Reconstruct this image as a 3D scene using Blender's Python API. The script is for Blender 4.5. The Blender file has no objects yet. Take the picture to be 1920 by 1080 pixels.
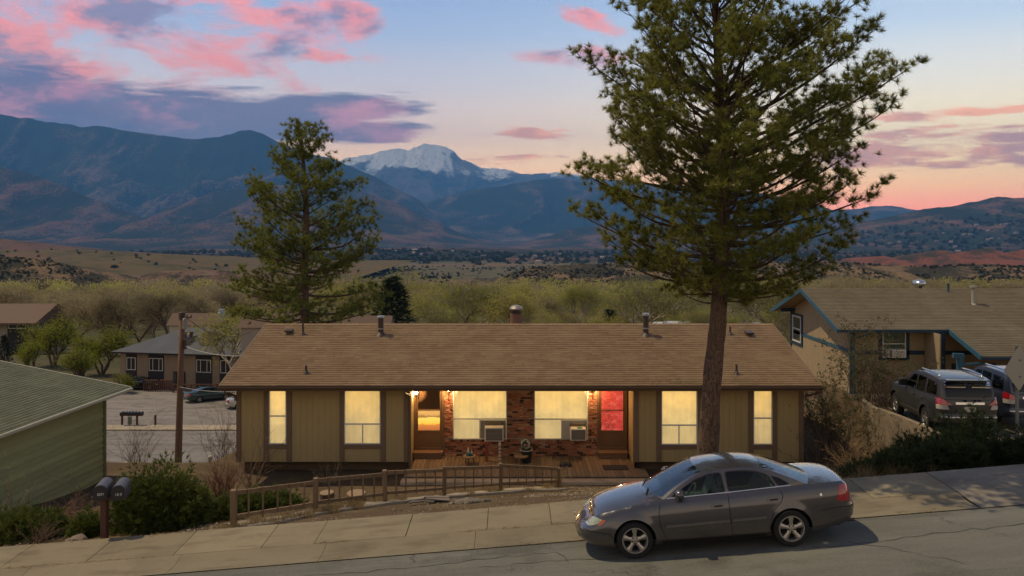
import bpy, bmesh, math, random, time
import numpy as np
from mathutils import Vector, Matrix, geometry
R = math.radians
rng = np.random.default_rng(7)
random.seed(7)
scene = bpy.context.scene
COL = scene.collection

# ------------------------------------------------------------------ camera
FPX = 1300.0; HZ = 432.0; CAMZ = 5.7
KD = 1.45                     # depths below are laid out in units of 1.45 m; the last section turns them into metres
FC = FPX*KD
cam = bpy.data.cameras.new('camera'); camo = bpy.data.objects.new('camera', cam); COL.objects.link(camo)
camo.location = (0, 0, CAMZ); camo.rotation_euler = (R(90), 0, 0)
cam.sensor_width = 36; cam.lens = FC / 1920 * 36; cam.shift_y = -(540 - HZ) / 1920
cam.clip_start = 0.1; cam.clip_end = 90000
scene.camera = camo

def at(px, py, Y):            # point of the place seen at pixel (px,py) of the photo, Y metres away
    return Vector(((px - 960) * Y / FPX, Y, CAMZ - (py - HZ) * Y / FPX))

# ------------------------------------------------------------------ node helpers
def lin(r, g=None, b=None):
    if g is None: r, g, b = r
    f = lambda c: (c/255/12.92) if c/255 <= .04045 else ((c/255 + .055)/1.055)**2.4
    return (f(r), f(g), f(b), 1)

class X:                      # a shader socket with arithmetic
    tree = None
    def __init__(s, sock): s.s = sock
    @staticmethod
    def op(o, *a, clamp=False):
        n = X.tree.nodes.new('ShaderNodeMath'); n.operation = o; n.use_clamp = clamp
        for i, v in enumerate(a):
            if isinstance(v, X): X.tree.links.new(v.s, n.inputs[i])
            else: n.inputs[i].default_value = v
        return X(n.outputs[0])
    def __add__(s, o): return X.op('ADD', s, o)
    __radd__ = __add__
    def __sub__(s, o): return X.op('SUBTRACT', s, o)
    def __rsub__(s, o): return X.op('SUBTRACT', o, s)
    def __mul__(s, o): return X.op('MULTIPLY', s, o)
    __rmul__ = __mul__
    def __truediv__(s, o): return X.op('DIVIDE', s, o)
    def max(s, o): return X.op('MAXIMUM', s, o)
    def min(s, o): return X.op('MINIMUM', s, o)
    def clamp(s): return X.op('ADD', s, 0.0, clamp=True)
    def pow(s, o): return X.op('POWER', s, o)
def smooth(x, a, b):
    n = X.tree.nodes.new('ShaderNodeMapRange'); n.interpolation_type = 'SMOOTHSTEP'
    X.tree.links.new(x.s, n.inputs[0]); n.inputs[1].default_value = a; n.inputs[2].default_value = b
    return X(n.outputs[0])
def mixc(f, a, b, mode='MIX'):
    n = X.tree.nodes.new('ShaderNodeMix'); n.data_type = 'RGBA'; n.blend_type = mode
    for i, v in ((0, f), (6, a), (7, b)):
        if isinstance(v, X): X.tree.links.new(v.s, n.inputs[i])
        else: n.inputs[i].default_value = v
    return X(n.outputs[2])
def ramp(x, stops, interp='LINEAR'):
    n = X.tree.nodes.new('ShaderNodeValToRGB'); cr = n.color_ramp; cr.interpolation = interp
    while len(cr.elements) < len(stops): cr.elements.new(1)
    for e, (p, c) in zip(cr.elements, stops): e.position = p; e.color = c
    X.tree.links.new(x.s, n.inputs[0]); return X(n.outputs[0])
def noise(vec, scale, detail=4, rough=.55, dist=0, fac=True):
    n = X.tree.nodes.new('ShaderNodeTexNoise'); n.inputs['Scale'].default_value = scale
    n.inputs['Detail'].default_value = detail; n.inputs['Roughness'].default_value = rough; n.inputs['Distortion'].default_value = dist
    if vec is not None: X.tree.links.new(vec.s, n.inputs['Vector'])
    return X(n.outputs[0 if fac else 1])
def mapping(vec, scale=(1,1,1), loc=(0,0,0), rot=(0,0,0)):
    n = X.tree.nodes.new('ShaderNodeMapping'); n.inputs['Scale'].default_value = scale
    n.inputs['Location'].default_value = loc; n.inputs['Rotation'].default_value = rot
    X.tree.links.new(vec.s, n.inputs[0]); return X(n.outputs[0])
def sepxyz(vec):
    n = X.tree.nodes.new('ShaderNodeSeparateXYZ'); X.tree.links.new(vec.s, n.inputs[0]); return [X(o) for o in n.outputs]

# ------------------------------------------------------------------ sky
world = bpy.data.worlds.new('World'); scene.world = world; world.use_nodes = True
wt = world.node_tree; wt.nodes.clear(); X.tree = wt
gen = X(wt.nodes.new('ShaderNodeTexCoord').outputs['Generated'])
dx, dy, dz = sepxyz(gen)
az = X.op('ARCTAN2', dx, dy); el = X.op('ARCSINE', dz)
SKYV = 1.12
def L(*c, k=1.0): r = lin(*c); k *= .86; return (r[0]*k, r[1]*k, r[2]*k, 1)
elp = X.op('ABSOLUTE', dz)
right = ramp(elp, [(0, L(252,126,82,k=3.4)), (.025, L(254,150,96,k=3.1)), (.042, L(255,186,110,k=2.9)), (.0665, L(255,216,142,k=2.6)), (.098, L(255,228,172,k=2.2)), (.14, L(240,230,208,k=1.6)), (.19, L(196,210,222,k=1.35)), (.24, L(160,182,212,k=1.25)), (.6, L(96,112,142)), (1, L(78,92,120))])
left = ramp(elp, [(0, L(244,150,100,k=3.2)), (0.042, L(250,182,120,k=2.8)), (0.07, L(250,200,146,k=2.3)), (0.098, L(240,204,176,k=1.9)), (0.14, L(206,196,196,k=1.55)), (0.189, L(162,176,200,k=1.4)), (0.238, L(134,158,196,k=1.3)), (0.6, L(96,112,142)), (1, L(78,92,120))])
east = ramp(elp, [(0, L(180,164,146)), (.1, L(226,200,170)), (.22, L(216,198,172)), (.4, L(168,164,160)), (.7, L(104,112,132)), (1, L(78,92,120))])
gr = smooth(az, R(-9), R(24))
sky = mixc(gr, left, right)
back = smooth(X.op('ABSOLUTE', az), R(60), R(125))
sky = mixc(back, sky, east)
# clouds: soft banks seen to the upper left, streaks low on the right, the same field going on outside the view
cv = mapping(gen, (1.0, 1.0, 2.6))
n1 = noise(cv, 10, 8, .62, .45); n2 = noise(mapping(gen, (1, 1, 7.0), (3.1, 0, 0)), 13, 7, .6, .5)
n3 = noise(mapping(gen, (1, 1, 2.2), (7, 2, 1)), 13, 6, .6)
def blob(px, py, rx, ry, tilt=0.0):
    a0 = math.atan((px-960)/FC); e0 = math.atan((HZ-py)/FC*math.cos(a0))
    k = math.cos(a0)**2
    u = (az - a0) * (FC/ (rx*k)); v = (el - e0) * (FC/(ry*math.cos(a0)))
    if tilt: v = v + u*(tilt*rx/ry)
    return 1.0 - (u*u + v*v)
up = None
for b in ((80, 80, 290, 120, 0), (330, 70, 250, 90, .05), (520, 45, 160, 70, .25), (60, 190, 330, 85, 0), (665, 45, 65, 60, .5), (640, 8, 60, 16, 0), (250, 185, 300, 62, -.02),
          (1120, 45, 75, 20, .35), (1075, 105, 110, 24, .05)):
    m = blob(*b); up = m if up is None else up.max(m)
lens = None
for b in ((540, 222, 270, 44, -.10), (230, 225, 400, 66, -.05), (690, 246, 130, 26, -.03), (60, 190, 300, 70, 0)):
    m = blob(*b); lens = m if lens is None else lens.max(m)
low = None
for b in ((1780, 282, 240, 42, .03), (1690, 222, 80, 11, .05), (1880, 205, 130, 10, 0), (1860, 258, 140, 18, .06), (1640, 300, 130, 20, 0), (930, 300, 130, 10, 0), (1010, 250, 80, 14, 0)):
    m = blob(*b); low = m if low is None else low.max(m)
gen_out = smooth(el, R(16), R(24)).max(smooth(X.op('ABSOLUTE', az), R(30), R(44))*smooth(el, R(3), R(7)))
d_up = up.max(-1.2)*.6 + (n1 - .5)*3.9 + .14
d_up = d_up.max((n1 - .56)*4.5*gen_out)
a_up = smooth(d_up, .02, .85)
a_ln = smooth(lens.max(-1.2)*.95 + (n2 - .5)*2.4 + .18, 0.0, .65)
a_lo = smooth(low.max(-1.5)*.9 + (n2 - .5)*6.5 + .05, 0.0, .9)
pink = smooth(n3 + (d_up*-.14), .26, .50)
upc = mixc(pink, L(130, 118, 142,k=1.35), L(242, 136, 120,k=1.45))
lnc = mixc(smooth(n3 + blob(700, 240, 160, 60).max(0)*.16, .52, .74), L(96, 90, 114,k=1.75), L(190, 126, 136,k=1.75))
loc_ = mixc(smooth(n3, .35, .6), L(206, 136, 108,k=1.9), L(250, 162, 104,k=2.2))
sky = mixc(a_lo*.9, sky, loc_)
sky = mixc(a_up*.86, sky, upc)
sky = mixc(a_ln*.93, sky, lnc)
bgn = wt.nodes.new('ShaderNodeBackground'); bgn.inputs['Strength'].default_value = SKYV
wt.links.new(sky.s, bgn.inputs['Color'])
wo = wt.nodes.new('ShaderNodeOutputWorld'); wt.links.new(bgn.outputs[0], wo.inputs['Surface'])

# ------------------------------------------------------------------ sun and exposure
sl = bpy.data.lights.new('sun', 'SUN'); sl.energy = 2.3; sl.angle = R(0.6); sl.color = (1.0, .80, .50)
so = bpy.data.objects.new('sun', sl); COL.objects.link(so)
SUN_DIR = Vector((.52, -.27, -1)).normalized()
so.rotation_euler = SUN_DIR.to_track_quat('-Z', 'Y').to_euler(); so.location = (-20, 20, 40)
scene.view_settings.view_transform = 'Standard'; scene.view_settings.look = 'None'
scene.view_settings.exposure = 0.50; scene.view_settings.gamma = 1
scene.render.engine = 'CYCLES'
scene.cycles.use_denoising = True
try: scene.cycles.denoiser = 'OPENIMAGEDENOISE'
except Exception: pass
scene.cycles.max_bounces = 6; scene.cycles.diffuse_bounces = 3; scene.cycles.glossy_bounces = 3
scene.cycles.transmission_bounces = 6; scene.cycles.transparent_max_bounces = 16; scene.cycles.volume_bounces = 0
scene.cycles.sample_clamp_indirect = 4

# ------------------------------------------------------------------ materials
MATS = {}
def newmat(name):
    m = bpy.data.materials.new(name); m.use_nodes = True; X.tree = m.node_tree
    return m, m.node_tree.nodes['Principled BSDF']
def link(x, sock): X.tree.links.new(x.s, sock)
def texco(kind='Object'): return X(X.tree.nodes.new('ShaderNodeTexCoord').outputs[kind])
def geom(out): return X(X.tree.nodes.new('ShaderNodeNewGeometry').outputs[out])
def objrand(): return X(X.tree.nodes.new('ShaderNodeObjectInfo').outputs['Random'])
def bump(h, strength=.3, dist=.01):
    n = X.tree.nodes.new('ShaderNodeBump'); n.inputs['Strength'].default_value = strength; n.inputs['Distance'].default_value = dist
    X.tree.links.new(h.s, n.inputs['Height']); return X(n.outputs[0])
def scol(c, k): return (c[0]*k, c[1]*k, c[2]*k, 1)
def basic(name, c, rough=.7, var=.18, scale=3.0, metal=0, bmp=0, bscale=60, spec=.3, per='none', pvar=.25, coat=0, stretch=(1,1,1), c2=None, co='Object'):
    """one colour with broad and fine variation; per='object'/'island' varies whole pieces"""
    if name in MATS: return MATS[name]
    m, p = newmat(name); v = mapping(texco(co), stretch)
    c2 = c2 or scol(c, .62)
    n = noise(v, scale, 6, .6); f = noise(v, scale*9, 3, .6)
    col = mixc(((n*.7 + f*.3) - .5)*(2.2*var/.18*.5) + .5, scol(c2, 1), scol(c, 1.18)) if var > 0 else None
    base = mixc(min(1, var*3), (*c[:3], 1), col) if var > 0 else None
    if per != 'none':
        r = objrand() if per == 'object' else geom('Random Per Island')
        k = r*(2*pvar) + (1 - pvar)
        hs = X.tree.nodes.new('ShaderNodeHueSaturation'); hs.inputs['Saturation'].default_value = 1
        link(k, hs.inputs['Value'])
        if base is not None: link(base, hs.inputs['Color'])
        else: hs.inputs['Color'].default_value = (*c[:3], 1)
        base = X(hs.outputs[0])
    if base is not None: link(base, p.inputs['Base Color'])
    else: p.inputs['Base Color'].default_value = (*c[:3], 1)
    p.inputs['Roughness'].default_value = rough; p.inputs['Metallic'].default_value = metal
    p.inputs['Specular IOR Level'].default_value = spec
    if coat: p.inputs['Coat Weight'].default_value = coat; p.inputs['Coat Roughness'].default_value = .06
    if bmp: link(bump(noise(v, bscale, 4, .6), bmp, .01), p.inputs['Normal'])
    MATS[name] = m; return m
def glassmat(name, tint=(.55, .7, .62), rough=.02, refl=1.0):
    if name in MATS: return MATS[name]
    m, p = newmat(name); nt = m.node_tree; nt.nodes.remove(p)
    t = nt.nodes.new('ShaderNodeBsdfTransparent'); t.inputs[0].default_value = (*tint, 1)
    g = nt.nodes.new('ShaderNodeBsdfGlossy'); g.inputs['Roughness'].default_value = rough
    fr = nt.nodes.new('ShaderNodeFresnel'); fr.inputs['IOR'].default_value = 1.5
    mx = nt.nodes.new('ShaderNodeMixShader'); f = X(fr.outputs[0])*refl
    nt.links.new(f.s, mx.inputs[0]); nt.links.new(t.outputs[0], mx.inputs[1]); nt.links.new(g.outputs[0], mx.inputs[2])
    nt.links.new(mx.outputs[0], nt.nodes['Material Output'].inputs[0]); MATS[name] = m; return m
def emis(name, c, strength, rough=.5, base=None):
    if name in MATS: return MATS[name]
    m, p = newmat(name); p.inputs['Base Color'].default_value = (*(base or c)[:3], 1)
    p.inputs['Emission Color'].default_value = (*c[:3], 1); p.inputs['Emission Strength'].default_value = strength
    p.inputs['Roughness'].default_value = rough; MATS[name] = m; return m

# ------------------------------------------------------------------ mesh helpers
def cr(pts, n):                                   # Catmull-Rom through control points of any dimension
    pts = np.array(pts, float); out = []; m = len(pts)
    for i in range(m-1):
        p0, p1, p2, p3 = pts[max(i-1, 0)], pts[i], pts[i+1], pts[min(i+2, m-1)]
        for k in range(n):
            t = k/n; out.append(.5*((2*p1)+(p2-p0)*t+(2*p0-5*p1+4*p2-p3)*t*t+(3*p1-p0-3*p2+p3)*t**3))
    out.append(pts[-1]); return np.array(out)
def tag(o, label=None, cat=None, group=None, kind=None):
    if label: o['label'] = label
    if cat: o['category'] = cat
    if group: o['group'] = group
    if kind: o['kind'] = kind
    return o
def thing(name, loc, label, cat, group=None, rz=0):
    o = bpy.data.objects.new(name, None); COL.objects.link(o); o.empty_display_size = .2
    o.location = loc; o.rotation_euler = (0, 0, rz)
    return tag(o, label, cat, group)
def origin_of(o):
    v = Vector((0, 0, 0))
    while o is not None: v += Vector(o.location); o = o.parent
    return v
def rawmesh(name, verts, faces, smooth_=False):
    me = bpy.data.meshes.new(name); me.from_pydata([tuple(v) for v in verts], [], faces); me.update()
    if smooth_: me.polygons.foreach_set('use_smooth', [True]*len(me.polygons))
    return me
def npmesh(name, V, F, smooth_=False):          # V (n,3) array, F (m,k) int array
    me = bpy.data.meshes.new(name); V = np.asarray(V, dtype=np.float32); F = np.asarray(F, dtype=np.int32)
    k = F.shape[1]; me.vertices.add(len(V)); me.vertices.foreach_set('co', V.ravel())
    me.loops.add(F.size); me.loops.foreach_set('vertex_index', F.ravel())
    me.polygons.add(len(F)); me.polygons.foreach_set('loop_start', np.arange(0, F.size, k, dtype=np.int32))
    me.polygons.foreach_set('loop_total', np.full(len(F), k, dtype=np.int32))
    if smooth_: me.polygons.foreach_set('use_smooth', np.ones(len(F), dtype=bool))
    me.update(calc_edges=True); me.validate(); return me
def link_obj(name, me, mat=None, parent=None, loc=None):
    o = bpy.data.objects.new(name, me); COL.objects.link(o)
    if mat is not None and not me.materials: me.materials.append(mat)
    if parent is not None: o.parent = parent
    if loc is not None: o.location = loc
    return o
def copy_tree(o, parent=None, depth=0):
    c = o.copy(); COL.objects.link(c); c.parent = parent
    for ch in [k for k in o.children]: copy_tree(ch, c, depth+1)
    return c

class MB:
    def __init__(s): s.v = []; s.f = []; s.m = []; s.mi = 0
    def add(s, vs, fs):
        b = len(s.v); s.v += [Vector(p) for p in vs]; s.f += [[b+i for i in f] for f in fs]; s.m += [s.mi]*len(fs); return s
    def box(s, x0, x1, y0, y1, z0, z1):
        return s.add([(x0,y0,z0),(x1,y0,z0),(x1,y1,z0),(x0,y1,z0),(x0,y0,z1),(x1,y0,z1),(x1,y1,z1),(x0,y1,z1)],
                     [(0,3,2,1),(4,5,6,7),(0,1,5,4),(1,2,6,5),(2,3,7,6),(3,0,4,7)])
    def bar(s, a, b, w, h, up=(0,0,1)):         # box beam from a to b, w across, h along up
        a, b = Vector(a), Vector(b); d = (b-a).normalized(); u = Vector(up)
        sd = d.cross(u)
        if sd.length < 1e-4: sd = d.cross(Vector((1,0,0)))
        sd.normalize(); u = sd.cross(d).normalized(); sd *= w/2; u *= h/2
        vs = [a-sd-u, a+sd-u, a+sd+u, a-sd+u, b-sd-u, b+sd-u, b+sd+u, b-sd+u]
        return s.add(vs, [(0,1,2,3),(7,6,5,4),(0,4,5,1),(1,5,6,2),(2,6,7,3),(3,7,4,0)])
    def tube(s, pts, rad, n=8, cap=True):
        pts = [Vector(p) for p in pts]; rad = rad if hasattr(rad, '__len__') else [rad]*len(pts)
        rings = []; ref = None
        for i, p in enumerate(pts):
            d = (pts[min(i+1, len(pts)-1)] - pts[max(i-1, 0)]).normalized()
            if ref is None: ref = d.orthogonal().normalized()
            ref = (ref - d*ref.dot(d)).normalized(); q = d.cross(ref)
            rings.append([p + (ref*math.cos(2*math.pi*k/n) + q*math.sin(2*math.pi*k/n))*rad[i] for k in range(n)])
        vs = [v for r_ in rings for v in r_]; fs = []
        for i in range(len(pts)-1):
            for k in range(n):
                a = i*n+k; b = i*n+(k+1) % n; fs.append((a, b, b+n, a+n))
        if cap: fs.append(tuple(range(n-1, -1, -1))); fs.append(tuple(range((len(pts)-1)*n, len(pts)*n)))
        return s.add(vs, fs)
    def lathe(s, prof, n=16, c=(0,0,0), axis='z'):
        vs = []; fs = []
        for (r_, h) in prof:
            for k in range(n):
                a = 2*math.pi*k/n; p = (r_*math.cos(a), r_*math.sin(a), h)
                if axis == 'y': p = (p[0], h, p[1])
                if axis == 'x': p = (h, p[0], p[1])
                vs.append((p[0]+c[0], p[1]+c[1], p[2]+c[2]))
        for i in range(len(prof)-1):
            for k in range(n):
                a = i*n+k; b = i*n+(k+1) % n
                fs.append((a, b, b+n, a+n) if axis != 'y' else (a, a+n, b+n, b))
        return s.add(vs, fs)
    def prism(s, poly, axis, a0, a1):           # 2D polygon extruded along axis ('x': poly=(y,z); 'y': poly=(x,z); 'z': poly=(x,y))
        n = len(poly)
        def P(u, v, w): return {'x': (w,u,v), 'y': (u,w,v), 'z': (u,v,w)}[axis]
        vs = [P(u, v, a0) for u, v in poly] + [P(u, v, a1) for u, v in poly]
        fs = [tuple(range(n)), tuple(range(2*n-1, n-1, -1))] + [(i, i+n, (i+1) % n + n, (i+1) % n) for i in range(n)]
        return s.add(vs, fs)
    def grid(s, P):                             # P[i][j] points
        ni, nj = len(P), len(P[0])
        return s.add([p for r_ in P for p in r_], [(i*nj+j, (i+1)*nj+j, (i+1)*nj+j+1, i*nj+j+1) for i in range(ni-1) for j in range(nj-1)])
    def mesh(s, name, origin=Vector((0,0,0)), smooth_=False, fixn=True):
        me = bpy.data.meshes.new(name); me.from_pydata([tuple(p - origin) for p in s.v], [], s.f)
        if fixn:
            bm = bmesh.new(); bm.from_mesh(me); bmesh.ops.recalc_face_normals(bm, faces=bm.faces); bm.to_mesh(me); bm.free()
        if smooth_: me.polygons.foreach_set('use_smooth', [True]*len(me.polygons))
        me.update(); return me
    def build(s, name, mat, parent=None, smooth_=False, bevel=0, auto=None, fixn=True):
        o_ = origin_of(parent) if parent is not None else Vector((0,0,0))
        me = s.mesh(name, o_, smooth_, fixn)
        for m_ in (mat if isinstance(mat, (list, tuple)) else [mat]): me.materials.append(m_)
        if isinstance(mat, (list, tuple)): me.polygons.foreach_set('material_index', s.m)
        if bevel:
            bm = bmesh.new(); bm.from_mesh(me)
            bmesh.ops.bevel(bm, geom=[e for e in bm.edges if e.is_manifold and e.calc_face_angle(0) > .5], offset=bevel, segments=1, affect='EDGES', clamp_overlap=True)
            bm.to_mesh(me); bm.free()
        if auto is not None:
            me.polygons.foreach_set('use_smooth', [True]*len(me.polygons)); me.set_sharp_from_angle(angle=R(auto))
        return link_obj(name, me, None, parent)
def place_piece(name, me, parent, loc):         # a shared-mesh piece at a world position
    o = bpy.data.objects.new(name, me); COL.objects.link(o); o.parent = parent; o.location = Vector(loc) - origin_of(parent); return o
def top(o, label, cat, group=None): return tag(o, label, cat, group)
# ================================================================== terrain
def zs(x): return .081*np.clip(x, -45, 45) - .27          # the street climbs to the right
def sstep(x, a, b):
    t = np.clip((x-a)/(b-a), 0, 1); return t*t*(3-2*t)
def vnoise(x, y, s, seed=0):                                # cheap smooth value noise
    x = np.asarray(x, float)/s; y = np.asarray(y, float)/s
    xi = np.floor(x).astype(np.int64); yi = np.floor(y).astype(np.int64); fx = x-xi; fy = y-yi
    fx = fx*fx*(3-2*fx); fy = fy*fy*(3-2*fy)
    def h(a, b):
        n = (a*374761393 + b*668265263 + seed*974634777) & 0xffffffff
        n = ((n ^ (n >> 13))*1274126177) & 0xffffffff
        return ((n ^ (n >> 16)) & 0xffff)/65535.0
    return (h(xi,yi)*(1-fx)+h(xi+1,yi)*fx)*(1-fy) + (h(xi,yi+1)*(1-fx)+h(xi+1,yi+1)*fx)*fy
def fbm(x, y, s, o=5, seed=0, g=.5):
    a = 1; t = 0; n = 0
    for i in range(o): t = t + a*(vnoise(x, y, s/2**i, seed+i)-.5); n += a; a *= g
    return t/n*2
FARY = [95, 130, 200, 300, 500, 800, 1500, 3000, 6000, 20000]
FARZ = [-12.4, -17, -24, -32, -45, -54, -72, -105, -150, -200]
def H(x, y):
    x = np.asarray(x, float); y = np.asarray(y, float)
    st = zs(x) - .10
    B = np.full_like(x+y, -2.42)
    B = B + sstep(x, 8.5, 12.0)*.5
    t = np.clip((y-14.85)/(21.9-14.85), 0, 1)
    yard = st + .08 + (B-st-.08)*(t*.75+.25*t*t*(3-2*t))
    drive = st + .09 + (-.55-st-.09)*np.clip((y-15.2)/5.3, 0, 1)
    drive = drive + (-1.9+.55)*sstep(y, 26, 30)
    m = sstep(x, 12.38, 12.5)
    z = yard*(1-m) + drive*m
    # hillside behind the houses
    start = 24.3 + 8.5*sstep(x, -10.6, -9.4) + 9.5*sstep(x, 9.8, 12)
    slope = -.372*np.maximum(y-start, 0)
    z2 = z + slope
    z2 = z2 + .25*fbm(x, y, 3, 3, 5)*sstep(y, 24.5, 30)
    z2 = np.maximum(z2, -12.4 + 0*z2)
    far = np.interp(y, FARY, FARZ)
    far = far + fbm(x, y, 90, 3, 9)*np.clip((y-110)/60, 0, 3)
    z2 = np.where(y > 94, np.minimum(z2, far), z2)
    z2 = z2 + .05*fbm(x, y, 1.3, 4, 3)*sstep(y, 15.0, 15.6)*(1-sstep(y, 45, 50))
    return np.where(y < 14.85, st, z2)
def Hs(x, y): return float(H(np.array([float(x)]), np.array([float(y)]))[0])

def spaced(parts):
    out = []
    for a, b, n in parts: out += list(np.linspace(a, b, n, endpoint=False))
    return out
gx = spaced([(-16, 12.2, 120), (12.2, 12.7, 6), (12.7, 20, 24), (20, 60, 34)]) + list(np.geomspace(60, 16000, 34))
gx = sorted([-v for v in list(np.geomspace(60, 16000, 34))] + spaced([(-60, -16, 36)]) + gx)
gy = sorted(list(-np.geomspace(2, 300, 10)) + spaced([(0, 14, 8), (14, 32, 100), (32, 62, 56), (62, 100, 30)]) + list(np.geomspace(100, 19500, 110)))
GX, GY = np.meshgrid(np.array(gx), np.array(gy)); GZ = H(GX, GY)
V = np.stack([GX, GY, GZ], -1).reshape(-1, 3); nx = len(gx); ny = len(gy)
idx = np.arange(nx*ny).reshape(ny, nx)
F = np.stack([idx[:-1,:-1], idx[:-1,1:], idx[1:,1:], idx[1:,:-1]], -1).reshape(-1, 4)
def ground_mat():
    m, p = newmat('ground_dirt'); co = texco('Object'); x, y, z = sepxyz(co)
    n = noise(co, .7, 7, .62); f = noise(co, 14, 5, .65); g = noise(co, 70, 3, .7)
    dirt = mixc(f, (.065, .045, .027, 1), (.145, .102, .062, 1))
    straw = mixc(f, (.105, .078, .042, 1), (.20, .15, .08, 1))
    near = mixc(smooth(n, .46, .72)*.8, dirt, straw)
    near = mixc(smooth(g, .60, .72)*.6, near, (.30, .25, .19, 1))
    litter = mixc(g, (.04, .03, .02, 1), (.12, .085, .05, 1))
    near = mixc(smooth(noise(co, 1.6, 4, .6), .55, .7)*.7, near, litter)
    fn = noise(co, .02, 8, .65)
    far = mixc(smooth(fn, .38, .62), (.06, .06, .026, 1), (.11, .09, .048, 1))
    far = mixc(smooth(noise(co, .0016, 6, .6), .5, .62)*.5, far, (.20, .10, .06, 1))
    link(mixc(smooth(y, 60, 110), near, far), p.inputs['Base Color']); p.inputs['Roughness'].default_value = .95
    p.inputs['Specular IOR Level'].default_value = .1
    link(bump(f + g*.6, .7, .04), p.inputs['Normal']); return m
gm = ground_mat()
g_ = link_obj('ground', npmesh('ground', V, F, True), gm); tag(g_, kind='structure')

# ---------------- street
def asphalt(name, base=.075, tint=(1.06, 1, .86), lighten=.0):
    m, p = newmat(name); co = texco('Object')
    n = noise(mapping(co, (.25, 1, 1)), 1.1, 6, .6); f = noise(co, 60, 3, .75); b = noise(co, .5, 5, .6)
    c = lambda k: (base*k*tint[0], base*k*tint[1], base*k*tint[2], 1)
    col = mixc(f, c(.62), c(1.5)); col = mixc(smooth(n, .35, .7)*.6, col, c(1.7)); col = mixc(smooth(b, .52, .66)*.6, col, c(.5)); col = mixc(smooth(noise(mapping(co, (.12, 1.4, 1)), 1.7, 5, .7), .5, .64)*.4, col, c(.6)); col = mixc(smooth(noise(co, 22, 4, .75), .52, .64)*.4, col, c(1.8))
    vo = X.tree.nodes.new('ShaderNodeTexVoronoi'); vo.feature = 'DISTANCE_TO_EDGE'; vo.inputs['Scale'].default_value = .22
    dv = X.tree.nodes.new('ShaderNodeVectorMath'); dv.operation = 'ADD'
    nn = noise(co, .9, 5, .7, 0, False); sc = X.tree.nodes.new('ShaderNodeVectorMath'); sc.operation = 'SCALE'; sc.inputs['Scale'].default_value = 1.6
    link(nn, sc.inputs[0]); link(co, dv.inputs[0]); X.tree.links.new(sc.outputs[0], dv.inputs[1]); X.tree.links.new(dv.outputs[0], vo.inputs['Vector'])
    crack = (1.0 - smooth(X(vo.outputs['Distance']), .002, .009))*smooth(noise(co, .35, 3, .5), .5, .6)
    col = mixc(crack*.6, col, c(.4))
    link(col, p.inputs['Base Color']); p.inputs['Roughness'].default_value = .88; p.inputs['Specular IOR Level'].default_value = .25
    link(bump(f + n*.5 - crack*2.0, .55, .012), p.inputs['Normal']); return m
M_asph = asphalt('asphalt_worn', .105, (1.02, 1, .84))
rx = np.linspace(-60, 60, 81); ry = np.array([0.5, 4, 8, 10, 11.5, 12.4, 13.12])
RX, RY = np.meshgrid(rx, ry); RZ = zs(RX) + .02 - .012*np.abs(RY-9)*.5 + .015*fbm(RX, RY, 2.2, 2, 4)*(RY < 13)
idx = np.arange(RX.size).reshape(RX.shape)
F = np.stack([idx[:-1,:-1], idx[:-1,1:], idx[1:,1:], idx[1:,:-1]], -1).reshape(-1, 4)
road = link_obj('road', npmesh('road', np.stack([RX,RY,RZ],-1).reshape(-1,3), F, True), M_asph); tag(road, kind='structure')
def road_z(x, y): return float(zs(x)) + .02 - .006*abs(y-9)
# tar seams and a long crack on the asphalt, thin raised ribbons of sealant
M_tar = basic('tar_sealant', (.055, .05, .043), .8, .2)
def ribbon(pts, w, zfun, lift=.006, jitter=.8):
    mb = MB(); P = []
    fine = []
    for a, b in zip(pts[:-1], pts[1:]):
        n = max(2, int((Vector(b)-Vector(a)).length/.18))
        for i in range(n): fine.append(Vector(a).lerp(Vector(b), i/n))
    fine.append(Vector(pts[-1])); n_ = len(fine)
    for i, q in enumerate(fine):
        d = (fine[min(i+1, n_-1)]-fine[max(i-1, 0)]).normalized(); s_ = Vector((-d.y, d.x)); j = (random.random()-.5)*jitter*.3
        q = q + s_*j*.4; ww = w*(.3+.8*random.random())/2*(.7 if w < .08 else 1)
        a = q+s_*ww; b = q-s_*ww; P.append([(a.x, a.y, zfun(a.x, a.y)+lift), (b.x, b.y, zfun(b.x, b.y)+lift)])
    return mb.grid(P)
for pts, w in (([(-9, 12.85), (-3, 12.55), (.8, 12.75), (1.0, 12.3)], .022), ([(4.9, 12.05), (8.0, 12.3), (13, 12.45)], .035), ([(5.9, 12.2), (6.3, 12.0), (6.9, 11.5), (7.3, 11.2)], .04), ([(-.5, 12.35), (1.2, 12.42), (1.9, 12.25)], .02)):
    o = ribbon([(a, b) for a, b in pts], w, road_z).build('tar_seam', M_tar, road); 

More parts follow.
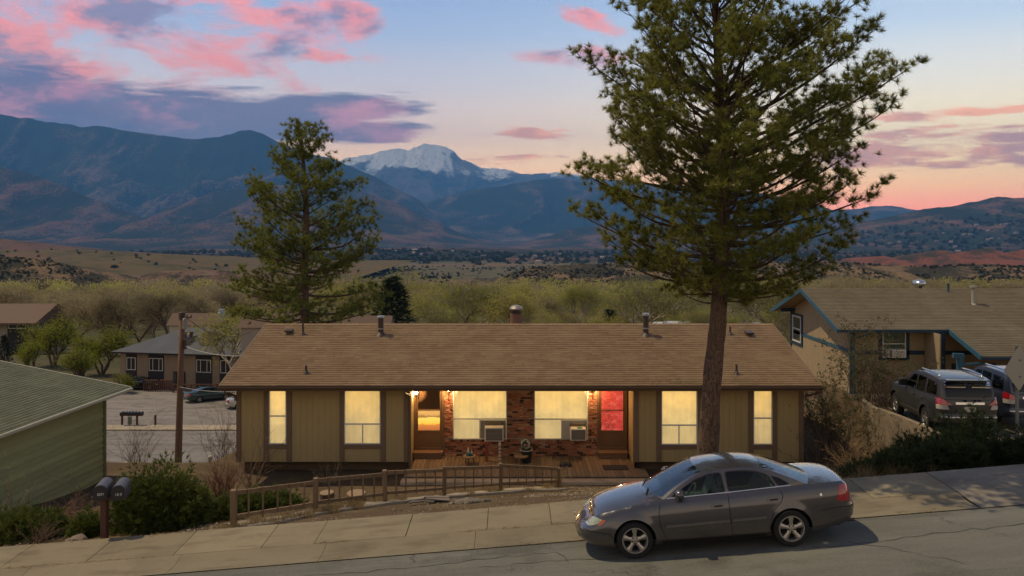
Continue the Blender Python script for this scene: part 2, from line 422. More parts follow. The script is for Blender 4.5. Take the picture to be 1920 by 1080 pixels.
def concrete(name, c=(.225, .188, .122)):
    if name in MATS: return MATS[name]
    m, p = newmat(name); co = X(X.tree.nodes.new('ShaderNodeNewGeometry').outputs['Position'])
    n = noise(co, .9, 7, .65); f = noise(co, 45, 4, .7); st = noise(mapping(co, (.35, 1, 1)), 2.6, 6, .6)
    r = objrand()*.22 + .89
    col = mixc(f, scol(c, .78), scol(c, 1.22)); col = mixc(smooth(n, .44, .66)*.6, col, scol(c, .62)); col = mixc(smooth(st, .50, .68)*.5, col, (.11, .085, .055, 1)); col = mixc(smooth(noise(co, 7, 5, .75), .6, .72)*.45, col, scol(c, .5)); col = mixc(smooth(noise(co, .45, 4, .6), .52, .66)*.35, col, scol(c, 1.3))
    hs = X.tree.nodes.new('ShaderNodeHueSaturation'); link(r, hs.inputs['Value']); link(col, hs.inputs['Color'])
    link(X(hs.outputs[0]), p.inputs['Base Color']); p.inputs['Roughness'].default_value = .9; p.inputs['Specular IOR Level'].default_value = .2
    link(bump(f, .35, .006), p.inputs['Normal']); MATS[name] = m; return m
M_conc = concrete('concrete_walk'); M_curb = concrete('concrete_curb', (.20, .168, .112))
M_joint = basic('joint_soil', (.10, .08, .05), .95)
# sidewalk: a bed with one slab after another
JX = [-26.0 + 1.75*i for i in range(13)] + [-3.94, -2.12, -.5, .79, 2.35, 3.95, 5.55, 7.2, 8.85]
bed = MB(); bed.add([(-26.5, 13.70, zs(-26.5)-.06), (16, 13.70, zs(16)-.06), (16, 15.0, zs(16)-.06), (-26.5, 15.0, zs(-26.5)-.06)], [(0,1,2,3)])
walk = bed.build('sidewalk', M_joint); tag(walk, kind='structure')
for i, (a, b) in enumerate(zip(JX[:-1], JX[1:])):
    s_ = MB(); a += .005; b -= .005; e0, e1 = random.uniform(-.006, .006), random.uniform(-.006, .006)
    y0, y1 = 13.80, 14.86 + random.uniform(-.02, .02)
    vs = []
    for (x, y) in ((a, y0), (b, y0), (b, y1), (a, y1)): vs.append((x, y, float(zs(x)) + .055 + .018*(y-y0) + (e0 if x == a else e1)))
    vs += [(x, y, z-.12) for x, y, z in vs]
    s_.add(vs, [(0,1,2,3), (7,6,5,4), (0,4,5,1), (1,5,6,2), (2,6,7,3), (3,7,4,0)])
    s_.build('slab', M_conc, walk, bevel=.006)
# rolled curb and gutter in cast sections
CX = [-24.4, -21.4, -18.4, -15.4, -12.5, -9.55, -6.55, -3.68, -.72, 2.3, 5.3, 8.85, 12]
curb = MB().add([(-25, 13.0, zs(-25)-.09), (20, 13.0, zs(20)-.09), (20, 13.8, zs(20)-.09), (-25, 13.8, zs(-25)-.09)], [(0,1,2,3)]).build('curb', M_joint); tag(curb, kind='structure')
prof = [(13.10, .012), (13.3, .000), (13.48, .000), (13.58, .02), (13.68, .045), (13.782, .058)]
for a, b in zip(CX[:-1], CX[1:]):
    if a > 8: continue
    b = min(b, 8.85); mb = MB(); P = []; drop = 1.0; nseg = 3
    for k in range(nseg+1):
        x = a + .004 + (b-a-.008)*k/nseg
        P.append([(x, y, float(zs(x)) + (z*drop if z > .015 else z)) for y, z in prof] + [(x, prof[-1][0], float(zs(x))-.1)])
    mb.grid(P); mb.add([*P[0], (P[0][0][0], 13.10, P[0][0][2]-.1)], [tuple(range(8))]); mb.add([*P[-1], (P[-1][0][0], 13.10, P[-1][0][2]-.1)], [tuple(range(8))])
    mb.build('curb_section', M_curb, curb)
# the neighbour's driveway apron, running back to the parked cars
M_drive = concrete('concrete_drive', (.19, .165, .13))
dxs = np.linspace(8.87, 24, 40); dys = np.array([13.10, 13.45, 13.80, 14.2, 14.86, 15.1, 15.6, 17, 19, 21, 24, 27])
DX, DY = np.meshgrid(dxs, dys)
inside = lambda x, y: (y <= 15.15 + (x-8.87)*.02) or x > 13.2
DZ = np.where(DY < 15.15, zs(DX)+np.interp(DY, [13.1, 13.45, 13.8, 14.86, 15.2], [.012, .016, .05, .072, .03]), H(DX, DY)+.035)
idx = np.arange(DX.size).reshape(DX.shape); F = []
for i in range(len(dys)-1):
    for j in range(len(dxs)-1):
        if dys[i] < 14.8 or dxs[j] > 12.75: F.append((idx[i,j], idx[i,j+1], idx[i+1,j+1], idx[i+1,j]))
drv = link_obj('driveway', npmesh('driveway', np.stack([DX,DY,DZ],-1).reshape(-1,3), np.array(F), False), M_drive); tag(drv, kind='structure')
# garden path behind the picket fence
FP = [(-6.10, 15.20), (-4.68, 16.5), (-3.25, 17.75), (-1.86, 19.0), (-.34, 20.3), (1.45, 21.5)]
def along(t):
    n = len(FP)-1; i = min(int(t*n), n-1); u = t*n-i
    return Vector(FP[i]).lerp(Vector(FP[i+1]), u)
pm = MB(); P = []
for i in range(41):
    t = i/40; q = along(t); q2 = along(min(1, t+.01)); q1 = along(max(0, t-.01)); d = (q2-q1).normalized(); nrm = Vector((-d.y, d.x))
    row = []
    for o_ in (-.40, -.02, .42):
        p_ = q + nrm*o_ + nrm*.02*math.sin(i*1.7); row.append((p_.x, p_.y, Hs(p_.x, p_.y)+.06))
    row = [(*row[0][:2], row[0][2]-.09)] + row + [(*row[2][:2], row[2][2]-.09)]
    P.append(row)
pth = pm.grid(P).build('path', concrete('concrete_path', (.33, .28, .21))); tag(pth, kind='structure')
# ================================================================== the duplex
HB = (.27, 23.3, -2.5)
house = thing('duplex_house', HB, 'long low tan duplex with brown shingle roof and glowing windows', 'house')
YF = 23.3; YR = 24.5
M_tan = None
def siding_mat(name, c):
    m, p = newmat(name); co = texco('Object')
    n = noise(mapping(co, (1, 1, .3)), 1.3, 6, .6); g = noise(mapping(co, (18, 18, .8)), 3, 4, .6)
    col = mixc(n, scol(c, .72), scol(c, 1.15)); col = mixc(g*.45, col, scol(c, .7))
    link(col, p.inputs['Base Color']); p.inputs['Roughness'].default_value = .8; p.inputs['Specular IOR Level'].default_value = .2
    link(bump(g, .25, .004), p.inputs['Normal']); return m
M_tan = siding_mat('siding_tan', (.46, .35, .17)); M_trim = basic('trim_brown', (.20, .135, .085), .7, .2, 4)
M_soffit = basic('soffit_brown', (.12, .08, .05), .8); M_skirt = basic('skirt_brown', (.13, .085, .055), .9, .25)
M_alum = basic('window_aluminium', (.58, .60, .60), .45, .08); M_white = basic('window_white', (.62, .6, .54), .5, .08)
M_metal = basic('vent_metal', (.085, .062, .05), .55, .3, 8, metal=.4); M_galv = basic('galvanised', (.34, .34, .33), .45, .2, 6, metal=.7)
def fx(px): return (px-960)*YF/FPX
def fz(py): return CAMZ-(py-HZ)*YF/FPX
def rxx(px): return (px-960)*YR/FPX
def rz(py): return CAMZ-(py-HZ)*YR/FPX
ZT = .44; ZB = fz(866)                                       # siding top and bottom
GRV = .203
def siding_panel(parent, x0, x1, z0, z1, y, mat=None, groove=GRV, ph=0.0, name='siding_panel', axis='x'):
    """a grooved sheet facing the viewer (axis x) or facing sideways (axis y, x0..x1 run along Y at X=y)"""
    mb = MB(); xs = [x0]; g = math.floor(x0/groove)*groove + ph
    while g < x0+.03: g += groove
    cuts = []
    while g < x1-.03: cuts.append(g); g += groove
    prof_ = [(x0, 0)]
    for c in cuts: prof_ += [(c-.005, 0), (c-.003, .005), (c+.003, .005), (c+.005, 0)]
    prof_.append((x1, 0)); P = []
    for (x, d) in prof_:
        P.append([(x, y+d, z0), (x, y+d, z1)] if axis == 'x' else [(y+d, x, z0), (y+d, x, z1)])
    mb.grid(P)
    if axis == 'x': mb.box(x0, x1, y+.014, y+.03, z0, z1)
    return mb.build(name, mat or M_tan, parent)
def trim(parent, x0, x1, y, z0, z1, t=.035, mat=None, name='trim_board', dy=0):
    return MB().box(x0, x1, y-t, y+.012, z0, z1).build(name, mat or M_trim, parent, bevel=.004)
# wall cores (hidden structure behind the sheets)
wl = MB().box(fx(446), fx(766), YF+.03, 30.6, ZB, ZT+.02).build('wall', M_tan, house)
wr = MB().box(4.12, fx(1505), YF+.03, 30.6, ZB, ZT+.02).build('wall', M_tan, house)
MB().box(fx(766)+.002, 4.118, YR+.10, 30.5, -2.45, ZT).build('wall', M_skirt, house)
# crawl-space skirts below the siding
for a, b in ((fx(448)+.1, fx(764)), (4.2, fx(1503)-.1)):
    MB().box(a, b, YF+.22, YF+.3, -3.0, ZB+.003).build('skirting', M_skirt, house)
MB().box(fx(448)+.1, fx(448)+.18, YF+.3, 30.5, -3.0, ZB+.003).build('skirting', M_skirt, house)
MB().box(fx(1503)-.18, fx(1503)-.1, YF+.3, 30.5, -3.0, ZB+.003).build('skirting', M_skirt, house)
# lit glass -------------------------------------------------------
def lit_mat(name, c0, c1, k, streak=7.0):
    m, p = newmat(name); co = texco('Object'); gx_, gy_, z = sepxyz(texco('Generated')); x, y, zz = sepxyz(co)
    n = noise(mapping(co, (streak, 1, .35)), 2.2, 4, .6); b = noise(co, 1.7, 5, .65)
    fold_shade = X.op('SINE', x*31 + b*4)
    low_ = 1.0 - smooth(z, .33, .37)
    col = mixc(smooth(z, .15, 1.0)*.9 + (b-.5)*1.3, c0, c1); col = mixc(low_*.45, col, lin(206, 180, 128))
    f = ((n*.22 + .86) + fold_shade*.025)*(1.0 - low_*.14)*(b*.8 + .60)*(smooth(X.op('ABSOLUTE', gx_ - .5), .5, .30)*.14 + .88)  # fold shading, brighter top and dimmer edges painted into the curtain's glow
    hs = X.tree.nodes.new('ShaderNodeHueSaturation'); link(col, hs.inputs['Color']); link(f, hs.inputs['Value'])
    link(X(hs.outputs[0]), p.inputs['Emission Color']); p.inputs['Emission Strength'].default_value = k
    p.inputs['Base Color'].default_value = (.5, .42, .25, 1); p.inputs['Roughness'].default_value = .8; return m
M_lit = lit_mat('lit_curtain', lin(214, 188, 132), lin(246, 202, 120), .64)
M_lit2 = lit_mat('lit_blind', lin(198, 174, 124), lin(238, 194, 114), .60, 3)
M_pane = glassmat('window_glass', (.97, .97, .95), .03, 1.4)
def window(parent, x0, x1, z0, z1, y, bars=(), frame=.032, mat=None, lit=None, name='window', d=.045):
    """frame + glass + a lit curtain behind it; bars: ('h', z, xa, xb) / ('v', x, za, zb)"""
    mat = mat or M_alum
    fr = MB(); t = frame
    fr.box(x0, x1, y-.03, y+.05, z0, z0+t).box(x0, x1, y-.03, y+.05, z1-t, z1).box(x0, x0+t, y-.03, y+.05, z0+t, z1-t).box(x1-t, x1, y-.03, y+.05, z0+t, z1-t)
    o = fr.build(name, mat, parent)
    for b in bars:
        if b[0] == 'h': MB().box(b[2], b[3], y-.018, y+.03, b[1]-.022, b[1]+.022).build('sash_bar', mat, o)
        else: MB().box(b[1]-.018, b[1]+.018, y-.016, y+.03, b[2], b[3]).build('sash_bar', mat, o)
    MB().add([(x0+t, y-.008, z0+t), (x1-t, y-.008, z0+t), (x1-t, y-.008, z1-t), (x0+t, y-.008, z1-t)], [(0,1,2,3)]).build('pane', M_pane, o)
    P = []; n = max(8, int((x1-x0)/.03))
    for i in range(n+1):
        x = x0+t + (x1-x0-2*t)*i/n; dd = .004*math.sin(i*1.9)+.003*math.sin(i*.83)
        P.append([(x, y+.018+dd, z0+t), (x, y+.018+dd, z1-t)])
    MB().grid(P).build('curtain', lit or M_lit, o, smooth_=True); return o
zwt, zwb = fz(730), fz(832.5)
# cut-outs are avoided by laying the sheets round each window
def wing(px_list, left):
    pass
# --- left wing
wp = house
siding = MB().box(fx(446)+.01, fx(766)-.01, YF+.032, YF+.05, ZB+.01, ZT-.01).build('siding', M_tan, house)
def pnl(a, b, za=ZB, zb=ZT): return siding_panel(siding, fx(a), fx(b), za, zb, YF)
pnl(451.5, 495.5); pnl(546.5, 637.5); pnl(722.5, 758.5); pnl(504, 538, ZB, fz(840)); pnl(645, 714.5, ZB, fz(840))
for a, b in ((443.5, 452), (495, 504.5), (537.5, 547), (637, 645.6), (713.8, 723), (757.8, 766)):
    trim(siding, fx(a), fx(b), YF, ZB-.004, ZT)
for a, b in ((504.5, 537.5), (645.6, 713.8)):
    trim(siding, fx(a), fx(b), YF, fz(841), fz(832.4), .033); trim(siding, fx(a), fx(b), YF, fz(730), ZT, .033)
def lbl(o, t): o['label'] = t; return o
w = window(house, fx(504.5), fx(537.5), zwb, zwt, YF, [('h', fz(780), fx(505.5), fx(536.5))]); lbl(w, 'narrow lit two-pane window at the left end of the duplex')
w = window(house, fx(645.6), fx(713.8), zwb, zwt, YF, [('h', fz(795), fx(646.6), fx(712.8)), ('v', fx(680), zwb+.03, fz(796))], lit=M_lit2); lbl(w, 'wide lit window of the left wing')
# --- right wing
sid2 = MB().box(4.14, fx(1505)-.01, YF+.032, YF+.05, ZB+.01, ZT-.01).build('siding', M_tan, house)
def pnr(a, b, za=ZB, zb=ZT): return siding_panel(sid2, fx(a), fx(b), za, zb, YF)
pnr(1196.5, 1231.5); pnr(1316.5, 1404); pnr(1455.5, 1498.5); pnr(1239, 1308, ZB, fz(841)); pnr(1411.5, 1449, ZB, fz(841))
for a, b in ((1187.5, 1197), (1231, 1239.6), (1307.4, 1317), (1403.6, 1412), (1448, 1456), (1498, 1506.5)):
    trim(sid2, fx(a), fx(b), YF, ZB-.004, ZT)
for a, b in ((1239.6, 1307.4), (1412, 1448)):
    trim(sid2, fx(a), fx(b), YF, fz(841.5), fz(833.4), .033); trim(sid2, fx(a), fx(b), YF, fz(731.5), ZT, .033)
w = window(house, fx(1239.6), fx(1307.4), fz(833.5), fz(731.5), YF, [('h', fz(797), fx(1240.6), fx(1306.4)), ('v', fx(1273), fz(833), fz(798))]); lbl(w, 'wide lit window of the right wing beside the pine trunk')
w = window(house, fx(1412), fx(1448), fz(833.5), fz(731.5), YF, [('h', fz(784), fx(1413), fx(1447))], mat=M_white, lit=M_lit2); lbl(w, 'narrow lit window at the right end of the duplex')
# outer end walls and the walls of the porch recess
for xx, sgn in ((fx(446)-.012, -1), (fx(1505)+.012, 1)):
    pass
siding_panel(siding, YF+.03, 30.6, ZB, ZT+.1, fx(446)-.004, axis='y', name='siding_panel')
siding_panel(sid2, YF+.03, 30.6, ZB, ZT+.1, fx(1505)+.004, axis='y', name='siding_panel')
siding_panel(siding, YF+.02, YR+.1, -2.3, ZT, fx(766)+.004, axis='y')
siding_panel(sid2, YF+.02, YR+.1, -2.3, ZT, 4.116, axis='y')
MB().box(4.08, 4.116, YF-.034, YF+.11, -2.28, ZT).build('trim_board', M_trim, sid2)
MB().box(fx(766)+.002, fx(766)+.04, YF-.034, YF+.11, -2.28, ZT).build('trim_board', M_trim, siding)
# --- brick front of the recess, laid brick by brick
def brick_mat(per):
    m, p = newmat('brick_' + per); r = objrand() if per == 'object' else geom('Random Per Island'); co = X(X.tree.nodes.new('ShaderNodeNewGeometry').outputs['Position'])
    col = ramp(r, [(0, (.055, .035, .028, 1)), (.13, (.10, .05, .035, 1)), (.22, (.33, .13, .07, 1)), (.5, (.44, .185, .10, 1)), (.75, (.50, .235, .135, 1)), (.92, (.56, .34, .22, 1)), (1, (.28, .17, .12, 1))])
    f = noise(co, 40, 4, .7); col = mixc(f*.5, col, (.12, .05, .03, 1)); link(col, p.inputs['Base Color']); p.inputs['Roughness'].default_value = .9
    p.inputs['Specular IOR Level'].default_value = .15
    link(bump(f, .6, .01), p.inputs['Normal']); return m
M_brick = brick_mat('object'); M_bricks = brick_mat('island'); M_mortar = basic('mortar', (.36, .29, .21), .95, .2, 20)
ZD = -2.27                                                   # porch floor
zw1, zw0 = rz(725), rz(823.5)
W1 = (rxx(849.5), rxx(950.5)); W2 = (rxx(1001.5), rxx(1102.5))
D1 = (rxx(776), rxx(832.5)); D2 = (rxx(1119.5), rxx(1176))
brick_wall = MB().box(fx(766)+.05, 4.07, YR+.012, YR+.09, ZD-.05, zw0).box(D1[1], W1[0], YR+.012, YR+.09, zw0+.001, ZT).box(W1[1], W2[0], YR+.012, YR+.09, zw0+.001, ZT).box(W2[1], D2[0], YR+.012, YR+.09, zw0+.001, ZT).box(D2[1], 4.07, YR+.012, YR+.09, zw0+.001, ZT).box(fx(766)+.05, D1[0], YR+.012, YR+.09, zw0+.001, ZT).build('brick_wall', M_mortar, house)
BL, BH, MJ = .196, .060, .012
def solid(xa, xb, za, zb):
    if xb < fx(766)+.06 or xa > 4.07: return False
    for a, b, z0 in ((*D1, -9), (*D2, -9), (*W1, zw0), (*W2, zw0)):
        if xb > a+.01 and xa < b-.01 and zb > z0+.012: return False
    return True
bricks = []
nrow = int((ZT-ZD)/(BH+MJ))
for r_ in range(nrow):
    z = ZD + r_*(BH+MJ); x = fx(766)+.06 - (BL+MJ)*(.5 if r_ % 2 else 0)
    if abs(z+BH - zw0) < BH*.9 and z < zw0: continue                      # soldier course under the windows goes here
    while x < 4.08:
        a, b = max(x, fx(766)+.06), min(x+BL, 4.07)
        # trim to openings
        if b-a > .03:
            if solid(a, b, z, z+BH): bricks.append((a, b, z, z+BH))
            else:
                for e0, e1, z0 in ((*D1, -9), (*D2, -9), (*W1, zw0), (*W2, zw0)):
                    if z+BH > z0+.012:
                        if a < e0 < b and e0-a > .04 and solid(a, e0-.004, z, z+BH): bricks.append((a, e0-.004, z, z+BH))
                        if a < e1 < b and b-e1 > .04 and solid(e1+.004, b, z, z+BH): bricks.append((e1+.004, b, z, z+BH))
        x += BL+MJ
x = fx(766)+.06
rr = [z for z in [ZD + r_*(BH+MJ) for r_ in range(nrow)] if abs(z+BH-zw0) < BH*.9 and z < zw0]
if rr:
    while x < 4.0:
        a, b = x, x+.064
        if not (b > D1[0] and a < D1[1]) and not (b > D2[0] and a < D2[1]): bricks.append((a, b, rr[0], zw0-.004))
        x += .076
cache = {}; rest = MB(); whole = [b for b in bricks if abs((b[1]-b[0])-BL) < .002]; whole.sort(key=lambda b: abs(b[2]+1.5)); picked = set(whole[:300])
for b in bricks:
    dyv = random.choice((0, .003, .006, -.004)); ti = random.uniform(-.002, .002)
    if b in picked:
        if 'me' not in cache:
            mm = MB().box(-BL/2, BL/2, 0, .05, 0, BH).mesh('brick'); bm = bmesh.new(); bm.from_mesh(mm)
            bmesh.ops.bevel(bm, geom=list(bm.edges), offset=.005, segments=1, affect='EDGES'); bm.to_mesh(mm); bm.free(); mm.materials.append(M_brick); cache['me'] = mm
        place_piece('brick', cache['me'], brick_wall, ((b[0]+b[1])/2, YR-.012+dyv, b[2]+ti))
    else: rest.box(b[0], b[1], YR-.012+dyv, YR+.03, b[2], b[3])
tag(rest.build('cut_bricks', M_bricks, brick_wall), kind='stuff')
# porch windows with bigger lights
w = window(house, W1[0], W1[1], zw0, zw1+.04, YR, [('h', rz(785.5), W1[0]+.02, W1[1]-.02), ('v', rxx(899.5), zw0+.03, rz(786.5))], .03, M_alum, M_lit); lbl(w, 'large lit picture window left of the porch brick pier')
w = window(house, W2[0], W2[1], zw0, zw1+.04, YR, [('h', rz(785.8), W2[0]+.02, W2[1]-.02), ('v', rxx(1053), zw0+.03, rz(786.5))], .03, M_white, M_lit); lbl(w, 'large lit picture window right of the porch brick pier')
# doors
M_door = basic('door_wood', (.24, .135, .06), .5, .3, 5, stretch=(3, 1, .5)); M_dark = basic('threshold_dark', (.03, .025, .02), .8)
M_storm = basic('storm_frame', (.155, .095, .05), .45, .15)
def door_reflection_mat():
    m, p = newmat('amber_painted_reflection'); co = texco('Object'); x, y, z = sepxyz(texco('Generated'))
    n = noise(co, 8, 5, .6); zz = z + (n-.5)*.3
    col = ramp(zz, [(0, lin(168, 92, 48)), (.28, lin(205, 120, 55)), (.34, lin(255, 196, 70)), (.62, lin(255, 214, 96)), (.68, lin(84, 70, 46)), (.8, lin(190, 150, 84)), (1, lin(214, 170, 96))])  # bands of a bright reflection painted on the glass and made to glow
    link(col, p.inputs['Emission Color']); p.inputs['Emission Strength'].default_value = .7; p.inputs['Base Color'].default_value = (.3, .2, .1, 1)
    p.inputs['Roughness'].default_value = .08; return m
def door_red_mat():
    m, p = newmat('red_lit_door_glass'); co = texco('Object'); x, y, z = sepxyz(co)
    n = noise(mapping(co, (1, 1, 1)), 11, 6, .75); b = X.tree.nodes.new('ShaderNodeTexBrick'); b.inputs['Scale'].default_value = 3.4
    v = mapping(co, (1, 1, 1), (0, 0, 0), (R(90), 0, 0)); link(v, b.inputs['Vector'])
    b.inputs['Color1'].default_value = lin(206, 62, 58); b.inputs['Color2'].default_value = lin(172, 50, 46); b.inputs['Mortar'].default_value = lin(92, 34, 28)
    b.inputs['Mortar Size'].default_value = .012
    big = noise(mapping(co, (3, 1, 5)), 1.6, 4, .6); base_ = mixc(smooth(big, .5, .62)*.6, X(b.outputs[0]), lin(214, 104, 92))
    col = mixc(smooth(n, .44, .58)*.9*smooth(1.0-sepxyz(texco('Generated'))[0], .25, .6), base_, lin(104, 26, 24)); link(col, p.inputs['Emission Color']); p.inputs['Emission Strength'].default_value = .62
    p.inputs['Base Color'].default_value = (.4, .08, .06, 1); p.inputs['Roughness'].default_value = .12; return m
def door(D, amber, label):
    zb_, zt_ = rz(841), rz(727.5); xm = (D[0]+D[1])/2
    fr = MB(); fr.box(D[0], D[0]+.085, YR-.02, YR+.07, zb_, ZT).box(D[1]-.085, D[1], YR-.02, YR+.07, zb_, ZT).box(D[0]+.085, D[1]-.085, YR-.02, YR+.07, zt_-.02, ZT).box(D[0]+.085, D[1]-.085, YR-.03, YR+.07, zb_-.03, zb_+.03)
    d = fr.build('door', M_storm, house); lbl(d, label)
    a, b = D[0]+.088, D[1]-.088
    MB().box(a, b, YR+.05, YR+.075, zb_+.03, zt_-.02).build('leaf', M_door, d)
    # storm door rails
    st = MB(); t = .06
    glass = [(rz(807), rz(770))] if amber else [(rz(807), rz(769.5)), (rz(768), rz(731))]
    lo, hi = glass[0][0], glass[-1][1]
    st.box(a, a+t, YR, YR+.035, zb_+.03, zt_-.02).box(b-t, b, YR, YR+.035, zb_+.03, zt_-.02)
    st.box(a+t, b-t, YR, YR+.035, lo-.05, lo).box(a+t, b-t, YR, YR+.035, hi, hi+.05)
    st.box(a+t, b-t, YR+.006, YR+.03, zb_+.03, lo-.05)
    if not amber: st.box(a+t, b-t, YR, YR+.035, glass[0][1]-.012, glass[0][1]+.03)
    if amber: st.box(a+t, b-t, YR, YR+.035, zt_-.09, zt_-.02)
    so_ = st.build('storm_door', M_storm, d)
    for g0, g1 in glass:
        MB().box(a+t, b-t, YR+.012, YR+.022, g0+.001, g1-.001).build('glass', door_reflection_mat() if amber else M_red, d)
    if amber: MB().add([(a+t, YR+.02, hi+.05), (b-t, YR+.02, hi+.05), (b-t, YR+.02, zt_-.09), (a+t, YR+.02, zt_-.09)], [(0,1,2,3)]).build('glass', M_pane, d)
    kx = a+.035 if amber else a+.03
    MB().lathe([(.001, -.06), (.022, -.055), (.022, -.03), (.01, -.025), (.01, 0)], 10, (kx, YR, rz(795)), 'y').build('handle', M_metal, d, smooth_=True)
    return d
M_red = door_red_mat()
door(D1, True, 'brown storm door with an amber reflection painted on its glass, left of the porch')
door(D2, False, 'brown storm door with glowing red glass right of the porch')
# ---------------- roof
ERY, RRY, BRY = 22.68, 26.95, 31.25; EZ, RZ_ = .64, 2.06
RX0, RX1 = -9.57, 10.13; SL = (RZ_-EZ)/(RRY-ERY)
def roof_z(y): return EZ+SL*(y-ERY)
def roof_pt(px, py):
    k = (py-HZ)/FPX; y = (CAMZ-EZ+SL*ERY)/(SL+k); return Vector(((px-960)*y/FPX, y, CAMZ-k*y))
M_deckw = basic('roof_sheathing', (.10, .07, .05), .9)
def shingle_mat(name, cols, gran=160):
    m, p = newmat(name); r = geom('Random Per Island'); co = texco('Object')
    n = noise(mapping(co, (1, 1, 1)), .5, 5, .6); f = noise(co, gran, 2, .7); sp = noise(mapping(co, (5, .6, .6)), 3, 4, .6)
    col = ramp(r, [(i/(len(cols)-1), (*c, 1)) for i, c in enumerate(cols)]); mean = np.mean(cols, 0)
    col = mixc(.35, col, (*mean, 1)); col = mixc(f*.5, col, (*(mean*.6), 1)); col = mixc(smooth(n, .4, .75)*.45, col, (*(mean*1.35), 1)); col = mixc(smooth(sp, .5, .75)*.4, col, (*(mean*.62), 1)); col = mixc(smooth(noise(mapping(co, (1.6, .5, .5)), .9, 5, .65), .5, .7)*.35, col, (*(mean*.7), 1))
    link(col, p.inputs['Base Color']); p.inputs['Roughness'].default_value = .95; p.inputs['Specular IOR Level'].default_value = .1
    link(bump(f, .5, .006), p.inputs['Normal']); return m
M_sh = shingle_mat('shingle_brown', [(.19, .125, .076), (.27, .185, .112), (.22, .145, .088), (.32, .225, .142), (.25, .165, .102)])
def shingles(parent, P0, U, D, LU, LD, mat, expo=.143, tabw=.30, thick=.008, clip=None):
    """courses of tabs on a roof plane: P0 upper corner, U unit along the ridge, D unit down the slope"""
    P0, U, D = Vector(P0), Vector(U), Vector(D); N = U.cross(D).normalized()
    if N.z < 0: N = -N
    V_ = []; F_ = []; rows = int(math.ceil(LD/expo)); rnd = random.random
    for r_ in range(rows):
        d0 = r_*expo; d1 = min((r_+1)*expo, LD)
        u = -rnd()*tabw
        while u < LU:
            w_ = tabw*(.55+.9*rnd()); a = max(u, 0); b = min(u+w_, LU); u += w_
            if b-a < .015: continue
            if clip and not clip((a+b)/2, (d0+d1)/2): continue
            e = thick*(.7+.9*rnd()); jd = .010*rnd()
            p0 = P0+U*a+D*d0; p1 = P0+U*b+D*d0; p2 = P0+U*b+D*(d1+jd)+N*e; p3 = P0+U*a+D*(d1+jd)+N*e
            n0 = len(V_); V_ += [p0+N*.001, p1+N*.001, p2, p3, p2-N*(e-.0005), p3-N*(e-.0005)]
            F_ += [(n0, n0+3, n0+2, n0+1), (n0+3, n0+5, n0+4, n0+2)]
    o_ = origin_of(parent); Va = np.array([tuple(v-o_) for v in V_])
    ob = link_obj('shingles', npmesh('shingles', Va, np.array(F_)), mat, parent); tag(ob, kind='stuff'); return ob
slopeL = math.hypot(RRY-ERY, RZ_-EZ)
rf = MB(); th = .09
rf.prism([(ERY, EZ-.006), (RRY, RZ_-.006), (BRY, EZ-.02), (BRY, EZ-.02-th), (RRY, RZ_-.006-th), (ERY, EZ-.006-th)], 'x', RX0+.01, RX1-.01)
roof = rf.build('roof', M_deckw, house)
shingles(roof, (RX0, RRY, RZ_), (1,0,0), Vector((0, ERY-.04-RRY, EZ-.0133-RZ_)).normalized(), RX1-RX0, slopeL+.04, M_sh)
shingles(roof, (RX0, RRY, RZ_), (1,0,0), Vector((0, BRY-RRY, EZ-RZ_)).normalized(), RX1-RX0, slopeL, M_sh, .3, .6)
cap = MB()
x = RX0
while x < RX1:
    b = min(x+.24, RX1); cap.add([(x, RRY-.13, RZ_-.13*SL+.016), (b, RRY-.13, RZ_-.13*SL+.022), (b, RRY, RZ_+.026), (x, RRY, RZ_+.018), (x, RRY+.13, RZ_-.13*SL+.016), (b, RRY+.13, RZ_-.13*SL+.022)], [(0,1,2,3), (3,2,5,4)]); x += .24
tag(cap.build('ridge_caps', M_sh, roof, fixn=False), kind='stuff')
# gable end walls under the roof
for xa, xb in ((fx(446), fx(446)+.05), (fx(1505)-.05, fx(1505))):
    MB().prism([(YF+.03, ZT+.021), (RRY, RZ_-.12), (30.6, ZT+.021)], 'x', xa, xb).build('gable_wall', M_tan, house)
for xa in (RX0-.02, RX1-.02):
    for ya, za, yb, zb_ in ((ERY-.02, EZ-.06, RRY, RZ_-.055), (RRY, RZ_-.055, BRY, EZ-.07)):
        MB().bar((xa+.02, ya, za), (xa+.02, yb, zb_), .035, .13).build('bargeboard', M_trim, roof)
# soffit, fascia, gutter, downspouts
MB().box(RX0+.02, RX1-.02, ERY+.03, YF+.02, ZT+.022, ZT+.04).build('soffit', M_soffit, roof)
MB().box(fx(766), 4.1, YF+.02, YR+.1, ZT+.022, ZT+.04).build('soffit', M_soffit, roof)
MB().box(RX0, RX1, ERY-.005, ERY+.03, ZT+.0, EZ-.04).build('fascia', M_trim, roof)
gut = MB(); prof_ = [(ERY-.006, EZ-.035), (ERY-.006, EZ-.15), (ERY-.075, EZ-.15), (ERY-.12, EZ-.075), (ERY-.12, EZ-.03), (ERY-.112, EZ-.03), (ERY-.112, EZ-.072), (ERY-.07, EZ-.142), (ERY-.014, EZ-.142), (ERY-.014, EZ-.035)]
gut.prism(prof_, 'x', RX0-.02, RX1+.02); gut.build('gutter', basic('gutter_brown', (.12, .08, .052), .45, .2, 3), roof)
M_dsp = basic('downspout_brown', (.15, .105, .07), .5, .15)
for (x0, xs) in ((fx(437), fx(442.5)), (fx(764), fx(769.5)), (fx(1524), fx(1509))):
    mb = MB(); mb.tube([(x0, ERY-.06, EZ-.14), (x0, ERY-.05, EZ-.24), (xs, YF-.07, EZ-.48), (xs, YF-.07, EZ-.58), (xs, YF-.07, -2.25 if 700 < 960+xs*56 < 800 else .0 if abs(xs) > 9 else -2.2)], .036, 8)
    mb.build('downspout', M_dsp, house, auto=40)
